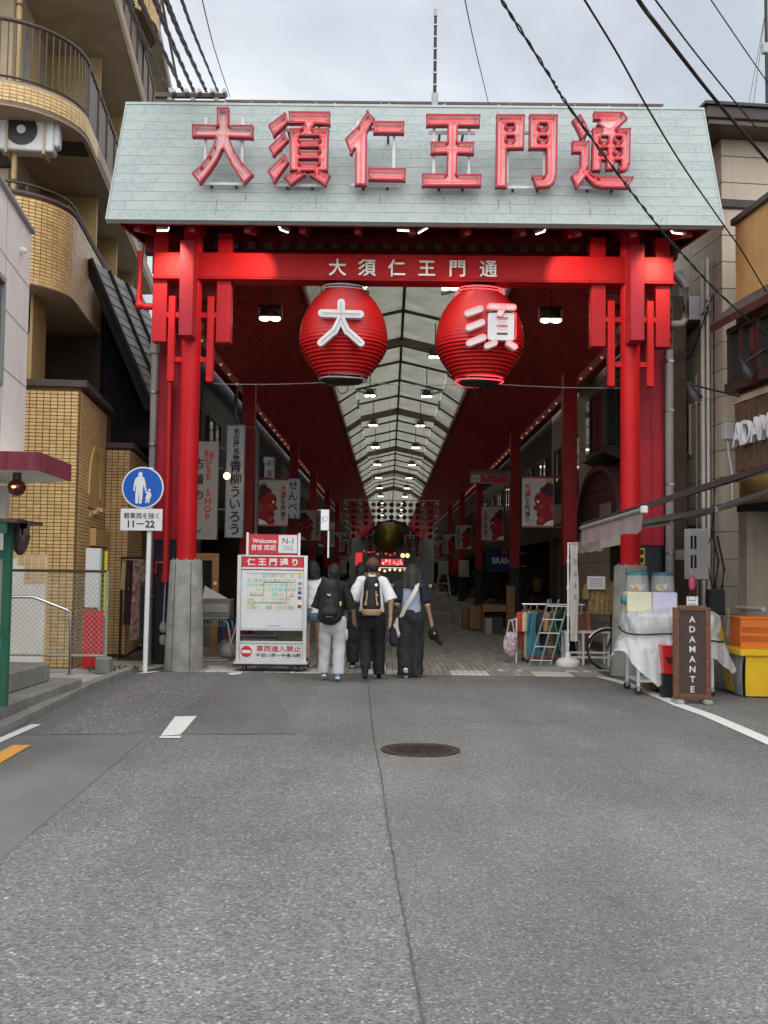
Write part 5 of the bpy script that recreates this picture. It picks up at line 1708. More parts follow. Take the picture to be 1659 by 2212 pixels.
# upper balconies: tiled slab edge, railing; bars round the corner, ribbed panels along the street
def rail_balcony(path, z, lab, bars=True, nbars=46):
    f = slab(path, z-.16, z, 'soffit_beige', 'balcony_floor')
    e_ = MB()
    for a, b in zip(path, path[1:]):
        e_.add([(a[0], a[1], z-.18), (b[0], b[1], z-.18), (b[0], b[1], z+.22), (a[0], a[1], z+.22), (a[0]-.1, a[1]+.1, z+.22), (b[0]-.1, b[1]+.1, z+.22)], [(0, 1, 2, 3), (3, 2, 5, 4)])
    e_ = e_.build('slab_edge', 'slab_edge', ap)
    if bars:
        tiles(path, z-.10, z+.20, e_, lambda s, zz: s < 6.0)
    MB().tube([(p[0]-.04, p[1]+.04, z+1.20) for p in path], .035, 8).build('hand_rail', 'rail_brown', ap, smooth=50)
    MB().tube([(p[0]-.04, p[1]+.04, z+.30) for p in path], .02, 6).build('foot_rail', 'rail_brown', ap, smooth=50)
    s = 1.0
    tot = sum(math.hypot(b[0]-a[0], b[1]-a[1]) for a, b in zip(path, path[1:]))
    corner = 4.5+path[-1][0]-1.35+2.1
    while s < min(tot, 13):
        x, y, a = path_at(path, s)
        if s < corner and bars:
            MB().cyl((x-.04, y+.04, z+.22), (x-.04, y+.04, z+1.19), .011, n=5).build('baluster', 'rail_brown', ap)
            s += .118
        else:
            x2, y2, _ = path_at(path, min(s+.92, tot-.01))
            mb = MB()
            d = Vector((x2-x, y2-y, 0))
            n_ = 16
            rowa, rowb = [], []
            for i in range(n_+1):
                o = Vector((d.y, -d.x, 0)).normalized()*(.012 if (i//2) % 2 else 0)
                q = Vector((x-.05, y+.03, 0))+d*(i/n_)+o
                rowa.append((q.x, q.y, z+.26))
                rowb.append((q.x, q.y, z+1.14))
            mb.grid([rowa, rowb])
            mb.build('rail_panel', 'rail_panel', ap)
            MB().b2(x-.05, x-.01, y+.02, y+.06, z+.2, z+1.19).build('rail_post', 'rail_brown', ap)
            s += .95
rail_balcony(P3, 8.80, 'third')
rail_balcony(plan(-.45, 1.35, .10, 13.0), 11.6, 'fourth', True)
rail_balcony(plan(-.45, 1.35, .10, 14.0), 14.4, 'fifth', False)
# round far balcony high up
RB = [(-.80+1.25*math.sin(a), 5.0-1.25*math.cos(a)) for a in [PI*k/14 for k in range(15)]]
rb = MB()
rb.prism([(p[0], p[1], 12.75) for p in RB], (0, 0, .75))
rb = rb.build('round_balcony', 'mortar', ap)
tiles(RB, 12.77, 13.49, rb)
MB().tube([(p[0], p[1], 14.33) for p in RB], .03, 6).build('hand_rail', 'rail_brown', ap)
for k in range(30):
    x, y, a = path_at(RB, .06+k*.128)
    MB().cyl((x, y, 13.49), (x, y, 14.33), .012, n=5).build('baluster', 'rail_brown', ap)
# walls behind the balconies
MB().b2(-5, -1.45, .95, 14, 4.4, 18).build('main_wall', 'plaster_beige', ap)
MB().b2(-5, -1.40, .85, .949, 8.15, 8.62).build('wall_band', 'interior_brown', ap)
for z in (6.1, 8.82, 11.62):
    for (x0, x1) in ((-2.6, -1.75), (-3.9, -3.0)):
        d_ = MB().b2(x0, x1, .90, .94, z+.02, z+1.95).build('balcony_door', 'door_ochre', ap)
        MB().b2(x0-.05, x0, .88, .945, z, z+2.0).build('door_frame', 'rail_brown', d_)
        MB().b2(x1, x1+.05, .88, .945, z, z+2.0).build('door_frame', 'rail_brown', d_)
        MB().b2(x0-.05, x1+.05, .879, .945, z+1.95, z+2.02).build('door_frame', 'rail_brown', d_)
    for k in range(4):
        y0 = 1.8+k*2.6
        d_ = MB().b2(-1.44, -1.40, y0, y0+.95, z+.02, z+2.0).build('balcony_door', 'door_ochre', ap)
        MB().b2(-1.445, -1.37, y0-.06, y0, z, z+2.05).build('door_frame', 'steel_grey', d_)
        MB().b2(-1.445, -1.37, y0+.95, y0+1.01, z, z+2.05).build('door_frame', 'steel_grey', d_)
        MB().b2(-1.43, -.42, y0+1.6, y0+1.68, z, z+2.5).build('partition', 'door_ochre', ap)
MB().b2(-.9, -.86, .4, 1.4, 4.48, 5.92).build('recess_wall', 'door_ochre', ap)
MB().b2(-2.2, -.92, .5, .54, 4.48, 5.3).build('recess_wall', 'door_ochre', ap)
MB().b2(-1.3, .1, 3.4, 3.5, 4.4, 5.92).build('recess_wall', 'interior_brown', ap)
q = MW[ap.name].inverted() @ at(31, 350, 16.3)
MB().cyl((q.x, q.y, 7.3), (q.x, q.y, 14), .045, n=10).build('down_pipe', 'door_ochre', ap, smooth=40)
for z in (7.7, 9.3, 10.6):
    MB().cyl((q.x, q.y, z), (q.x, q.y, z+.04), .055, n=10).build('pipe_clip', 'rail_brown', ap)
MB().b2(-.75, -.25, .9, 1.5, 8.625, 8.637).build('soffit_hatch', 'interior_brown', ap)
# hanging air conditioner
q = MW[ap.name].inverted() @ at(62, 290, 16.3)
ac = thing('air_conditioner', 'white air conditioner outdoor unit slung under the curved balcony', 'air conditioner', MW[ap.name] @ Vector((q.x, q.y, q.z-.32)), ROT)
MB().b2(-.42, .42, -.15, .15, 0, .62, .02).build('casing', 'steel_white', ac)
MB().cyl((-.08, -.152, .33), (-.08, -.165, .33), .25, n=24).build('fan_grille', 'black_plastic', ac)
MB().cyl((-.08, -.165, .33), (-.08, -.172, .33), .07, n=16).build('fan_hub', 'steel_white', ac)
MB().b2(.30, .50, -.10, .12, .10, .50, .03).build('valve_cover', 'steel_white', ac)
for x in (-.3, .28):
    MB().b2(x-.02, x+.02, -.17, -.155, -.05, .75).build('hanger', 'plaster_beige', ac)
    MB().b2(x-.02, x+.02, -.2, .18, -.06, -.02).build('hanger_foot', 'plaster_beige', ac)

# tiled roof of the house beside the gate
A, B_ = at(190, 560, 17.9), at(326, 884, 19.4)
Cc = at(302, 634, 20.0)
Dd = B_+(Cc-A)
t = thing('tiled_roof_house', 'small house with steep grey tiled roof wedged beside the gate', 'house', (B_.x-.5, B_.y+.5, 0))
n_ = (Cc-A).cross(B_-A).normalized()
if n_.x < 0: n_ = -n_
MB().prism([A, Cc, Dd, B_], -n_*.12).build('roof', 'roof_tile_dark', t, world=True)
rows_, cols_ = 15, 9
for i in range(rows_):
    for j in range(cols_):
        o_ = A+(B_-A)*((i+.5)/rows_)+(Cc-A)*((j+.5)/cols_)
        e1, e2 = (Cc-A)/cols_, (B_-A)/rows_
        up = n_*(.014+.006*(i % 2))
        MB().prism([o_-e1*.48-e2*.5+n_*.004, o_+e1*.48-e2*.5+n_*.004, o_+e1*.48+e2*.52+up, o_-e1*.48+e2*.52+up], n_*.03).build('roof_tile', 'roof_tile', t, world=True)
for j in (0, 3, 6):
    a_ = A+(Cc-A)*(j/cols_)
    MB().tube([a_+n_*.05, a_+(B_-A)+n_*.05], .045, 8).build('ridge_tile', 'roof_tile_dark', t, world=True)
mb = MB()
mb.prism([Vector((A.x, A.y+1.2, 3.9)), Vector((B_.x-.15, B_.y+.8, 3.9)), B_+Vector((-.2, .8, -.15)), A+Vector((0, 1.2, -.2))], (-.6, 1.2, 0))
mb.build('wall', 'black_panel', t, world=True)

# pipes beside the gate
t = thing('drain_pipe', 'tall grey drain pipe beside the red rear post, apartment side', 'pipe', (-3.97, 16.75, 0))
xx = at(330, 1000, 16.75).x
MB().tube([(xx+.10, 16.75, 6.6), (xx+.10, 16.75, 5.95), (xx, 16.75, 5.75), (xx, 16.75, .05)], .072, 10).build('pipe', 'pipe_grey', t, world=True, smooth=50)
MB().cyl((xx, 16.75, 5.05), (xx, 16.75, 5.3), .095, .08, 10).build('funnel', 'pipe_grey', t, world=True)
for z in (1.1, 2.7, 3.55, 4.4):
    MB().cyl((xx, 16.75, z), (xx, 16.75, z+.035), .082, n=10).build('clip', 'stainless', t, world=True)
t = thing('red_conduit', 'red painted pipe with elbow running down from the eave', 'pipe', (-4.1, 16.3, 4.9))
xx = at(302, 600, 16.3).x
z0 = at(302, 662, 16.3).z
MB().tube([(xx, 16.3, 6.6), (xx, 16.3, z0+.1), (xx+.03, 16.3, z0+.02), (xx+.10, 16.3, z0), (xx+.35, 16.3, z0)], .055, 10).build('pipe', 'red_pipe', t, world=True, smooth=50)
MB().sphere((xx+.01, 16.3, z0+.02), .075, 10, 8).build('elbow', 'red_pipe', t, world=True, smooth=60)
t = thing('red_riser', 'red riser pipe with small tap standing before the rear post', 'pipe', (-3.6, 16.8, 0))
xx = at(361, 1100, 16.8).x
z0 = at(361, 1256, 16.8).z
MB().cyl((xx, 16.8, z0), (xx, 16.8, 4.6), .052, n=12).build('pipe', 'red_pipe', t, world=True, smooth=40)
MB().cyl((xx, 16.8, z0-.01), (xx, 16.8, z0+.14), .064, n=12).build('collar', 'red_pipe', t, world=True, smooth=40)
MB().tube([(xx-.04, 16.8, z0+.30), (xx-.16, 16.8, z0+.30), (xx-.17, 16.8, z0+.12)], .022, 6).build('tap', 'red_pipe', t, world=True)
for zz in (.42, .62):
    MB().sphere((xx-.02, 16.8, zz), (.06, .04, .09), 8, 6).build('hanging_bottle', 'clear_plastic', t, world=True)
MB().cyl((xx, 16.8, z0), (xx-.02, 16.8, .6), .008, n=4).build('string', 'steel_white', t, world=True)

# ------------------------------------------------------------------ white building with maroon edged canopy
c0 = at(61, 700, 13.8)
wb = thing('white_building', 'plain white rendered building with maroon edged entrance canopy', 'building', (c0.x, c0.y, 0), R(8))
zt = at(70, 505, 13.8).z
MB().b2(-4, 0, -8, 0, 2.95, zt).build('upper_wall', 'plaster_white', wb)
MB().b2(-4, .05, -8, .04, zt, zt+.06, .01).build('parapet_cap', 'steel_grey', wb)
for z in (zt-.75, zt-1.38, zt-2.1):
    MB().b2(.0005, .003, -8, -.001, z, z+.012).build('render_joint', 'ink_grey', wb)
MB().b2(.0, .002, -1.42, -1.405, 2.96, zt).build('render_joint', 'ink_grey', wb)
w_ = MB().b2(.0, .015, -3.6, -1.62, 3.75, 4.95).build('window', 'glass_dark', wb)
for a in ((-3.65, -3.6, 3.7, 5.0), (-1.62, -1.56, 3.7, 5.0)):
    MB().b2(0, .05, a[0], a[1], a[2], a[3]).build('window_frame', 'steel_grey', w_)
for z in (3.7, 4.95):
    MB().b2(0, .052, -3.6, -1.62, z-.02, z+.04).build('window_frame', 'steel_grey', w_)
MB().sphere((.03, -.62, zt-.42), (.05, .05, .045), 10, 6).build('vent_cap', 'plaster_white', wb)
MB().b2(-4, -.25, -8, -.25, 0, 2.95).build('lower_wall', 'plaster_white', wb)
MB().b2(-4, -.24, -8, -.24, 0.3, 1.2).build('wall_dado', 'teal_wall', wb)
MB().b2(-.3, -.1, -.5, -.28, .2, 2.6).build('pillar', 'plaster_white', wb)
cz = at(40, 979, 12.0).z
p1, p2, p3 = at(83, 980, 11.9), at(150, 1022, 13.3), at(-140, 979, 11.9)
cpl = [(p3.x, p1.y-.1, cz-.21), (p1.x, p1.y, cz-.21), (p2.x, p2.y, cz-.21), (p2.x-.9, p2.y+.6, cz-.21), (p3.x, p2.y+.6, cz-.21)]
cano = MB().prism(cpl, (0, 0, .20)).build('canopy', 'plaster_white', wb, world=True)
mb = MB()
for a, b in zip(cpl[:3], cpl[1:3]):
    a, b = Vector(a), Vector(b)
    d = (b-a).normalized()
    o = Vector((d.y, -d.x, 0))
    mb.prism([a+o*.002, b+o*.002+d*.01, b+o*.002+d*.01+Vector((0, 0, .215)), a+o*.002+Vector((0, 0, .215))], o*.02)
mb.build('canopy_edge', 'maroon_edge', cano, world=True)
c = at(36, 1053, 12.2)
t = thing('red_globe_lamp', 'dark red globe lamp with a lit orange glint under the canopy', 'lamp', (c.x, c.y, c.z-.1))
MB().sphere((0, 0, .1), .105, 18, 12).build('globe', 'dark_red_lens', t, smooth=90)
MB().cyl((0, 0, .19), (0, 0, .27), .05, n=12).build('neck', 'rail_brown', t)
MB().sphere((0, -.085, .10), (.035, .026, .022), 10, 6).build('glint_bulb', 'lens_glow', t)

# steps, rail, notice stand, fence
st = thing('entrance_steps', 'weathered concrete entrance steps by the gutter', 'steps', (-4.3, 11, 0))
a = G(182, 1500)
MB().b2(-6.5, a.x-.03, 7.5, a.y, 0, .20, .015).build('lower_step', 'concrete_step', st, world=True)
b = G(112, 1430, .42)
MB().b2(-6.5, b.x, 7.0, b.y-.05, .2, .42, .015).build('upper_step', 'concrete_step', st, world=True)
q = G(70, 1560)
MB().b2(-6.5, a.x-.05, 6.5, 9.9, 0.0, .27, .015).build('near_block', 'concrete_light', st, world=True)
hr = G(150, 1458, .2)
t = thing('handrail', 'bent stainless steel handrail at the top of the steps', 'handrail', (hr.x, hr.y, .2))
zt_ = at(157, 1320, hr.y).z
za = at(100, 1292, hr.y-.6).z
MB().tube([(hr.x, hr.y, .2), (hr.x, hr.y, zt_-.02), (hr.x-.05, hr.y, zt_+.01), (hr.x-.42, hr.y-.2, za), (hr.x-1.3, hr.y-.3, za)], .02, 8).build('rail', 'stainless', t, world=True, smooth=60)
MB().cyl((hr.x, hr.y, .2), (hr.x, hr.y, .21), .05, n=12).build('foot_plate', 'stainless', t, world=True)
fy = 15.35
a, b = at(38, 1232, fy), at(233, 1231, fy)
fb = at(233, 1417, fy).z
t = thing('chain_link_fence', 'rusty chain-link fence panel with pale green frame', 'fence', ((a.x+b.x)/2, fy, 0))
MB().cyl((a.x-.6, fy, a.z), (b.x, fy, a.z), .02, n=8).build('top_rail', 'rail_brown', t, world=True)
MB().cyl((a.x-.6, fy, fb), (b.x, fy, fb), .018, n=8).build('bottom_rail', 'fence_green', t, world=True)
for x in (b.x, a.x-.6):
    MB().cyl((x, fy, .1), (x, fy, a.z+.01), .02, n=8).build('fence_post', 'fence_green', t, world=True)
mb = MB()
W_, H_ = b.x-a.x+.6, a.z-fb
st_ = .075
for k in range(int((W_+H_)/st_)+1):
    s = k*st_
    for dr in (1, -1):
        x0_, z0_ = (s, 0) if s <= W_ else (W_, s-W_)
        x1_, z1_ = (s-H_, H_) if s-H_ >= 0 else (0, s)
        if z1_ > H_: z1_ = H_
        if abs(x0_-x1_) < .02: continue
        if dr < 0:
            x0_, x1_ = W_-x0_, W_-x1_
        mb.tube([(a.x-.6+x0_, fy+dr*.003, fb+z0_), (a.x-.6+x1_, fy+dr*.003, fb+z1_)], .0028, 4, caps=False)
mb.build('wire_mesh', 'fence_wire', t, world=True)
p = G(228, 1450)
MB().box((b.x-.02, fy, .13), (.22, .22, .26), .03).build('footing_block', 'concrete_step', t, world=True)
# green notice stand at the picture's edge
t = thing('notice_stand', 'old green painted notice stand with rusty roof by the steps', 'notice board', (-4.2, 9.6, 0.27))
ky = 9.7
for px in (14, -120):
    p = at(px, 1300, ky)
    MB().b2(p.x-.035, p.x+.035, ky-.035, ky+.035, .27, 2.0).build('post', 'green_paint', t, world=True)
p, q = at(-140, 1205, ky), at(12, 1360, ky)
MB().b2(p.x, q.x, ky-.02, ky+.03, q.z, p.z).build('board', 'cream_board', t, world=True)
for z in (q.z-.04, p.z+.04, q.z-.5):
    MB().b2(p.x, q.x+.03, ky-.04, ky+.04, z-.04, z+.04).build('cross_rail', 'green_paint', t, world=True)
p, q = at(-160, 1118, ky), at(66, 1118, ky)
MB().prism([(p.x, ky-.35, p.z-.03), (q.x, ky-.35, p.z-.05), (q.x, ky+.35, p.z-.05), (p.x, ky+.35, p.z-.03)], (0, 0, .03)).build('roof', 'rail_brown', t, world=True)
MB().b2(p.x, q.x-.1, ky-.33, ky-.29, p.z-.15, p.z-.04).build('roof_edge', 'green_paint', t, world=True)
for k in range(5):
    a = at(45+k*4, 1130, ky-.1)
    MB().b2(a.x-.02, a.x+.015, ky-.12, ky-.1, a.z-.05-.06*(k % 3), a.z+.02).build('rust_flake', 'rail_brown', t, world=True)
p = at(44, 1165, ky+.2)
MB().lathe([(.02, .3), (.07, .27), (.09, .12), (.06, 0), (.02, -.05)], (p.x, ky+.2, p.z-.1), 12).build('bell_cover', 'rail_brown', t, world=True)
# banner stand in the corner of the tiled block
sy = 15.95
a, b = at(186, 1184, sy), at(212, 1312, sy)
t = thing('standing_banner', 'white and red standing banner leaning in the tiled corner behind the fence', 'banner', ((a.x+b.x)/2, sy, 0))
MB().b2(a.x, b.x, sy, sy+.02, b.z, a.z).build('white_panel', 'white_board', t, world=True)
c, d = at(213, 1184, sy), at(228, 1330, sy)
for k, m_ in enumerate(('map_green', 'weeds', 'yellow_sign')):
    x0_ = c.x+(d.x-c.x)*k/3
    MB().b2(x0_, x0_+(d.x-c.x)/3-.004, sy+.03, sy+.04, d.z, c.z-.02*k).build('coloured_strip', m_, t, world=True)
a, b = at(181, 1318, sy), at(222, 1443, sy)
P = [[(a.x+(b.x-a.x)*i/12, sy-.03+.02*math.sin(i*1.3), max(.03, b.z)+(a.z-max(.03, b.z))*j/4) for i in range(13)] for j in range(5)]
MB().grid(P).build('red_cloth', 'sign_red', t, world=True, smooth=60)
MB().b2(a.x, b.x, sy+.02, sy+.3, .0, .06).build('foot', 'concrete_light', t, world=True)

# pedestrian sign
pp = G(313, 1452)
t = thing('pedestrian_sign', 'round blue pedestrian sign with white plate 11-22 on white pole', 'road sign', (pp.x, pp.y, 0))
top = at(320, 1010, pp.y)
MB().cyl((0, 0, 0), (.02, 0, top.z), .036, n=14).build('pole', 'paint_white', t, smooth=40)
cc = at(310.5, 1054, pp.y)
cx, cz = cc.x-pp.x, cc.z
yb = -.06
MB().cyl((cx, yb+.01, cz), (cx, yb-.004, cz), .318, n=48).build('rim', 'paint_white', t)
MB().cyl((cx, yb-.003, cz), (cx, yb-.007, cz), .296, n=48).build('disc', 'sign_blue', t)
ks = .318/178
def sg_(pts, name):
    MB().prism([(cx+(x-1240)*ks, yb-.0072, cz-(y-415)*ks) for x, y in pts], (0, -.003, 0)).build(name, 'paint_white', t)
sg_([(1203, 318), (1234, 318), (1252, 334), (1262, 372), (1273, 440), (1262, 446), (1248, 392), (1242, 425), (1240, 500), (1232, 552), (1211, 552), (1213, 470), (1207, 470), (1204, 550), (1181, 550), (1179, 470), (1184, 420), (1180, 385), (1173, 446), (1160, 442), (1167, 372), (1180, 334)], 'adult_figure')
sg_([(1218+18*math.cos(a), 302+20*math.sin(a)) for a in [2*PI*k/14 for k in range(14)]], 'adult_head')
sg_([(1288, 450), (1306, 450), (1318, 486), (1312, 490), (1306, 478), (1312, 505), (1302, 508), (1300, 546), (1288, 546), (1285, 512), (1276, 546), (1264, 546), (1272, 508), (1264, 504), (1278, 470), (1262, 452), (1266, 444)], 'child_figure')
sg_([(1297+11*math.cos(a), 435+12*math.sin(a)) for a in [2*PI*k/12 for k in range(12)]], 'child_head')
a, b = at(263, 1099, pp.y), at(352, 1147, pp.y)
MB().b2(a.x-pp.x, b.x-pp.x, yb-.004, yb+.004, b.z, a.z, .003).build('plate', 'paint_white', t)
text('軽車両を除く', .100, 'ink_black', t, ((a.x+b.x)/2-pp.x, yb-.006, a.z-.105), aspect=.93)
text('11－22', .145, 'ink_black', t, ((a.x+b.x)/2-pp.x, yb-.006, b.z+.10), bold=.003, aspect=1.0)
for z in (cz+.12, cz-.1, (a.z+b.z)/2):
    MB().b2(-.05, .07, -.05, .05, z-.012, z+.012).build('clamp', 'steel_grey', t)
# ------------------------------------------------------------------ beige house behind the gate
c0 = at(1562, 900, 16.9)
rh = thing('beige_house', 'tall beige sided house with dark eaves rising behind the gate', 'house', (c0.x, c0.y, 0), ROT)
ez = at(1560, 268, 16.6).z
MB().b2(.04, 6, .04, 1.2, 0, ez-.1).build('core_wall', 'siding_grey', rh)
MB().b2(.04, 6, 1.21, 8, 0, 7.5).build('rear_wall', 'siding_grey', rh)
z = .05
while z < ez-.3:
    hgt = .445
    m_ = 'siding_beige' if z > 6.2 else 'siding_grey'
    MB().b2(.0, 6, .002, .035, z, min(z+hgt-.012, ez-.12), .004).build('siding_board', m_, rh)
    MB().b2(.002, .035, .036, 8 if z < 6 else 1.2, z, min(z+hgt-.012, ez-.12), .004).build('siding_board', 'siding_beige', rh)  # street side coloured lighter to offset the shade on that wall
    z += hgt
for x in (.6, 1.2, 1.8):
    MB().b2(x, x+.012, -.004, .0015, 6.4, 7.6).build('board_joint', 'eave_dark', rh)
MB().b2(-.05, 6, -.05, -.001, 7.62, 7.76, .01).build('band_course', 'eave_dark', rh)
MB().b2(-.45, 6.5, -.55, 1.3, ez-.12, ez-.04).build('eave_soffit', 'rail_brown', rh)
MB().b2(-.50, 6.5, -.60, 1.4, ez-.04, ez+.16, .015).build('eave_fascia', 'eave_dark', rh)
MB().prism([(-.55, -.65, ez+.16), (6.5, -.65, ez+.16), (6.5, 1.4, ez+.22), (-.55, 1.4, ez+.22)], (0, 0, .05)).build('roof', 'roof_tile_dark', rh)
wz0, wz1 = 3.72, 4.92
w_ = MB().b2(-.02, .001, 1.35, 2.35, wz0, wz1).build('window', 'glass_dark', rh)
for a in (1.3, 2.35):
    MB().b2(-.04, .0, a, a+.05, wz0-.05, wz1+.05).build('window_frame', 'siding_beige', w_)
for z in (wz0-.05, wz1):
    MB().b2(-.042, .0, 1.35, 2.35, z, z+.05).build('window_frame', 'siding_beige', w_)
dr = MB().b2(-.03, .001, 1.0, 2.3, .1, 2.25).build('door', 'plaster_beige', rh)
for a in (1.0, 1.6, 2.25):
    MB().b2(-.05, -.028, a, a+.06, .1, 2.25).build('door_stile', 'siding_beige', dr)
for z in (.1, 1.05, 1.9, 2.2):
    MB().b2(-.052, -.028, 1.06, 2.25, z, z+.07).build('door_rail', 'siding_beige', dr)
MB().b2(-.06, .0, .92, 2.38, 2.27, 2.42).build('door_lintel', 'eave_dark', rh)
for k, (y, r_) in enumerate(((.42, .03), (.62, .04), (.9, .025))):
    MB().cyl((-.07, y, .2), (-.07, y, 6.9 if k < 2 else 5.0), r_, n=8).build('conduit', 'pipe_white' if k < 2 else 'pipe_grey', rh, smooth=50)
    for z in (1.5, 3.0, 4.5):
        MB().cyl((-.07, y, z), (-.07, y, z+.03), r_+.012, n=8).build('conduit_clip', 'steel_grey', rh)
for pts in ([(-.08, .3, 6.1), (-.10, .5, 6.0), (-.1, 1.4, 5.7), (-.1, 2.5, 5.6)], [(-.08, .2, 6.2), (-.12, .4, 5.9), (-.1, 1.0, 5.4), (-.1, 2.0, 5.1)], [(-.08, .15, 6.2), (-.10, .12, 4.0), (-.1, .16, 1.2), (-.1, .3, .6)], [(-.1, .1, 3.0), (-.12, .2, 2.2), (-.1, .5, 2.0), (-.1, .3, 1.5), (-.1, .15, 1.3)]):
    MB().tube(pts, .012, 5).build('loose_wire', 'cable_black', rh, smooth=60)
MB().tube([(-.1, .35+.09*math.cos(a), 6.05+.12*math.sin(a)) for a in [2*PI*k/16 for k in range(16)]], .018, 5, closed=True).build('wire_coil', 'steel_grey', rh)
# corrugated dark screen under the eave end of the gate
for k in range(16):
    MB().cyl((-.35+.0, .9+k*.11, 5.75), (-.35, .9+k*.11, 6.8), .045, n=6).build('corrugation', 'pipe_grey', rh)
q = MW[rh.name].inverted() @ at(1507, 928, 16.4)
t = thing('meter_box', 'small white switch box on the beige house wall', 'box', MW[rh.name] @ Vector((-.12, q.y, q.z-.15)), ROT)
MB().b2(-.07, .07, -.08, .08, 0, .29, .01).build('case', 'utility_grey', t)
MB().b2(-.08, .08, -.09, .09, .29, .31, .005).build('lid', 'utility_grey', t)
MB().tube([(0, 0, 0), (0, -.02, -.2), (.02, -.1, -.5), (.02, -.12, -1.0)], .014, 6).build('lead', 'pipe_white', t, smooth=60)
a, b = at(1489, 1142, 16.0), at(1531, 1252, 16.0)
t = thing('utility_cabinet', 'tall pale grey utility cabinet with dark slots mounted beside the door', 'cabinet', ((a.x+b.x)/2, 16.0, b.z), ROT)
W_, H_ = (b.x-a.x), a.z-b.z
MB().b2(-W_/2, W_/2, 0, .22, 0, H_, .012).build('case', 'utility_grey', t)
MB().b2(-W_*.06, W_*.5, -.008, .0, .01, H_-.01, .003).build('door', 'utility_grey', t)
for z in (.22, .60):
    for x in (-.40, -.20):
        MB().b2(x*W_-.018, x*W_+.018, -.004, .001, H_*z, H_*(z+.26)).build('slot', 'ink_black', t)
MB().b2(-W_*.3, W_*.3, .22, .9, H_*.4, H_*.6).build('wall_mount', 'steel_grey', t)
t = thing('black_pump_box', 'black metal box with pipes low beside the dark doorway', 'box', at(1545, 1300, 15.8))
MB().box((0, 0, 0), (.25, .2, .38), .02).build('case', 'black_plastic', t)
for k, pts in enumerate(([(0, 0, .2), (.05, 0, .6), (-.03, .05, 1.1)], [(.1, 0, .2), (.14, 0, .5), (.05, .05, 1.0)], [(.1, 0, -.1), (.2, 0, -.12), (.2, .05, -.5)])):
    MB().tube(pts, .018, 6).build('pipe', 'pipe_white' if k == 2 else 'cable_black', t, smooth=60)

# ------------------------------------------------------------------ ochre shop with the wooden name board
c1 = at(1590, 700, 15.5)
sh = thing('ochre_shop', 'ochre fronted shop with dark timber bay window and wooden name board', 'shop', (c1.x, c1.y, 0), ROT)
zt = at(1590, 487, 15.5).z
zb = at(1590, 660, 15.5).z
MB().b2(0, 5, -8, 0, zb-.3, zt).build('upper_wall', 'ochre_panel', sh)
MB().b2(-.06, 5, -8, .05, zt, zt+.10, .01).build('coping', 'eave_dark', sh)
MB().b2(.02, 5, -8, -.02, 2.6, zb-.3).build('mid_wall', 'ochre_panel', sh)
ev = at(1552, 655, 15.4)
MB().prism([(-.34, -8, zb-.28), (.0, -8, zb+.05), (.0, -8, zb-.12), (-.34, -8, zb-.40)], (0, 8.15, 0)).build('eave', 'timber_dark', sh)
bz0, bz1 = 4.27, zb-.40
MB().b2(-.20, .02, -4, -.02, bz0, bz0+.14).build('bay_sill', 'timber_dark', sh)
bw = MB().b2(-.13, .01, -4, -.1, bz0+.14, bz1).build('bay_window', 'glass_dark', sh)
for y in (-.16, -.55, -1.1, -1.7, -2.4):
    MB().b2(-.20, -.12, y-.04, y+.04, bz0+.14, bz1).build('mullion', 'timber_dark', bw)
MB().b2(-.128, -.11, -.50, -.22, bz0+.16, bz1-.1).build('red_curtain', 'curtain_red', bw)
MB().b2(-.135, .01, -.099, -.06, bz0+.14, bz1).build('side_pane', 'curtain_red', bw)
MB().b2(-.20, -.12, -4, -.1, bz1-.08, bz1).build('head_rail', 'timber_dark', bw)
sb0, sb1 = 3.08, 4.10
nb = MB().b2(-.06, -.02, -4, -.12, sb0, sb1).build('name_board', 'timber_board', sh)
k = 0
y = -.12
while y > -2.5:
    MB().b2(-.085, -.061, y-.148, y, sb0+.02*(k % 2), sb1-.01*(k % 3), .004).build('board_plank', 'timber_board', nb)
    y -= .152
    k += 1
MB().b2(-.10, -.02, -4, -.06, sb1, sb1+.09).build('board_cap', 'slab_edge', sh)
for i, ch in enumerate('ADAMANTE'):
    text(ch, .50, 'letter_white', nb, (-.135, -.34-i*.285, 3.62), x=(0, -1, 0), up=(0, 0, 1), ext=.03, bold=.004, name='board_letter', aspect=.85)
MB().cyl((-.22, -6, 2.98), (-.22, -.02, 2.98), .035, n=10).build('gutter', 'steel_white', sh, smooth=50)
MB().b2(.8, .9, -8, -.03, 0, 2.95).build('shop_interior', 'interior_dark', sh)
MB().b2(.0, .8, -.30, -.03, 0, 2.6).build('door_pier', 'siding_grey', sh)
MB().b2(-.02, 5, -8, -.02, 2.5, 2.6).build('door_head', 'interior_dark', sh)
for (z, zz) in ((.55, .04), (.7, .05), (1.1, .04)):
    MB().cyl((-.05, -.9, z), (-.05, -.05, z), zz*.8, n=8).build('low_pipe', 'pipe_white', sh)
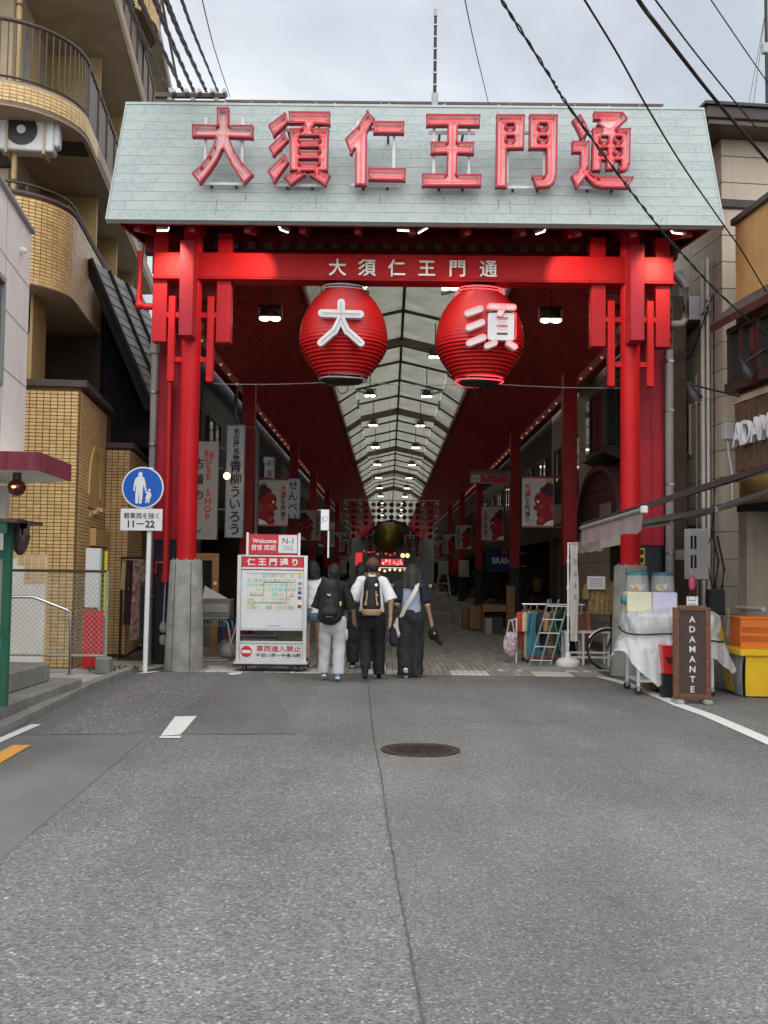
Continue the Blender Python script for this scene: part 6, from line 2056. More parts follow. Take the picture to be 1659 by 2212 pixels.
# awning: dark cloth rolled between wall and front bar, pink valance
aw = thing('awning', 'half open retractable awning with dark cloth and faded pink valance', 'awning', at(1390, 1110, 13.0))
n1_, f1_ = at(1390, 1101, 12.9), at(1256, 1141, 15.5)
wn_, wf_ = at(1700, 1000, 13.2), at(1592, 1040, 15.4)
MB().prism([n1_, f1_, wf_, wn_], (0, 0, .075)).build('cloth', 'awning_brown', aw, world=True)
MB().cyl(n1_, f1_, .032, n=8).build('front_bar', 'steel_grey', aw, world=True, smooth=50)
e_ = (n1_-f1_).normalized()
MB().box(n1_+e_*.02, (.08, .08, .09), .01, Matrix.Rotation(R(5), 3, 'Z')).build('end_cap', 'steel_white', aw, world=True)
P = []
for j in range(4):
    P.append([f1_.lerp(n1_, i/16)+Vector((.012*math.sin(i*1.9)*j, 0, -.03-.075*j-.02*math.sin(i*.9+1)*(j == 3))) for i in range(17)])
MB().grid(P).build('valance', 'awning_pink', aw, world=True, smooth=60)
ej = at(1520, 1098, 14.0)
for o_, a_, b_ in ((0, at(1385, 1128, 13.1), at(1545, 1100, 13.6)), (1, at(1300, 1150, 15.0), at(1450, 1128, 14.8))):
    w2 = at(1665, 1060, 13.7) if o_ == 0 else at(1600, 1085, 15.2)
    MB().tube([a_, b_], .040, 6).build('arm_section', 'aluminium', aw, world=True)
    MB().tube([b_, w2], .044, 6).build('arm_section', 'aluminium', aw, world=True)
    MB().sphere(b_, .045, 8, 6).build('arm_elbow', 'steel_white', aw, world=True)
MB().tube([wn_+Vector((0, 0, .03)), wf_+Vector((0, 0, .03))], .05, 8).build('roller_housing', 'steel_white', aw, world=True, smooth=50)

def wall_lamp(px, py, Y, wx, wy, wz, lab, lit):
    p = at(px, py, Y)
    t = thing('spot_lamp', lab, 'lamp', p, group='black swan neck lamps of the ochre shop')
    d = Vector((.45, .15, -.75)).normalized()
    q = d.to_track_quat('Z', 'Y')
    prof = [(.035, -.20), (.045, -.12), (.06, -.06), (.10, .0), (.11, .10)]
    mb = MB()
    n = 16
    for r_, z in prof:
        for i in range(n):
            a = 2*PI*i/n
            mb.v.append(tuple(q @ Vector((math.cos(a)*r_, math.sin(a)*r_, z))))
    for k in range(len(prof)-1):
        mb.f += [(k*n+i, k*n+(i+1) % n, (k+1)*n+(i+1) % n, (k+1)*n+i) for i in range(n)]
    mb.f.append(tuple(range(n-1, -1, -1)))
    mb.build('shade', 'black_plastic', t, smooth=40)
    MB().cyl(d*.06, d*.07, .095, n=16).build('lamp_face', 'bulb_dim' if not lit else 'lamp_glow', t)
    e1 = Vector((wx, wy, wz))-p
    MB().tube([-d*.1, -d*.1+Vector((.06, 0, .05)), e1], .014, 6).build('arm', 'cable_black', t, smooth=60)
lw_ = MW[sh.name] @ Vector((-.06, -.3, 4.18))
wall_lamp(1497, 852, 15.2, lw_.x, lw_.y, lw_.z, 'black swan neck lamp reaching out towards the gate', False)
lw_ = MW[sh.name] @ Vector((-.06, -1.2, 4.75))
wall_lamp(1612, 800, 14.4, lw_.x, lw_.y, lw_.z, 'black swan neck lamp in front of the bay window', False)
t = thing('drain_pipe', 'grey drain pipe with elbows beside the rear post, beige house side', 'pipe', (4.6, 16.75, 0))
xx = at(1446, 1000, 16.75).x
MB().tube([(xx, 16.75, .05), (xx, 16.75, 5.2)], .07, 10).build('pipe', 'pipe_grey', t, world=True, smooth=50)
for z in (1.9, 3.0, 4.2, 5.0):
    MB().cyl((xx, 16.75, z), (xx, 16.75, z+.035), .08, n=10).build('clip', 'stainless', t, world=True)
pts = [at(1455, 590, 16.9), at(1468, 604, 16.9), at(1480, 622, 16.9), at(1480, 690, 16.9), at(1473, 700, 16.9), at(1448, 702, 16.9)]
MB().tube(pts, .065, 10).build('offset_pipe', 'pipe_grey', t, world=True, smooth=60)

# ------------------------------------------------------------------ things on the pavement at the right
# ADAMANTE stand
p = G(1495, 1520)
t = thing('name_stand', 'tall brown free-standing sign with rattan frame reading ADAMANTE', 'sign', (p.x, p.y, 0), R(-2))
W_, H_ = .445, 1.19
MB().b2(-W_/2+.05, W_/2-.05, -.02, .03, .06, H_-.05).build('panel', 'sign_brown', t)
mb_p = {}
for sx in (-1, 1):
    z = .06
    while z < H_-.03:
        MB().b2(sx*W_/2-sx*.065, sx*W_/2, -.04, .05, z, z+.024, .004).build('rattan_strip', 'rattan', t)
        z += .027
x = -W_/2+.07
while x < W_/2-.07:
    for z in (.06, H_-.065):
        MB().b2(x, x+.024, -.041, .051, z, z+.065, .004).build('rattan_strip', 'rattan', t)
    x += .027
vtext('ADAMANTE', .105, .1205, 'letter_white', t, (0, -.025, 1.02), ext=.006, bold=.0015)
for sx in (-1, 1):
    MB().b2(sx*.17-.05, sx*.17+.05, -.16, .16, 0, .055, .015).build('foot', 'concrete', t)

# capsule cart under plastic sheet
cb = G(1440, 1500)
cx, cy = 3.70, 14.0
t = thing('capsule_cart', 'wheeled white metal cart carrying the capsule machines', 'cart', (cx, cy, 0))
x0_, x1_, y0_, y1_ = cx-.44, cx+.52, cy-.34, cy+.30
for z in (.16, .60, 1.02):
    MB().b2(x0_, x1_, y0_, y1_, z, z+.03).build('shelf', 'steel_white', t, world=True)
for x in (x0_, (x0_+x1_)/2, x1_):
    for y in (y0_, y1_):
        MB().b2(x-.018, x+.018, y-.018, y+.018, .10, 1.03).build('upright', 'steel_white', t, world=True)
        MB().cyl((x, y-.015, .05), (x, y+.015, .05), .05, n=12).build('castor', 'black_rubber', t, world=True)
        MB().b2(x-.02, x+.02, y-.022, y+.022, .05, .11).build('castor_fork', 'steel_grey', t, world=True)
MB().b2(x0_+.55, x0_+.65, y0_-.05, y0_-.02, .10, .60).build('front_board', 'black_plastic', t, world=True)
clutter(t, x0_+.1, x1_-.1, y0_+.1, y1_-.1, .58, 4, ['black_plastic', 'wood_box', 'utility_grey'])
for px, capm, bodm, lb in ((1377, 'capsule_teal', 'capsule_cream', 'capsule toy machine with teal lid and cream body'), (1431, 'capsule_blue', 'capsule_lilac', 'capsule toy machine with blue lid and pale lilac body')):
    c = at(px, 1300, 14.0)
    m = thing('capsule_machine', lb, 'vending machine', (c.x, 14.0, 1.05), group='capsule toy machines on the cart')
    w2 = .165
    MB().b2(-w2, w2, -.15, .15, 0, .28, .02).build('body', bodm, m)
    prof = [(.150, .285), (.158, .32), (.150, .44), (.138, .50)]
    MB().lathe(prof, n=4*5, close=False).build('dome', 'clear_plastic', m, smooth=50)
    MB().lathe([(.142, .50), (.150, .505), (.148, .535), (.0, .55)], n=20, close=False).build('lid', capm, m, smooth=40)
    for k in range(22):
        a, r_ = random.uniform(0, 2*PI), random.uniform(0, .10)
        MB().sphere((math.cos(a)*r_, math.sin(a)*r_, .31+random.uniform(0, .05)), .026, 8, 6).build('capsule', random.choice(['map_teal', 'plastic_red', 'paint_white', 'map_yellow', 'map_pink']), m)
    MB().cyl((-w2, -.05, .16), (-w2-.06, -.05, .16), .05, n=12).build('crank', capm, m)
# plastic sheet, draped and tied
sh_ = thing('plastic_sheet', 'crumpled white translucent plastic sheet draped over the cart', 'plastic sheet', (cx, cy, 0))
rs = np.random.RandomState(5)
wv = [(rs.uniform(3, 26), rs.uniform(3, 26), rs.uniform(0, 6.3), rs.uniform(0, 6.3)) for _ in range(9)]
def crumple(u, v):
    return sum((1-abs(math.sin(a*u+b*v*math.cos(c)+d)))**2/(2+a*.12+b*.12) for a, b, c, d in wv)
def sup(a):          # rounded box plan
    c, d = math.cos(a), math.sin(a)
    return 1/((abs(c)/.64)**3.2+(abs(d)/.50)**3.2)**(1/3.2)
def hem(a):
    h = .56
    for a0, w0, z0 in ((-2.05, .62, .13), (-.55, .5, .30), (2.6, .8, .35), (.9, .6, .45)):
        d = abs((a-a0+PI) % (2*PI)-PI)
        h = min(h, z0+(.56-z0)*min(1, d/w0))
    return h
NA, NVV = 150, 46
P = []
for j in range(NVV):
    v = j/(NVV-1)
    row = []
    for i in range(NA+1):
        a = -PI+2*PI*i/NA
        rb = sup(a)
        cz = crumple(math.cos(a)*.6*(1+v)+.3, math.sin(a)*.6*(1+v)+v)-.55
        fold = math.sin(a*6+2*math.sin(a*2))*.6+math.sin(a*13+1)*.4
        if v < .38:
            u = v/.38
            r_, z = rb*math.sin(u*PI/2)*.97, 1.0+.13*math.cos(u*PI/2)**.8+.02*math.sin(3*a)*u
        elif v < .62:
            u = (v-.38)/.24
            r_, z = rb*(.97+.03*math.sin(u*PI)-.02*u), 1.0+.02*math.sin(3*a)-.22*u
        else:
            u = (v-.62)/.38
            r_, z = rb*(.95+.26*u**.8+.07*fold*u), .78+(hem(a)-.78)*u+.02*math.sin(3*a)*(1-u)
        r_ += cz*.055*min(1, v*3)
        z += cz*.05*(1-v*.6)
        row.append((cx+.06+math.cos(a)*r_, cy-.02+math.sin(a)*r_, max(.09, z)))
    P.append(row)
MB().grid(P).build('sheet', 'sheet_plastic', sh_, world=True, smooth=180)
cord = [(cx+.06+math.cos(a)*(sup(a)*.97+.03), cy-.02+math.sin(a)*(sup(a)*.97+.03), .77+.03*math.sin(3*a)-.05*math.cos(a)) for a in [2*PI*k/40 for k in range(40)]]
MB().tube(cord, .011, 5, closed=True).build('tie_cord', 'cable_black', sh_, world=True, smooth=60)
c = at(1444, 1425, 13.35)
t = thing('red_bucket', 'small red plastic box with dark heart mark before the cart', 'box', (c.x, 13.35, c.z-.17))
MB().prism([(-.075, -.07, 0), (.075, -.07, 0), (.10, -.09, .34), (-.10, -.09, .34)], (0, .16, 0)).build('body', 'plastic_red', t)
MB().b2(-.11, .11, -.10, .10, .335, .355, .008).build('rim', 'plastic_red', t)
ht = [(0.0, -.055), (.045, .0), (.05, .03), (.03, .05), (.0, .03), (-.03, .05), (-.05, .03), (-.045, 0)]
MB().prism([(x-.01, -.084, .17+z) for x, z in ht], (0, -.008, 0)).build('heart_mark', 'hair_paint', t)
MB().b2(-.09, .09, -.06, .10, -.45, 0.0).build('stand', 'black_plastic', t)
c = at(1495, 1290, 13.9)
t = thing('clip_sign', 'pink peg shaped clip holding a white price card', 'sign', (c.x, 13.9, c.z-.15))
MB().lathe([(.035, .25), (.05, .32), (.045, .40), (.02, .44), (0, .445)], n=12, close=False).build('peg_head', 'plastic_pink', t, smooth=50)
for sx in (-1, 1):
    MB().tube([(sx*.01, 0, .27), (sx*.05, 0, .12)], .014, 6).build('peg_leg', 'hair_paint', t)
MB().b2(-.075, .075, -.012, -.006, -.12, .16).build('card', 'white_board', t)
for k in range(4):
    MB().b2(-.05, .05, -.0135, -.0125, .10-k*.05, .115-k*.05).build('card_line', 'ink_grey', t)
# yellow covered table and crate
tp = G(1607, 1507)
t = thing('yellow_table', 'low table wrapped in yellow sheeting with silver side', 'table', (tp.x+.6, tp.y+.5, 0))
x0_, y0_, zt = tp.x, tp.y, .615
P = []
for j in range(7):
    P.append([(x0_+.02+1.3*i/24, y0_-.01+.012*math.sin(i*1.1+j*.8)+.008*math.sin(i*2.9), .02+(zt-.09)*j/6) for i in range(25)])
MB().grid(P).build('front_sheet', 'cloth_yellow', t, world=True, smooth=180)
P = []
for j in range(7):
    P.append([(x0_-.01+.014*math.sin(i*1.3+j)-.02*math.sin(j*.8), y0_+1.05*i/16, .02+(zt-.09)*j/6) for i in range(17)])
MB().grid(P, flip=True).build('side_sheet', 'cloth_silver', t, world=True, smooth=180)
MB().b2(x0_-.05, x0_+1.4, y0_-.05, y0_+1.15, zt-.085, zt, .012).build('lid', 'cloth_yellow', t, world=True)
MB().b2(x0_+.03, x0_+1.3, y0_+.02, y0_+1.0, 0, zt-.1).build('core', 'interior_brown', t, world=True)
MB().prism([(x0_-.035, y0_+.25, .05), (x0_-.035, y0_+.55, .05), (x0_-.035, y0_+.75, .38), (x0_-.035, y0_+.5, .42)], (-.004, 0, 0)).build('yellow_patch', 'cloth_yellow', t, world=True)
c = at(1598, 1395, tp.y+.35)
t = thing('orange_crate', 'bright orange plastic crate sitting on the yellow table', 'crate', (c.x+.32, tp.y+.55, zt))
W_, D_, H_ = .62, .42, .37
def crate_wall(x0, x1, y0, y1, axis):
    MB().b2(x0, x1, y0, y1, 0.0, .07).build('wall_foot', 'crate_orange', t)
    MB().b2(x0, x1, y0, y1, .27, H_).build('wall_top', 'crate_orange', t)
    MB().b2(x0+.0005, x1-.0005, y0+.0005, y1-.0005, .155, .19).build('wall_band', 'crate_orange', t)
    n = 24
    for k in range(n+1):
        if axis == 'x':
            x = x0+(x1-x0)*k/n
            MB().b2(x-.006, x+.006, y0, y1, .07, .27).build('rib', 'crate_orange', t)
        else:
            y = y0+(y1-y0)*k/n
            MB().b2(x0, x1, y-.006, y+.006, .07, .27).build('rib', 'crate_orange', t)
crate_wall(-W_/2, W_/2, -D_/2, -D_/2+.012, 'x')
crate_wall(-W_/2, W_/2, D_/2-.012, D_/2, 'x')
crate_wall(-W_/2, -W_/2+.012, -D_/2+.013, D_/2-.013, 'y')
crate_wall(W_/2-.012, W_/2, -D_/2+.013, D_/2-.013, 'y')
MB().b2(-W_/2+.01, W_/2-.01, -D_/2+.01, D_/2-.01, .0, .02).build('floor', 'crate_orange', t)
mb = MB()
for (a, b) in (((-W_/2-.015, -D_/2-.015), (W_/2+.015, -D_/2+.02)), ((-W_/2-.015, D_/2-.02), (W_/2+.015, D_/2+.015))):
    mb.b2(a[0], b[0], a[1], b[1], H_, H_+.03, .006)
for a in (-W_/2-.014, W_/2-.02):
    mb.b2(a, a+.034, -D_/2+.021, D_/2-.021, H_, H_+.029, .006)
mb.build('rim', 'crate_orange', t)
t = thing('yellow_bag', 'crumpled mustard yellow bag standing behind the yellow table', 'bag', at(1552, 1378, 14.6))
MB().sphere((0, 0, 0), (.10, .07, .15), 12, 8).build('bag_body', 'cloth_yellow', t, smooth=60)
MB().tube([(-.05, 0, .12), (-.03, 0, .22), (.03, 0, .22), (.05, 0, .12)], .01, 5).build('bag_handle', 'cloth_yellow', t)

# nobori flag
p = G(1227, 1441)
t = thing('flag_stand', 'white vertical pole flag on a white water filled base', 'flag', (p.x, p.y, 0))
MB().lathe([(.19, 0), (.205, .02), (.205, .09), (.16, .14), (.05, .17), (.04, .24), (0, .24)], n=4*6, close=False).build('base', 'paint_white', t, smooth=40)
zt = at(1227, 1172, p.y).z
MB().cyl((0, 0, .2), (0, 0, zt), .016, n=8).build('pole', 'paint_white', t, smooth=50)
for z in (.35, .85, 1.3, 1.75):
    MB().cyl((0, 0, z), (0, 0, z+.05), .026, n=8).build('pole_clip', 'paint_white', t)
MB().cyl((0, 0, zt-.01), (.16, -.05, zt-.005), .009, n=6).build('cross_arm', 'paint_white', t)
P = []
for j in range(16):
    z = zt-.03-1.62*j/15
    P.append([(.025+.022*i+.012*math.sin(j*.6+i*.5), -.010*i-.02*math.sin(j*.5+i*.9), z) for i in range(7)])
MB().grid(P).build('flag_cloth', 'banner_white', t, smooth=180)
for j in range(4):
    MB().b2(.08, .12, -.09, -.088, zt-.35-j*.2, zt-.27-j*.2).build('faint_mark', 'ink_grey', t)

# clothes rack
ry = 18.3
a, b = at(1128, 1305, ry), at(1262, 1306, ry)
rk = thing('clothes_rack', 'steel clothes rack crowded with second-hand shirts', 'clothes rack', ((a.x+b.x)/2, ry, 0))
MB().cyl((a.x, ry, a.z), (b.x, ry, a.z), .016, n=8).build('rail', 'stainless', rk, world=True)
for x in (a.x+.05, b.x-.05):
    MB().cyl((x, ry, .1), (x, ry, a.z), .016, n=8).build('upright', 'stainless', rk, world=True)
    MB().cyl((x, ry-.25, .1), (x, ry+.25, .1), .016, n=8).build('foot_bar', 'stainless', rk, world=True)
    for yy in (-.25, .25):
        MB().cyl((x-.012, ry+yy, .045), (x+.012, ry+yy, .045), .045, n=10).build('castor', 'black_rubber', rk, world=True)
MB().b2(a.x, b.x, ry-.12, ry+.12, .11, .15).build('low_shelf', 'curtain_red', rk, world=True)
pm('shirt_teal', (0.045, 0.20, 0.25), .8, .12, 12, bump=.2, bscale=20)
pm('shirt_cream', (0.52, 0.44, 0.24), .8, .1, 12, bump=.2, bscale=20)
pm('shirt_print', (0.12, 0.10, 0.09), .8, .7, 28)
pm('shirt_red', (0.42, 0.05, 0.03), .8, .2, 12)
pm('shirt_green', (0.01, 0.10, 0.04), .8, .15, 12)
pm('shirt_black', (0.02, 0.02, 0.022), .8, .2, 12)
pm('shirt_peach', (0.45, 0.20, 0.13), .8, .2, 12)
pm('shirt_leaf', (0.30, 0.20, 0.09), .8, .6, 22)
pm('kimono_print', (0.34, 0.22, 0.20), .75, .8, 9)
pm('kimono_dark', (0.05, 0.015, 0.025), .75, .5, 9)
def shirt(px, y, zt, mat, label, yaw, length=.70, wd=.46, sleeve=.24):
    """a shirt on a hanger: closed cloth body with sleeves"""
    p = at(px, 1300, y)
    t = thing('hanging_shirt', label, 'shirt', (p.x, y, zt-length-.1), R(yaw), group='garments on the clothes rack')
    z0 = length+.1-.1
    outl = [(-.07, z0), (-wd*.42, z0-.06), (-wd*.5-sleeve*.35, z0-.06-sleeve), (-wd*.5-sleeve*.0, z0-.10-sleeve), (-wd*.40, z0-.24), (-wd*.46, z0-length), (wd*.46, z0-length), (wd*.40, z0-.24), (wd*.5, z0-.10-sleeve), (wd*.5+sleeve*.35, z0-.06-sleeve), (wd*.42, z0-.06), (.07, z0)]
    mb = MB()
    n = 22
    # grid body with folds, front and back
    rows = []
    for sgn in (-1, 1):
        P = []
        for j in range(10):
            v = j/9
            hw = wd*(.40+.06*v)
            if j == 0: hw = wd*.28
            zz = z0-.03-(length-.03)*v
            P.append([(-hw+2*hw*i/n, sgn*(.035+.02*math.sin(i*1.5+v*2)*v)*(1-abs(2*i/n-1)**3)-.001*sgn, zz) for i in range(n+1)])
        mb.grid(P, flip=sgn > 0)
    body = mb.build('cloth', mat, t, smooth=180)
    for s in (-1, 1):
        MB().tube([(s*wd*.36, 0, z0-.05), (s*(wd*.46), 0, z0-.14), (s*(wd*.50), 0, z0-.12-sleeve)], [.06, .07, .075], 8).build('sleeve', mat, t, smooth=60)
    MB().tube([(-.07, 0, z0-.02), (-.03, -.05, z0-.05), (.03, -.05, z0-.05), (.07, 0, z0-.02)], .016, 5).build('collar', mat, t, smooth=60)
    MB().tube([(-wd*.35, 0, z0-.05), (0, 0, z0+.02), (wd*.35, 0, z0-.05)], .008, 5).build('hanger', 'wood_warm', t)
    MB().tube([(0, 0, z0+.02), (0, 0, z0+.06), (.012, 0, z0+.085), (0, 0, z0+.10)], .004, 4).build('hanger_hook', 'stainless', t)
    return t
zt = a.z-.005
for px, dy, m_, lb, yaw, ln in ((1131, .0, 'shirt_red', 'red orange shirt, end of the rack nearest the arcade middle', 60, .62), (1139, .03, 'shirt_print', 'dark patterned shirt on the rack beside the red one', 58, .78), (1146, .0, 'shirt_cream', 'pale yellow shirt on the rack behind the teal one', 50, .80),
                            (1160, -.06, 'shirt_teal', 'faded teal blue shirt facing outward on the rack', 22, .78), (1176, .05, 'shirt_black', 'black shirt on the rack beside the teal one', 60, .66), (1193, .03, 'shirt_leaf', 'brown patterned shirt on the rack behind the ladder', 55, .7),
                            (1213, .0, 'shirt_green', 'dark green shirt on the rack beside the pole flag', 40, .82), (1244, .02, 'shirt_black', 'black shirt on the rack beyond the pole flag', 50, .7), (1256, .02, 'shirt_peach', 'peach coloured garment at the far end of the rack', 50, .66)):
    shirt(px, ry+dy, zt, m_, lb, yaw, ln)
c = at(1298, 1248, 18.6)
sh2 = shirt(1298, 18.6, c.z+.08, 'shirt_leaf', 'tan leaf print short-sleeved shirt hanging below the cream awning', 0, .62, .52)
MB().cyl((0, 0, .72), (0, 0, 1.2), .004, n=4).build('hanger_wire', 'stainless', sh2)
c = at(1288, 1257, 18.5)
t = thing('price_card', 'white paper price card pinned on the leaf print shirt', 'card', (c.x, 18.5, c.z-.13))
MB().b2(-.16, .16, 0, .006, 0, .23).build('card', 'white_board', t)
for k in range(4):
    MB().b2(-.11, .11, -.002, -.0005, .05+k*.04, .062+k*.04).build('card_line', 'ink_grey', t)
# floral bag hanging at the rack end
c = at(1103, 1385, 18.0)
t = thing('floral_bag', 'white floral tote bag hanging at the near end of the rack', 'bag', (c.x, 18.0, c.z-.25))
pm('floral', (0.45, 0.36, 0.38), .8, .75, 16)
MB().sphere((0, 0, .2), (.13, .07, .22), 14, 10).build('bag_body', 'floral', t, smooth=60)
MB().tube([(-.07, 0, .36), (-.02, 0, .62), (.02, 0, .62), (.07, 0, .36)], .012, 5).build('bag_handle', 'banner_white', t)
MB().cyl((0, 0, .60), (.1, 0, .64), .012, n=6).build('hook', 'steel_white', t)
MB().cyl((.1, 0, .64), (.1, 0, -.2), .014, n=6).build('hook_post', 'steel_white', t)
# step ladder
lx = G(1192, 1441)
t = thing('step_ladder', 'aluminium step ladder leaning before the clothes rack', 'ladder', (lx.x, lx.y, 0), R(-12))
for o_ in (-.17, 0.0, .17):
    MB().tube([(-.20+o_, -.12, 0), (.10+o_, .30, 1.12)], .016, 6).build('rail', 'aluminium', t)
for k in range(5):
    u = .1+k*.2
    MB().box((-.20+.30*u, -.12+.42*u, 1.12*u), (.36, .05, .02), .004).build('rung', 'aluminium', t)
for o_ in (-.14, .14):
    MB().tube([(.10+o_, .30, 1.12), (.30+o_, .62, 0)], .013, 6).build('rear_leg', 'aluminium', t)
MB().tube([(.05, .2, .6), (.25, .5, .5)], .008, 5).build('spreader', 'aluminium', t)
# bicycle
t = thing('bicycle', 'parked bicycle half hidden behind the concrete column base', 'bicycle', (4.1, 17.05, 0))
def wheel(x):
    mb = MB()
    MB().tube([(x+.325*math.cos(a), 0, .335+.325*math.sin(a)) for a in [2*PI*k/36 for k in range(36)]], .018, 6, closed=True).build('tyre', 'black_rubber', t, smooth=60)
    MB().tube([(x+.300*math.cos(a), 0, .335+.300*math.sin(a)) for a in [2*PI*k/36 for k in range(36)]], .010, 5, closed=True).build('rim', 'stainless', t, smooth=60)
    for k in range(18):
        a = 2*PI*k/18
        mb.cyl((x, 0, .335), (x+.30*math.cos(a), 0, .335+.30*math.sin(a)), .0018, n=3)
    mb.build('spokes', 'stainless', t)
    MB().cyl((x, -.04, .335), (x, .04, .335), .02, n=8).build('hub', 'stainless', t)
    MB().tube([(x+.352*math.cos(a), 0, .335+.352*math.sin(a)) for a in [PI*(.12+.7*k/14) for k in range(15)]], [.02]*15, 6).build('mudguard', 'stainless', t, smooth=60)
wheel(-.53)
wheel(.53)
for pts, r_ in ((((-.53, 0, .335), (-.38, 0, .92)), .016), (((-.40, 0, .85), (.0, 0, .30)), .02), (((-.40, 0, .8), (.12, 0, .62)), .016), (((0, 0, .30), (.16, 0, .85)), .016), (((0, 0, .30), (.53, 0, .335)), .012), (((.13, 0, .68), (.53, 0, .335)), .012)):
    MB().tube(pts, r_, 7).build('frame_tube', 'black_plastic', t)
MB().tube([(-.38, -.26, 1.0), (-.36, -.1, .98), (-.37, .1, .98), (-.39, .26, 1.0)], .013, 6).build('handlebar', 'stainless', t)
MB().sphere((.18, 0, .90), (.13, .07, .035), 12, 6).build('saddle', 'black_plastic', t, smooth=60)
MB().cyl((-.02, -.06, .30), (-.02, .06, .30), .09, n=16).build('chainring', 'steel_grey', t)
# white trestle table
t = thing('trestle_table', 'small white trestle table beside the bicycle', 'table', (3.35, 17.9, 0))
MB().b2(-.38, .42, -.2, .2, .56, .59).build('top', 'steel_white', t)
for x in (-.34, -.05, .38):
    for y in (-.17, .17):
        MB().b2(x-.02, x+.02, y-.02, y+.02, 0, .56).build('leg', 'steel_white', t)
for z in (.14, .22):
    MB().b2(-.34, .38, -.185, -.155, z, z+.03).build('stretcher', 'steel_white', t)
# wooden boxes and shelves further in
def crate_shelf(px, py, w, d, h, label, shelf=True, mat='wood_box'):
    p = G(px, py)
    t = thing('wooden_box', label, 'box', (p.x, p.y, 0), group='wooden boxes outside the crate shop')
    for x in (-w/2, w/2-.03):
        MB().b2(x, x+.03, 0, d, 0, h-.001).build('side', mat, t)
    MB().b2(-w/2, w/2, 0, d, h, h+.03).build('top', mat, t)
    MB().b2(-w/2+.03, w/2-.03, d-.03, d, 0, h).build('back', 'interior_brown', t)
    MB().b2(-w/2+.03, w/2-.03, 0.0, d-.03, .05, .08).build('floor', mat, t)
    if shelf:
        MB().b2(-w/2+.03, w/2-.03, -.004, .02, h-.14, h).build('apron', mat, t)
        MB().b2(-w/2+.03, w/2-.03, -.004, .02, .08, .20).build('plinth', mat, t)
        clutter(t, p.x-w/2+.1, p.x+w/2-.1, p.y+.1, p.y+d-.1, .5, 3, ['paper_white', 'black_plastic', 'cream_board'])
    else:
        MB().b2(-w/2+.03, w/2-.03, 0, .02, .0, h).build('front', mat, t)
    return t
crate_shelf(1072, 1371, .68, .5, .72, 'open fronted wooden shelf box, largest by the arcade floor')
crate_shelf(1029, 1366, .36, .5, .66, 'closed tall wooden box beside the largest shelf box', False)
crate_shelf(1012, 1361, .30, .5, .52, 'narrow wooden box at the end of the row', False)
p = G(1103, 1372)
t = thing('wooden_plank_sign', 'tall carved brown wooden plank standing by the red post', 'sign', (p.x, p.y, 0))
MB().b2(-.11, .11, 0, .05, 0, 1.25, .012).build('plank', 'wood_box', t)
p = G(957, 1346)
t = thing('far_ladder', 'wooden A-frame ladder standing far down the arcade', 'ladder', (p.x, p.y, 0))
for sx in (-.35, .35):
    MB().tube([(sx, 0, 0), (sx*.25, 0, 1.75)], .03, 6).build('rail', 'cream_board', t)
    MB().tube([(sx, .6, 0), (sx*.25, .1, 1.75)], .03, 6).build('rear_rail', 'cream_board', t)
for k in range(5):
    z = .3+k*.3
    MB().b2(-.35+.26*z/1.75, .35-.26*z/1.75, -.02, .03, z, z+.035).build('rung', 'cream_board', t)

# ------------------------------------------------------------------ info board trolley
p = G(585, 1451)
ib = thing('info_board', 'wheeled aluminium notice board with red header, street map and no entry panel', 'notice board', (p.x, p.y, 0), R(1.5))
k_ = .001116
def X(z): return (z-650)*k_
def Z(z): return (2095-z)*k_
for x in (165, 1080):
    MB().b2(X(x), X(x+55), -.03, .03, Z(1950), Z(490), .004).build('frame_post', 'aluminium', ib)
for z0, z1 in ((515, 490), (690, 658), (1530, 1502), (1705, 1675), (1950, 1932)):
    MB().b2(X(220), X(1080), -.025, .025, Z(z0), Z(z1), .003).build('frame_rail', 'aluminium', ib)
hd = MB().b2(X(221), X(1070), -.012, .012, Z(655), Z(516)).build('header_panel', 'sign_red', ib)
text('仁 王 門 通 り', .118, 'paint_white', hd, (X(645), -.016, Z(585)), ext=.0015, bold=.0035, aspect=1.12)
mpn = MB().b2(X(221), X(1080), -.012, .012, Z(1500), Z(700)).build('map_panel', 'white_board', ib)
MB().b2(X(285), X(990), -.0145, -.0125, Z(1275), Z(725)).build('map_sheet', 'map_cream', mpn)
cells = {m_: MB() for m_ in ('map_teal', 'map_pink', 'map_green', 'banner_white', 'map_cream')}
gy = 745
while gy < 1240:
    hgt = random.choice((38, 50, 62))
    gx = 300
    while gx < 950:
        wd = random.choice((40, 55, 75, 95))
        m_ = random.choices(('map_teal', 'map_pink', 'map_green', 'banner_white', 'map_cream'), (.32, .22, .2, .14, .12))[0]
        cells[m_].b2(X(gx+4), X(min(gx+wd-6, 975)), -.0160, -.0146, Z(min(gy+hgt-8, 1262)), Z(gy+4))
        gx += wd+4
    gy += hgt+6
for m_, mb in cells.items():
    tag(mb.build('map_blocks', m_, mpn), kind='stuff')
for pts, m_ in (([(340, 1048), (528, 1048), (528, 862), (845, 862), (845, 1145), (430, 1145)], 'map_blue'), ([(528, 868), (955, 866)], 'sticker_red'), ([(850, 1055), (955, 1055)], 'sticker_red'), ([(300, 742), (985, 742)], 'ink_grey')):
    for a, b in zip(pts, pts[1:]):
        MB().tube([(X(a[0]), -.0175, Z(a[1])), (X(b[0]), -.0175, Z(b[1]))], .003, 4).build('route_line', m_, mpn)
MB().tube([(X(372)+.042*math.cos(a), -.0178, Z(1140)+.042*math.sin(a)) for a in [2*PI*i/20 for i in range(20)]], .005, 4, closed=True).build('route_ring', 'map_yellow', mpn)
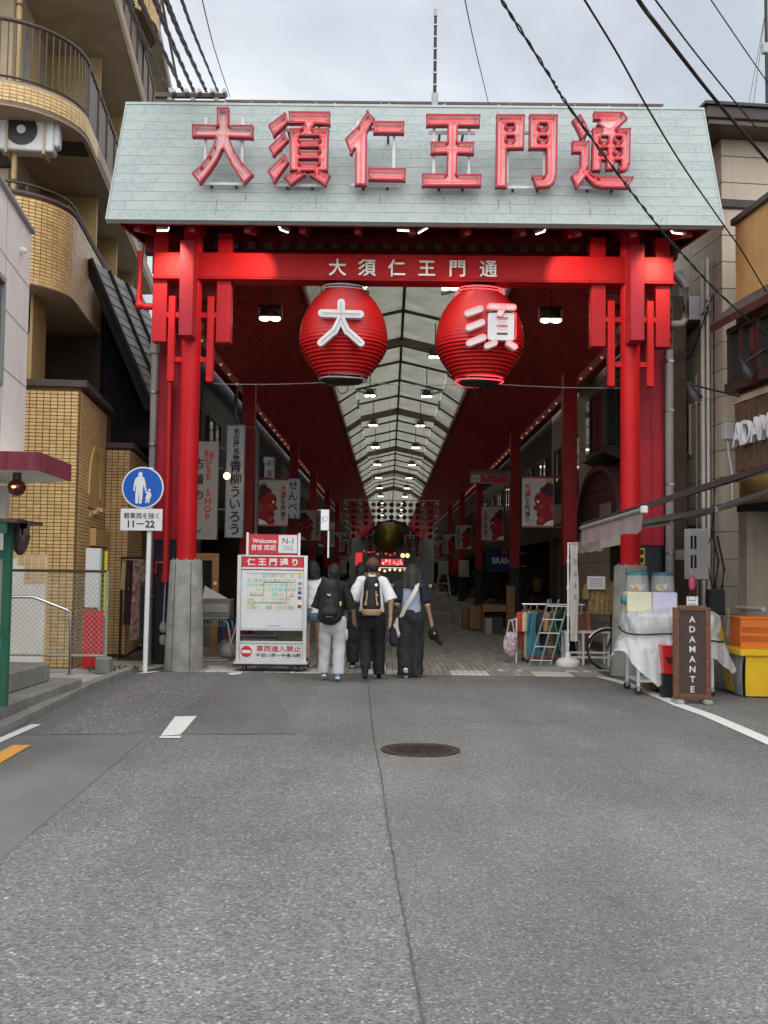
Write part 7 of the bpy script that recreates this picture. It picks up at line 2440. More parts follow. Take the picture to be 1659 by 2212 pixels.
for y, m_ in ((725, 'map_yellow'), (765, 'banner_white'), (855, 'ink_grey'), (925, 'ink_grey'), (985, 'sticker_blue'), (1055, 'sticker_red'), (1130, 'paint_white'), (1175, 'sticker_red')):
    MB().b2(X(1003), X(1055), -.0150, -.0126, Z(y+44 if y > 760 else y+30), Z(y)).build('side_sticker', m_, mpn)
MB().b2(X(600), X(770), -.0140, -.0126, Z(1470), Z(1460)).build('small_print', 'ink_grey', mpn)
ne = MB().b2(X(221), X(1080), -.012, .012, Z(1930), Z(1706)).build('warning_panel', 'white_board', ib)
MB().cyl((X(310), -.012, Z(1820)), (X(310), -.016, Z(1820)), .086, n=32).build('no_entry_disc', 'sign_red', ne)
MB().b2(X(248), X(372), -.019, -.0165, Z(1842), Z(1800)).build('no_entry_bar', 'paint_white', ne)
text('車両進入禁止', .098, 'ink_red', ne, (X(752), -.015, Z(1778)), ext=.0012, bold=.0015, aspect=1.17)
text('午前11時～午後10時', .066, 'ink_black', ne, (X(752), -.015, Z(1868)), ext=.0012, bold=.0008, aspect=1.16)
MB().b2(X(150), X(1170), -.22, .22, Z(1985), Z(1945), .012).build('base_plate', 'aluminium', ib)
MB().b2(X(143), X(1177), -.228, .228, Z(1998), Z(1986), .004).build('base_bumper', 'black_rubber', ib)
for x in (285, 1030):
    for y in (-.17, .17):
        w_ = MB().cyl((X(x)-.02, y, .058), (X(x)+.02, y, .058), .056, n=16).build('castor', 'black_rubber', ib, smooth=40)
        MB().b2(X(x)-.026, X(x)+.026, y-.03, y+.03, .06, .11).build('castor_fork', 'steel_grey', ib)
        MB().cyl((X(x)-.0225, y, .058), (X(x)+.0225, y, .058), .03, n=12).build('castor_hub', 'steel_grey', w_)
for z, y in ((1.0, .16), (.6, .2)):
    MB().tube([(X(190), .03, z), (X(190), y, .13)], .012, 5).build('strut', 'aluminium', ib)
    MB().tube([(X(1108), .03, z), (X(1108), y, .13)], .012, 5).build('strut', 'aluminium', ib)
for x in (296, 1012):
    MB().b2(X(x)-.018, X(x)+.018, -.02, .02, Z(500), Z(180), .004).build('top_post', 'paint_white', ib)
tb = MB().b2(X(314), X(992), -.012, .012, Z(482), Z(203)).build('top_board', 'sign_red', ib)
text('Welcome', .092, 'paint_white', tb, (X(530), -.016, Z(296)), ext=.0012, bold=.002)
text('환영 欢迎', .088, 'paint_white', tb, (X(520), -.016, Z(385)), ext=.0012, bold=.002, aspect=1.05)
npn = MB().b2(X(725), X(985), -.016, -.0125, Z(458), Z(212)).build('number_panel', 'white_board', tb)
text('N-1', .125, 'ink_black', npn, (X(855), -.018, Z(290)), ext=.001)
text('Niomon St.', .036, 'ink_grey', npn, (X(862), -.018, Z(368)), ext=.001)
text('仁王門通', .034, 'ink_grey', npn, (X(858), -.018, Z(408)), ext=.001, aspect=1.15)

# ------------------------------------------------------------------ tables and clutter inside the gate at the left
t = thing('folding_table', 'pipe legged folding table with box and papers beside the column base', 'table', (-2.75, 18.1, 0))
def pipe_leg(x0, x1, y):
    MB().tube([(x0, y, .72), (x1-.06, y, .72), (x1, y, .66), (x1+.07, y, .30), (x1+.02, y, .05), (x1-.08, y, .03), (x0, y, .03)], .014, 6).build('pipe_frame', 'pipe_white', t, world=True, smooth=60)
for y in (17.7, 18.2):
    pipe_leg(-3.2, -2.72, y)
MB().b2(-3.2, -2.70, 17.65, 18.3, .735, .755).build('top', 'steel_grey', t, world=True)
for y in (17.7, 18.2):
    MB().tube([(-1.9, y, .73), (-2.50, y, .73), (-2.56, y, .66), (-2.66, y, .30), (-2.60, y, .05), (-2.5, y, .03), (-1.9, y, .03)], .014, 6).build('pipe_frame', 'pipe_white', t, world=True, smooth=60)
MB().b2(-2.56, -1.9, 17.65, 18.3, .745, .765).build('top', 'steel_grey', t, world=True)
for k in range(9):
    MB().b2(-3.18+k*.05, -3.165+k*.05, 17.66, 17.67, .60, .72).build('basket_wire', 'pipe_grey', t, world=True)
    MB().b2(-2.45+k*.05, -2.435+k*.05, 17.66, 17.67, .60, .72).build('basket_wire', 'pipe_grey', t, world=True)
t = thing('grey_cabinet', 'low grey steel cabinet standing on the folding table', 'cabinet', (-2.92, 17.95, .757))
MB().b2(-.26, .24, -.2, .2, 0, .30, .01).build('case', 'shutter_grey', t)
MB().b2(-.22, .20, -.21, -.202, .08, .22).build('door', 'steel_grey', t)
MB().prism([(-.26, -.1, .305), (.18, -.1, .305), (-.26, .1, .52)], (0, .02, 0)).build('leaning_paper', 'banner_white', t)
t = thing('paper_stack', 'white papers and small card stand on the folding table', 'papers', (-2.2, 17.9, .767))
MB().box((-.15, 0, .03), (.3, .2, .03), 0, Matrix.Rotation(R(12), 3, 'Y')).build('paper', 'banner_white', t)
MB().b2(-.02, .2, .05, .06, 0, .17).build('card', 'banner_white', t)
MB().b2(-.3, -.14, -.1, .05, .0, .10, .01).build('small_box', 'wood_warm', t)
t = thing('storage_box', 'grey plastic storage box on the floor under the folding table', 'box', (-2.2, 18.0, .02))
MB().b2(-.30, .3, -.2, .2, 0, .40, .02).build('tub', 'shutter_grey', t)
MB().b2(-.32, .32, -.22, .22, .40, .44, .01).build('lid', 'shutter_grey', t)
t = thing('goods_bag', 'white shopping bag with red goods beneath the table', 'bag', (-2.75, 18.15, .02))
MB().sphere((0, 0, .14), (.16, .12, .15), 12, 8).build('bag_body', 'banner_white', t, smooth=60)
MB().b2(-.1, .35, -.1, .1, .35, .5, .02).build('red_cloth', 'curtain_red', t)
a, b = at(437, 1196, 19.0), at(470, 1330, 19.0)
t = thing('wooden_door_frame', 'brown wooden door frame of the reuse shop', 'door', ((a.x+b.x)/2-.3, 19.0, 0))
for x in (b.x-.12, b.x-1.1):
    MB().b2(x, x+.12, 19.0, 19.08, 0.02, a.z).build('jamb', 'wood_warm', t, world=True)
MB().b2(b.x-1.1, b.x, 18.99, 19.09, a.z-.12, a.z+.01).build('head', 'wood_warm', t, world=True)
MB().b2(b.x-.98, b.x-.12, 19.03, 19.05, .6, a.z-.12).build('pane', 'glass_dark', t, world=True)
MB().b2(b.x-.08, b.x-.03, 18.985, 18.995, 1.28, 1.34).build('switch_plate', 'paint_white', t, world=True)
# kimono rack in front of the black wall
kx = at(297, 1300, 17.9)
t = thing('kimono_rack', 'tall dark garment stand at the wall by the drain pipe', 'clothes rack', (kx.x, 17.9, 0))
MB().b2(-.30, .30, -.02, .02, 1.72, 1.76).build('rail', 'black_plastic', t)
for x in (-.28, .28):
    MB().b2(x-.02, x+.02, -.02, .02, .0, 1.72).build('upright', 'black_plastic', t)
for k, (dx, m_, ln, lb) in enumerate(((-.13, 'shirt_cream', .5, 'cream cloth hanging over the kimono'), (-.05, 'kimono_dark', 1.1, 'dark striped kimono by the drain pipe'), (.08, 'kimono_print', 1.35, 'pink patterned kimono by the drain pipe'))):
    g = thing('kimono', lb, 'kimono', (kx.x+dx, 17.82-.04*k, .2), group='kimono on the dark stand')
    P = []
    zt_ = 1.50 if k else 1.50
    for j in range(9):
        P.append([(-.13-.03*j/8+(.26+.06*j/8)*i/12, -.03*math.sin(i*1.4)*(.3+j/8), zt_-ln*j/8) for i in range(13)])
    MB().grid(P).build('cloth', m_, g, smooth=180)
    P = [[(q[0], q[1]+.05, q[2]) for q in r_] for r_ in P]
    MB().grid(P, flip=True).build('lining', m_, g, smooth=180)
    MB().tube([(-.2, .02, zt_), (.2, .02, zt_)], .014, 5).build('hanger', 'wood_warm', g)
a, b = at(313, 1290, 16.6), at(327, 1415, 16.6)
t = thing('door_mirror', 'narrow framed notice case on the tiled wall', 'notice board', at(309, 1400, 16.9))
MB().box((0, 0, .55), (.14, .06, 1.05), .01).build('case', 'rail_brown', t)
MB().box((0, -.035, .55), (.10, .01, .95)).build('glass', 'glass_dark', t)
# ------------------------------------------------------------------ people: continuous surfaces grown from tapered limbs
def surf_net(f, org, h):
    s = f < 0
    nx, ny, nz = f.shape
    idx = -np.ones((nx-1, ny-1, nz-1), np.int64)
    c = np.zeros((nx-1, ny-1, nz-1), np.int8)
    cs = [(i, j, k) for i in (0, 1) for j in (0, 1) for k in (0, 1)]
    for i, j, k in cs:
        c += s[i:nx-1+i, j:ny-1+j, k:nz-1+k]
    act = (c > 0) & (c < 8)
    ii = np.argwhere(act)
    idx[act] = np.arange(len(ii))
    pos = np.zeros((len(ii), 3))
    cnt = np.zeros(len(ii))
    for a in range(8):
        for b in range(a+1, 8):
            d = [abs(cs[a][q]-cs[b][q]) for q in range(3)]
            if sum(d) != 1: continue
            fa = f[ii[:, 0]+cs[a][0], ii[:, 1]+cs[a][1], ii[:, 2]+cs[a][2]]
            fb = f[ii[:, 0]+cs[b][0], ii[:, 1]+cs[b][1], ii[:, 2]+cs[b][2]]
            m = (fa < 0) != (fb < 0)
            t_ = np.where(m, fa/np.where(m, fa-fb, 1), 0)
            p = np.array(cs[a])[None]+t_[:, None]*(np.array(cs[b])-np.array(cs[a]))[None]
            pos += np.where(m[:, None], p, 0)
            cnt += m
    v = (ii+pos/cnt[:, None])*h+np.array(org)
    quads = []
    for ax in range(3):
        o = [0, 0, 0]
        o[ax] = 1
        A = s[:nx-o[0], :ny-o[1], :nz-o[2]]
        B = s[o[0]:, o[1]:, o[2]:]
        e = np.argwhere(A != B)
        b1, b2_ = [q for q in range(3) if q != ax]
        ok = (e[:, b1] > 0) & (e[:, b2_] > 0) & (e[:, b1] < f.shape[b1]-1) & (e[:, b2_] < f.shape[b2_]-1)
        e = e[ok]
        def cell(d1, d2):
            q = e.copy()
            q[:, b1] -= d1
            q[:, b2_] -= d2
            return idx[q[:, 0], q[:, 1], q[:, 2]]
        q = np.stack([cell(1, 1), cell(0, 1), cell(0, 0), cell(1, 0)], 1)
        inside = s[e[:, 0], e[:, 1], e[:, 2]]
        flip = inside if ax != 1 else ~inside
        q = np.where(flip[:, None], q, q[:, ::-1])
        quads.append(q)
    q = np.concatenate(quads)
    q = q[(q >= 0).all(1)]
    return v, q
def grow(prims, h=0.009, k=0.03, cuts=(), wr=0.0, wf=22.0, seed=0):
    """prims: ('c', a, b, ra, rb, flat) tapered limb, ('e', c, (rx,ry,rz)) ellipsoid; cuts: (point, outward normal)"""
    lo, hi = np.full(3, 1e9), np.full(3, -1e9)
    for p in prims:
        if p[0] == 'c':
            r_ = max(p[3], p[4])
            for q in (p[1], p[2]):
                lo, hi = np.minimum(lo, np.array(q)-r_), np.maximum(hi, np.array(q)+r_)
        else:
            lo, hi = np.minimum(lo, np.array(p[1])-np.array(p[2])), np.maximum(hi, np.array(p[1])+np.array(p[2]))
    lo, hi = lo-4*h, hi+4*h
    n = np.ceil((hi-lo)/h).astype(int)+1
    f = np.full(n, 0.25, np.float32)
    g = [(lo[i]+h*np.arange(n[i])).astype(np.float32) for i in range(3)]
    for p in prims:
        if p[0] == 'c':
            a, b = np.array(p[1], np.float32), np.array(p[2], np.float32)
            ra, rb = p[3], p[4]
            fl = p[5] if len(p) > 5 else 1.0
            R_ = max(ra, rb)+.07
            l, u = np.minimum(a, b)-R_, np.maximum(a, b)+R_
        else:
            a = np.array(p[1], np.float32)
            rr = np.array(p[2], np.float32)
            l, u = a-rr-.07, a+rr+.07
        i0 = np.clip(np.floor((l-lo)/h).astype(int), 0, n-1)
        i1 = np.clip(np.ceil((u-lo)/h).astype(int)+1, 1, n)
        sl = tuple(slice(i0[q], i1[q]) for q in range(3))
        Xg, Yg, Zg = np.meshgrid(g[0][sl[0]], g[1][sl[1]], g[2][sl[2]], indexing='ij')
        if p[0] == 'c':
            ab = b-a
            L2 = float(ab.dot(ab))+1e-9
            t_ = np.clip(((Xg-a[0])*ab[0]+(Yg-a[1])*ab[1]+(Zg-a[2])*ab[2])/L2, 0, 1)
            dx, dy, dz = Xg-a[0]-t_*ab[0], (Yg-a[1]-t_*ab[1])/fl, Zg-a[2]-t_*ab[2]
            d = np.sqrt(dx*dx+dy*dy+dz*dz)-(ra+(rb-ra)*t_)
        else:
            q = np.sqrt(((Xg-a[0])/rr[0])**2+((Yg-a[1])/rr[1])**2+((Zg-a[2])/rr[2])**2)
            d = (q-1)*float(rr.min())
        cur = f[sl]
        hh = np.clip(.5+.5*(cur-d)/k, 0, 1)
        f[sl] = d*hh+cur*(1-hh)-k*hh*(1-hh)
    Xg, Yg, Zg = np.meshgrid(*g, indexing='ij')
    if wr:
        f = f+wr*(np.sin(wf*Xg+seed)*np.sin(wf*.8*Zg+2*np.sin(wf*.35*Yg+seed))+.6*np.sin(wf*1.7*Zg+wf*Xg*.9+seed*2)*np.cos(wf*1.2*Yg))
    for pt, nv in cuts:
        nv = np.array(nv, float)/np.linalg.norm(nv)
        f = np.maximum(f, (Xg-pt[0])*nv[0]+(Yg-pt[1])*nv[1]+(Zg-pt[2])*nv[2])
    f[0], f[-1], f[:, 0], f[:, -1], f[:, :, 0], f[:, :, -1] = .1, .1, .1, .1, .1, .1
    return surf_net(f, lo, h)
def skin_obj(name, prims, mat, parent, **kw):
    v, q = grow(prims, **kw)
    me = bpy.data.meshes.new(name)
    me.from_pydata([tuple(p) for p in v], [], [tuple(int(i) for i in r_) for r_ in q])
    me.materials.append(mat_of(mat))
    me.polygons.foreach_set('use_smooth', [True]*len(me.polygons))
    o = bpy.data.objects.new(name, me)
    C.objects.link(o)
    if parent is not None:
        o.parent = parent
        MW[o.name] = MW[parent.name]
    return o
pm('skin', (0.50, 0.30, 0.205), .5, .06, 12)
pm('hair_black', (0.012, 0.011, 0.011), .45, .3, 60, bump=.5, bscale=140)
pm('hair_soft', (0.030, 0.027, 0.026), .45, .3, 60, bump=.5, bscale=140)
pm('cloth_white', (0.74, 0.75, 0.76), .8, .05, 12, bump=.15, bscale=40)
pm('cloth_black', (0.009, 0.009, 0.011), .8, .2, 12, bump=.15, bscale=40)
pm('cloth_trouser_grey', (0.52, 0.52, 0.55), .8, .06, 12, bump=.15, bscale=40)
pm('denim_blue', (0.13, 0.18, 0.23), .85, .2, 40)
pm('denim_black', (0.020, 0.021, 0.024), .85, .35, 14, bump=.2, bscale=60)
pm('cloth_heather', (0.33, 0.38, 0.48), .85, .10, 25)
pm('cloth_navy', (0.012, 0.014, 0.028), .85, .15, 20)
pm('cap_brown', (0.13, 0.050, 0.036), .8, .12, 20)
pm('tan_leather', (0.42, 0.29, 0.15), .6, .12, 12)
pm('canvas_white', (0.60, 0.57, 0.52), .85, .08, 12, bump=.2, bscale=30)
pm('shoe_blue', (0.12, 0.24, 0.34), .7, .2, 20)
pm('pack_black', (0.014, 0.014, 0.015), .65, .2, 14, bump=.2, bscale=60)
def V3(*a): return tuple(a)
def lerp3(a, b, t_): return tuple(a[i]+(b[i]-a[i])*t_ for i in range(3))
def hand_prims(wr, dr, side):
    """palm, four unequal curled fingers and a thumb leaving the side of the palm"""
    d = Vector(dr).normalized()
    sd = Vector((0, 1, 0)).cross(d)*side
    if sd.length < .1: sd = Vector((1, 0, 0))
    sd.normalize()
    fw = d.cross(sd).normalized()
    if fw.x*side > 0: fw = -fw
    across = Vector((0, 1, 0))
    w0 = Vector(wr)
    pr = [('c', tuple(w0), tuple(w0+d*.085), .026, .030)]
    inw = Vector((-side, 0, 0))
    for i, ln in enumerate((.070, .080, .074, .058)):
        b = w0+d*.085+across*(.030-.020*i)
        m_ = b+d*ln*.55+inw*.008
        e_ = m_+(d*.75+inw*.7).normalized()*ln*.5
        pr += [('c', tuple(b), tuple(m_), .0092, .0086), ('c', tuple(m_), tuple(e_), .0086, .0070)]
    tb = w0+d*.03+across*.024
    tm = tb+(d*.7+across*.6).normalized()*.045
    te = tm+(d*.95+inw*.3).normalized()*.032
    pr += [('c', tuple(tb), tuple(tm), .0125, .011), ('c', tuple(tm), tuple(te), .011, .008)]
    return pr
def person(label, px, py, H, J, cat='person'):
    p = G(px, py)
    t = thing('person', label, 'person', (p.x, p.y, 0), R(J.get('yaw', 0)))
    t['_H'] = H
    return t
def body(t, H, legs, arms, lean=0.03, hw=.185, hipw=.095, neck=.055, head=(0, .03), headz=None):
    """legs/arms: lists of (joint1, joint2, joint3) in metres, local (x right, y ahead, z up)"""
    zs = .815*H
    zh = .525*H
    hz = headz or H*.925
    pr = [('c', (0, 0, zh), (0, lean*.6, .66*H), .135, .125, .78), ('c', (0, lean*.6, .66*H), (0, lean, .76*H), .130, .135, .78),
          ('c', (-hw+.05, lean, zs-.02), (hw-.05, lean, zs-.02), .062, .062), ('c', (0, lean, zs), (head[0]*.5, lean+.02, zs+.085), .052, neck),
          ('e', (head[0], lean+head[1], hz), (.073, .092, .112)), ('e', (head[0], lean+head[1]+.075, hz-.035), (.048, .03, .06)),
          ('e', (head[0], lean+head[1]+.100, hz-.012), (.012, .018, .018)), ('e', (head[0]-.076, lean+head[1]-.005, hz-.005), (.010, .02, .03)), ('e', (head[0]+.076, lean+head[1]-.005, hz-.005), (.010, .02, .03))]
    for hip, kn, an, toe in legs:
        pr += [('c', hip, kn, .082, .055), ('c', kn, lerp3(kn, an, .35), .052, .056), ('c', lerp3(kn, an, .35), an, .056, .036), ('c', an, toe, .036, .028)]
    for sh_, el, wr, sd in arms:
        pr += [('c', sh_, el, .047, .037), ('c', el, wr, .037, .024)]
        pr += hand_prims(wr, [wr[i]-el[i] for i in range(3)], sd)
    o = skin_obj('body', pr, 'skin', t, h=.009, k=.022)
    for sx in (-1, 1):
        MB().sphere((head[0]+sx*.03, lean+head[1]+.093, hz+.005), (.012, .008, .007), 8, 6).build('eye', 'ink_black', o)
    MB().sphere((head[0], lean+head[1]+.100, hz-.062), (.022, .008, .006), 8, 5).build('mouth', 'face_red_hi', o)
    return o
def shoe(t, an, toe, mat, sole='paint_white', name='shoe'):
    an, toe = Vector(an), Vector(toe)
    d = (toe-an)
    d.normalize()
    heel = an-d*.03
    s_ = skin_obj(name, [('c', tuple(heel+Vector((0, 0, -.01))), tuple(toe), .042, .038), ('c', tuple(an+Vector((0, 0, .02))), tuple(an+d*.05), .042, .04)], mat, t, h=.009, k=.02)
    dn = Vector((0, 0, -1))
    dn = (dn-d*dn.dot(d)).normalized()
    skin_obj('sole', [('c', tuple(heel+dn*.040), tuple(toe+dn*.034), .036, .034)], sole, s_, h=.009, k=.01, cuts=[(tuple(heel+dn*.030), tuple(-dn)), (tuple(heel+dn*.056), tuple(dn))])
    return s_
# ---- woman in white blouse and denim shorts
H = 1.70
p1 = person('person in white blouse and denim shorts walking behind the notice board', 673, 1449, H, {'yaw': -4})
lg = [((-.09, 0, .90), (-.10, .03, .49), (-.09, -.02, .085), (-.09, .10, .045)), ((.09, 0, .90), (.10, .14, .50), (.10, .26, .12), (.10, .38, .06))]
ar = [((-.165, .03, 1.37), (-.22, -.02, 1.10), (-.15, .16, .98), -1), ((.165, .03, 1.37), (.22, .0, 1.10), (.16, .18, 1.0), 1)]
body(p1, H, lg, ar, hw=.165)
skin_obj('blouse', [('c', (0, .0, .86), (0, .03, 1.28), .165, .15, .8), ('c', (-.13, .03, 1.37), (.13, .03, 1.37), .085, .085), ('c', (-.17, .03, 1.36), (-.235, -.02, 1.08), .085, .095), ('c', (.17, .03, 1.36), (.235, -.0, 1.08), .085, .095), ('c', (0, .03, 1.38), (0, .03, 1.42), .08, .07)], 'cloth_white', p1, k=.04, wr=.006, wf=26, cuts=[((0, 0, .90), (0, 0, -1)), ((0, 0, 1.44), (0, -.3, 1))])
skin_obj('shorts', [('c', (0, 0, .93), (0, 0, .88), .15, .15, .85), ('c', (-.085, 0, .88), (-.095, .01, .76), .105, .10), ('c', (.085, 0, .88), (.095, .03, .76), .105, .10)], 'denim_blue', p1, k=.02, wr=.003, cuts=[((0, 0, .77), (0, 0, -1))])
skin_obj('hair', [('e', (0, .04, 1.59), (.100, .115, .125)), ('c', (-.05, .0, 1.55), (-.055, -.01, 1.43), .07, .06), ('c', (.05, .0, 1.55), (.055, -.01, 1.43), .07, .06), ('c', (0, -.03, 1.56), (0, -.035, 1.43), .075, .06)], 'hair_black', p1, k=.03, wr=.004, wf=70, cuts=[((0, .095, 1.58), (0, 1, -.5)), ((0, 0, 1.42), (0, 0, -1))])
for l_ in lg:
    shoe(p1, l_[2], l_[3], 'cloth_black')
    skin_obj('sock', [('c', (l_[2][0], l_[2][1], l_[2][2]-.02), (l_[2][0], l_[2][1], l_[2][2]+.08), .045, .046)], 'cloth_black', p1, k=.01)
skin_obj('strap', [('c', (-.10, -.02, 1.46), (-.14, -.12, 1.25), .03, .028, .4), ('c', (-.14, -.12, 1.25), (-.15, -.06, 1.05), .028, .02, .4)], 'cloth_black', p1, k=.02)

# ---- boy in black with large backpack and pale cargo trousers
H = 1.655
p2 = person('person in black top and pale cargo trousers with big black backpack', 718, 1472, H, {'yaw': 2})
lg = [((-.09, 0, .87), (-.11, .10, .48), (-.12, .12, .10), (-.12, .25, .05)), ((.09, 0, .87), (.085, .03, .48), (.075, -.04, .085), (.085, .09, .045))]
ar = [((-.175, .03, 1.33), (-.23, -.01, 1.06), (-.14, .18, .96), -1), ((.175, .03, 1.33), (.24, -.01, 1.05), (.17, .18, .97), 1)]
body(p2, H, lg, ar, hw=.175, head=(.005, .045))
skin_obj('top', [('c', (0, 0, .80), (0, .03, 1.25), .165, .145, .78), ('c', (0, .03, 1.385), (-.14, .03, 1.345), .068, .066), ('c', (0, .03, 1.385), (.14, .03, 1.345), .068, .066)], 'cloth_black', p2, k=.04, wr=.006, wf=24, cuts=[((0, 0, .80), (0, 0, -1)), ((0, .0, 1.42), (0, -.3, 1))])
for a_, b_ in (((-.155, .03, 1.34), (-.25, -.01, 1.00)), ((.155, .03, 1.34), (.26, -.01, .99))):
    skin_obj('sleeve', [('c', a_, b_, .064, .078)], 'cloth_black', p2, k=.03, wr=.005, wf=24, cuts=[(lerp3(a_, b_, .93), [b_[i]-a_[i] for i in range(3)])])
skin_obj('trousers', [('c', (0, 0, .88), (0, 0, .80), .15, .15, .85), ('c', (-.085, 0, .85), (-.115, .10, .48), .105, .085), ('c', (-.115, .10, .48), (-.13, .12, .06), .085, .08), ('c', (.085, 0, .85), (.085, .03, .48), .105, .087), ('c', (.085, .03, .48), (.08, -.04, .05), .087, .084)], 'cloth_trouser_grey', p2, k=.02, wr=.007, wf=20, cuts=[((0, 0, .115), (0, 0, -1))])
skin_obj('cargo_pocket', [('e', (.185, .01, .66), (.03, .07, .09))], 'cloth_trouser_grey', p2, k=.02)
skin_obj('hair', [('e', (.005, .06, 1.555), (.093, .108, .115)), ('c', (.005, .0, 1.53), (.005, .0, 1.455), .075, .055)], 'hair_black', p2, k=.03, wr=.004, wf=70, cuts=[((0, .115, 1.56), (0, 1, -.6)), ((0, 0, 1.475), (0, .3, -1))])
for l_ in lg: shoe(p2, l_[2], l_[3], 'shoe_blue')
# ---- man in cap and white shirt
H = 1.76
p3 = person('person in brown cap and white shirt walking in the middle', 801, 1468, H, {'yaw': 0})
lg = [((-.10, 0, .93), (-.09, .02, .52), (-.075, -.36, .20), (-.075, -.40, .08)), ((.10, 0, .93), (.11, .10, .51), (.115, .10, .095), (.115, .24, .045))]
ar = [((-.19, .03, 1.42), (-.275, -.02, 1.13), (-.255, .10, .88), -1), ((.19, .03, 1.42), (.275, -.04, 1.13), (.27, .0, .87), 1)]
body(p3, H, lg, ar, hw=.20, head=(.01, .035), headz=1.63)
skin_obj('shirt', [('c', (0, 0, .94), (0, .03, 1.34), .18, .16, .76), ('c', (0, .03, 1.455), (-.15, .03, 1.415), .07, .07), ('c', (0, .03, 1.455), (.15, .03, 1.415), .07, .07), ('c', (0, .03, 1.43), (0, .04, 1.50), .08, .064)], 'cloth_white', p3, k=.04, wr=.006, wf=22, seed=1.3, cuts=[((0, 0, .95), (0, 0, -1)), ((0, .0, 1.51), (0, -.35, 1))])
for a_, b_ in (((-.165, .03, 1.415), (-.29, -.01, 1.12)), ((.165, .03, 1.415), (.29, -.03, 1.12))):
    skin_obj('sleeve', [('c', a_, b_, .070, .098)], 'cloth_white', p3, k=.03, wr=.005, wf=24, cuts=[(lerp3(a_, b_, .93), [b_[i]-a_[i] for i in range(3)])])
skin_obj('trousers', [('c', (0, 0, .95), (0, 0, .86), .155, .155, .85), ('c', (-.095, 0, .91), (-.09, .02, .52), .11, .085), ('c', (-.09, .02, .52), (-.075, -.33, .23), .085, .075), ('c', (.095, 0, .91), (.11, .10, .51), .11, .088), ('c', (.11, .10, .51), (.115, .10, .07), .088, .085)], 'cloth_black', p3, k=.03, wr=.005, wf=22, cuts=[((0, 0, .07), (0, 0, -1))])
skin_obj('hair', [('e', (.01, .055, 1.635), (.085, .10, .105)), ('c', (.01, -.01, 1.61), (.01, -.005, 1.55), .07, .055)], 'hair_black', p3, k=.03, wr=.003, wf=70, cuts=[((0, .13, 1.63), (0, 1, -.5)), ((0, 0, 1.565), (0, .3, -1))])
cp_ = skin_obj('cap', [('e', (.01, .055, 1.655), (.098, .115, .105))], 'cap_brown', p3, k=.02, cuts=[((0, 0, 1.635), (0, .1, -1))])
skin_obj('cap_brim', [('e', (.01, .20, 1.645), (.08, .09, .014))], 'cap_brown', cp_, k=.01)
MB().sphere((.01, .055, 1.762), .012, 8, 6).build('cap_button', 'cap_brown', cp_)
MB().sphere((.01, -.052, 1.648), (.035, .012, .02), 10, 6).build('cap_gap', 'hair_black', cp_)
shoe(p3, lg[0][2], lg[0][3], 'cloth_black', 'black_rubber')
shoe(p3, lg[1][2], lg[1][3], 'cloth_black', 'black_rubber')
# ---- woman in raglan tee and wide black jeans
H = 1.66
p4 = person('person in raglan tee and wide black jeans with white shoulder bag', 886, 1463, H, {'yaw': -3})
lg = [((-.09, 0, .88), (-.085, .02, .49), (-.075, -.02, .085), (-.08, .10, .045)), ((.09, 0, .88), (.08, .08, .49), (.05, .06, .085), (.05, .20, .045))]
lg = [((-.09, 0, .88), (-.085, .02, .49), (-.06, -.20, .14), (-.06, -.11, .05)), ((.09, 0, .88), (.085, .06, .48), (.05, .02, .085), (.05, .16, .045))]
ar = [((-.165, .03, 1.34), (-.205, -.03, 1.08), (-.13, .17, .97), -1), ((.165, .03, 1.34), (.245, -.02, 1.07), (.30, .10, .82), 1)]
body(p4, H, lg, ar, hw=.165, head=(.02, .04))
skin_obj('tee', [('c', (0, 0, .93), (0, .03, 1.25), .145, .145, .78), ('c', (-.11, .03, 1.34), (.11, .03, 1.34), .085, .085), ('c', (0, .03, 1.36), (0, .03, 1.40), .08, .07)], 'cloth_heather', p4, k=.04, wr=.005, wf=26, cuts=[((0, 0, .95), (0, 0, -1)), ((0, .0, 1.42), (0, -.35, 1))])
for s_ in (-1, 1):
    el = ar[0][1] if s_ < 0 else ar[1][1]
    skin_obj('sleeve', [('c', (s_*.11, .03, 1.375), (s_*.17, .03, 1.33), .082, .085), ('c', (s_*.17, .03, 1.335), lerp3((s_*.17, .03, 1.34), el, .72), .085, .078)], 'cloth_navy', p4, k=.03, wr=.004, wf=26)
skin_obj('jeans', [('c', (0, 0, .99), (0, 0, .88), .132, .15, .85), ('c', (-.08, 0, .88), (-.09, .0, .48), .12, .105), ('c', (-.09, .0, .48), (-.075, -.12, .09), .105, .115), ('c', (.08, 0, .88), (.085, .06, .48), .12, .11), ('c', (.085, .06, .48), (.06, .02, .05), .11, .13)], 'denim_black', p4, k=.03, wr=.008, wf=19, seed=2.1, cuts=[((0, 0, .045), (0, 0, -1)), ((0, 0, 1.0), (0, 0, 1))])
skin_obj('hair', [('e', (.02, .045, 1.560), (.112, .125, .118)), ('c', (-.055, .0, 1.52), (-.080, -.02, 1.33), .075, .07), ('c', (.095, .0, 1.52), (.125, -.02, 1.34), .075, .07), ('c', (.02, -.03, 1.53), (.025, -.06, 1.33), .09, .085)], 'hair_soft', p4, k=.03, wr=.0025, wf=95, cuts=[((0, .105, 1.56), (0, 1, -.5)), ((0, 0, 1.315), (0, 0, -1))])
for l_ in lg: shoe(p4, l_[2], l_[3], 'cloth_black')
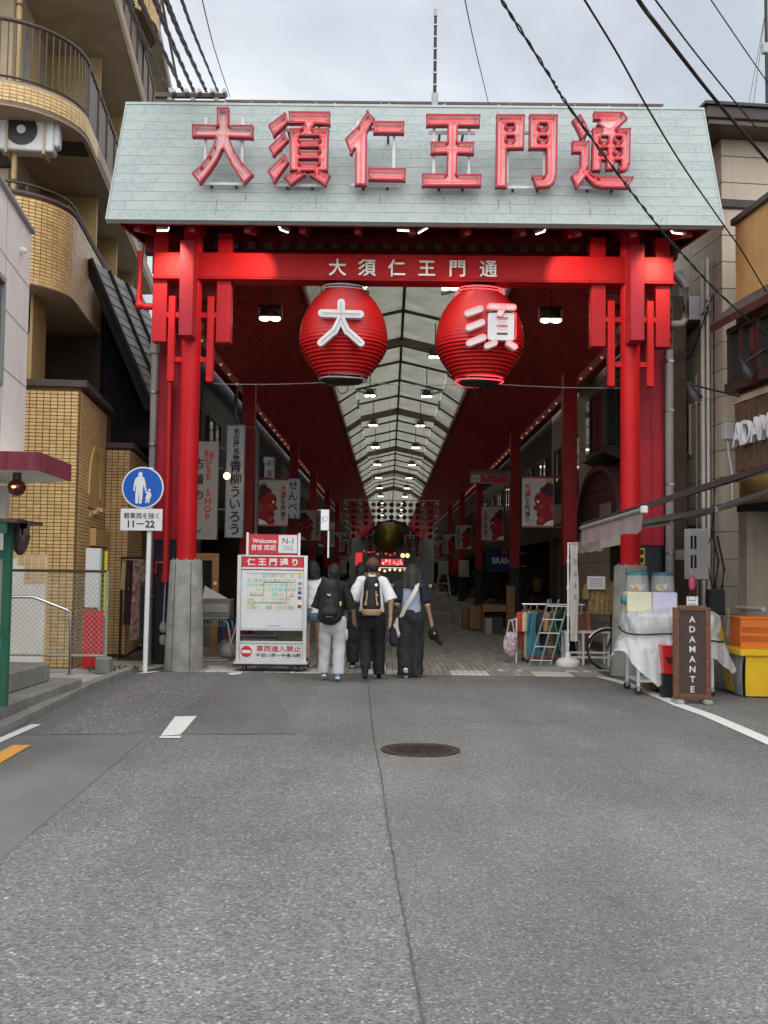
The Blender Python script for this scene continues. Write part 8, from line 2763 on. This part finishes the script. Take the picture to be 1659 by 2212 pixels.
# ---- person mostly hidden behind the man
H = 1.70
p5 = person('person in dark clothes and grey trousers half hidden behind the white shirt', 778, 1446, H, {'yaw': 0})
lg = [((-.09, 0, .90), (-.11, -.02, .49), (-.12, -.05, .085), (-.12, .09, .045)), ((.09, 0, .90), (.10, .12, .49), (.10, .14, .085), (.10, .27, .045))]
ar = [((-.17, .03, 1.37), (-.23, -.02, 1.10), (-.22, .05, .86), -1), ((.17, .03, 1.37), (.23, .0, 1.10), (.2, .08, .88), 1)]
body(p5, H, lg, ar, hw=.175)
skin_obj('jacket', [('c', (0, 0, .84), (0, .03, 1.28), .165, .155, .8), ('c', (-.13, .03, 1.37), (.13, .03, 1.37), .09, .09), ('c', (-.18, .03, 1.36), (-.23, -.01, 1.08), .08, .075), ('c', (-.23, -.01, 1.08), (-.22, .05, .92), .075, .06), ('c', (.18, .03, 1.36), (.23, -.01, 1.08), .08, .075), ('c', (.23, 0, 1.08), (.2, .07, .93), .075, .06)], 'cloth_black', p5, k=.04, wr=.006, cuts=[((0, 0, .82), (0, 0, -1)), ((0, 0, 1.45), (0, -.3, 1))])
skin_obj('trousers', [('c', (0, 0, .9), (0, 0, .8), .15, .15, .85), ('c', (-.09, 0, .86), (-.11, -.02, .48), .12, .11), ('c', (-.11, -.02, .48), (-.12, -.05, .13), .11, .10), ('c', (.09, 0, .86), (.10, .12, .48), .12, .11), ('c', (.10, .12, .48), (.10, .13, .13), .11, .10)], 'denim_black', p5, k=.03, wr=.008, wf=18, cuts=[((0, 0, .12), (0, 0, -1))])
skin_obj('hair', [('e', (0, .05, 1.59), (.098, .112, .118)), ('c', (0, -.02, 1.56), (0, -.02, 1.44), .09, .08)], 'hair_black', p5, k=.03, wr=.004, wf=70, cuts=[((0, .105, 1.58), (0, 1, -.5)), ((0, 0, 1.41), (0, 0, -1))])
for l_ in lg: shoe(p5, l_[2], l_[3], 'cloth_black')

# ---- bags
def on_person(p, loc):
    return MW[p.name] @ Vector(loc)
t = thing('backpack', 'large plain black backpack worn by the cargo trousers walker', 'backpack', on_person(p2, (-.05, -.20, .86)), R(2))
skin_obj('pack_body', [('c', (0, 0, .10), (0, .0, .42), .155, .135, .62), ('c', (-.08, 0, .06), (.08, 0, .06), .085, .085), ('c', (-.03, .02, .50), (.03, .02, .50), .09, .09)], 'pack_black', t, k=.05, wr=.004, wf=24)
skin_obj('front_pocket', [('c', (-.05, -.075, .12), (.05, -.075, .12), .07, .07), ('c', (0, -.07, .12), (0, -.07, .24), .09, .08, .6)], 'pack_black', t, k=.04, wr=.003)
MB().b2(-.05, .05, -.155, -.150, .06, .066).build('pocket_tab', 'ink_grey', t)
cat_ = [(-.03, .012), (-.012, .018), (.010, .008), (.03, .022), (.018, .002), (.022, -.016), (.010, -.004), (-.006, -.002)]
MB().prism([(x-.01, -.128, .36+z) for x, z in cat_], (0, .004, 0)).build('pack_mark', 'paint_white', t)
MB().tube([(-.03, .05, .585), (-.03, .03, .625), (.03, .03, .625), (.03, .05, .585)], .009, 5).build('grab_loop', 'pack_black', t)
for s_ in (-1, 1):
    skin_obj('shoulder_strap', [('c', (s_*.08, .07, .50), (s_*.10, .20, .585), .028, .03, .5), ('c', (s_*.10, .20, .585), (s_*.12, .36, .46), .03, .03, .5), ('c', (s_*.12, .36, .46), (s_*.15, .30, .12), .026, .022, .5)], 'pack_black', t, k=.02)
for k in range(3):
    MB().sphere((.15, -.02, .22+.02*k), .016, 8, 6).build('key_charm', ['map_yellow', 'map_pink', 'map_green'][k], t)
t = thing('backpack', 'black backpack with tan base and straps worn by the capped walker', 'backpack', on_person(p3, (0.0, -.20, .98)), 0)
skin_obj('pack_body', [('c', (0, 0, .10), (0, .0, .34), .135, .115, .62), ('c', (-.02, .02, .42), (.02, .02, .42), .085, .085)], 'pack_black', t, k=.05, wr=.003, wf=24, cuts=[((0, 0, .035), (0, 0, -1))])
skin_obj('leather_base', [('c', (-.04, 0, .035), (.04, 0, .035), .11, .11, .85), ('c', (0, 0, .06), (0, 0, .02), .137, .13, .62)], 'tan_leather', t, k=.03, cuts=[((0, 0, .04), (0, 0, 1)), ((0, 0, -.05), (0, 0, -1))])
for s_ in (-1, 1):
    MB().tube([(s_*.062, -.088, .30), (s_*.068, -.095, .20), (s_*.078, -.10, .135)], .011, 6).build('leather_strap', 'tan_leather', t)
    MB().box((s_*.082, -.10, .118), (.034, .012, .05), .004).build('leather_tab', 'tan_leather', t)
    skin_obj('shoulder_strap', [('c', (s_*.03, .06, .44), (s_*.09, .18, .535), .022, .027, .6), ('c', (s_*.09, .18, .535), (s_*.13, .34, .44), .027, .027, .5), ('c', (s_*.13, .34, .44), (s_*.14, .28, .10), .024, .02, .5)], 'cap_brown', t, k=.02)
MB().cyl((.065, -.066, .385), (.065, -.074, .387), .022, n=14).build('badge', 'paint_white', t)
MB().sphere((.085, -.10, .24), .010, 6, 5).build('badge', 'paint_white', t)
t = thing('shoulder_bag', 'white canvas shoulder bag on a broad strap at the raglan tee walker', 'bag', on_person(p4, (-.20, -.04, .62)), 0)
skin_obj('bag_body', [('c', (-.02, 0, .05), (.04, .0, .22), .085, .06, .55), ('c', (-.04, 0, .03), (.03, 0, .02), .05, .045)], 'canvas_white', t, k=.04, wr=.006, wf=30)
P = []
for (x, y, z) in ((.05, -.06, .26), (.12, -.125, .42), (.20, -.15, .55), (.27, -.14, .68), (.30, -.06, .785), (.30, .07, .80), (.25, .18, .70)):
    P.append([(x-.024, y, z+.018), (x+.024, y-.004, z-.018)])
MB().grid(P).build('strap', 'canvas_white', t, smooth=180)
MB().grid([[(a[0], a[1]+.006, a[2]) for a in r_] for r_ in P], flip=True).build('strap', 'canvas_white', t, smooth=180)
t = thing('baseball_cap', 'black cap dangling from the hand of the raglan tee walker', 'cap', on_person(p4, (.34, .12, .52)), R(20))
skin_obj('crown', [('e', (0, 0, .12), (.075, .08, .10)), ('c', (0, 0, .20), (-.02, 0, .25), .03, .012)], 'cloth_black', t, k=.04, wr=.004)
skin_obj('brim', [('c', (.05, 0, .05), (.12, 0, -.03), .045, .03, .5)], 'cloth_black', t, k=.02)
MB().sphere((-.02, -.08, .13), .012, 6, 5).build('badge', 'paint_white', t)
t = thing('held_jacket', 'dark jacket bunched in the right hand of the capped walker', 'jacket', on_person(p3, (.30, .0, .50)), 0)
skin_obj('cloth', [('c', (0, 0, .22), (.03, 0, .05), .04, .07), ('c', (-.01, 0, .30), (0, 0, .22), .02, .04)], 'cloth_navy', t, k=.03, wr=.006, wf=30)
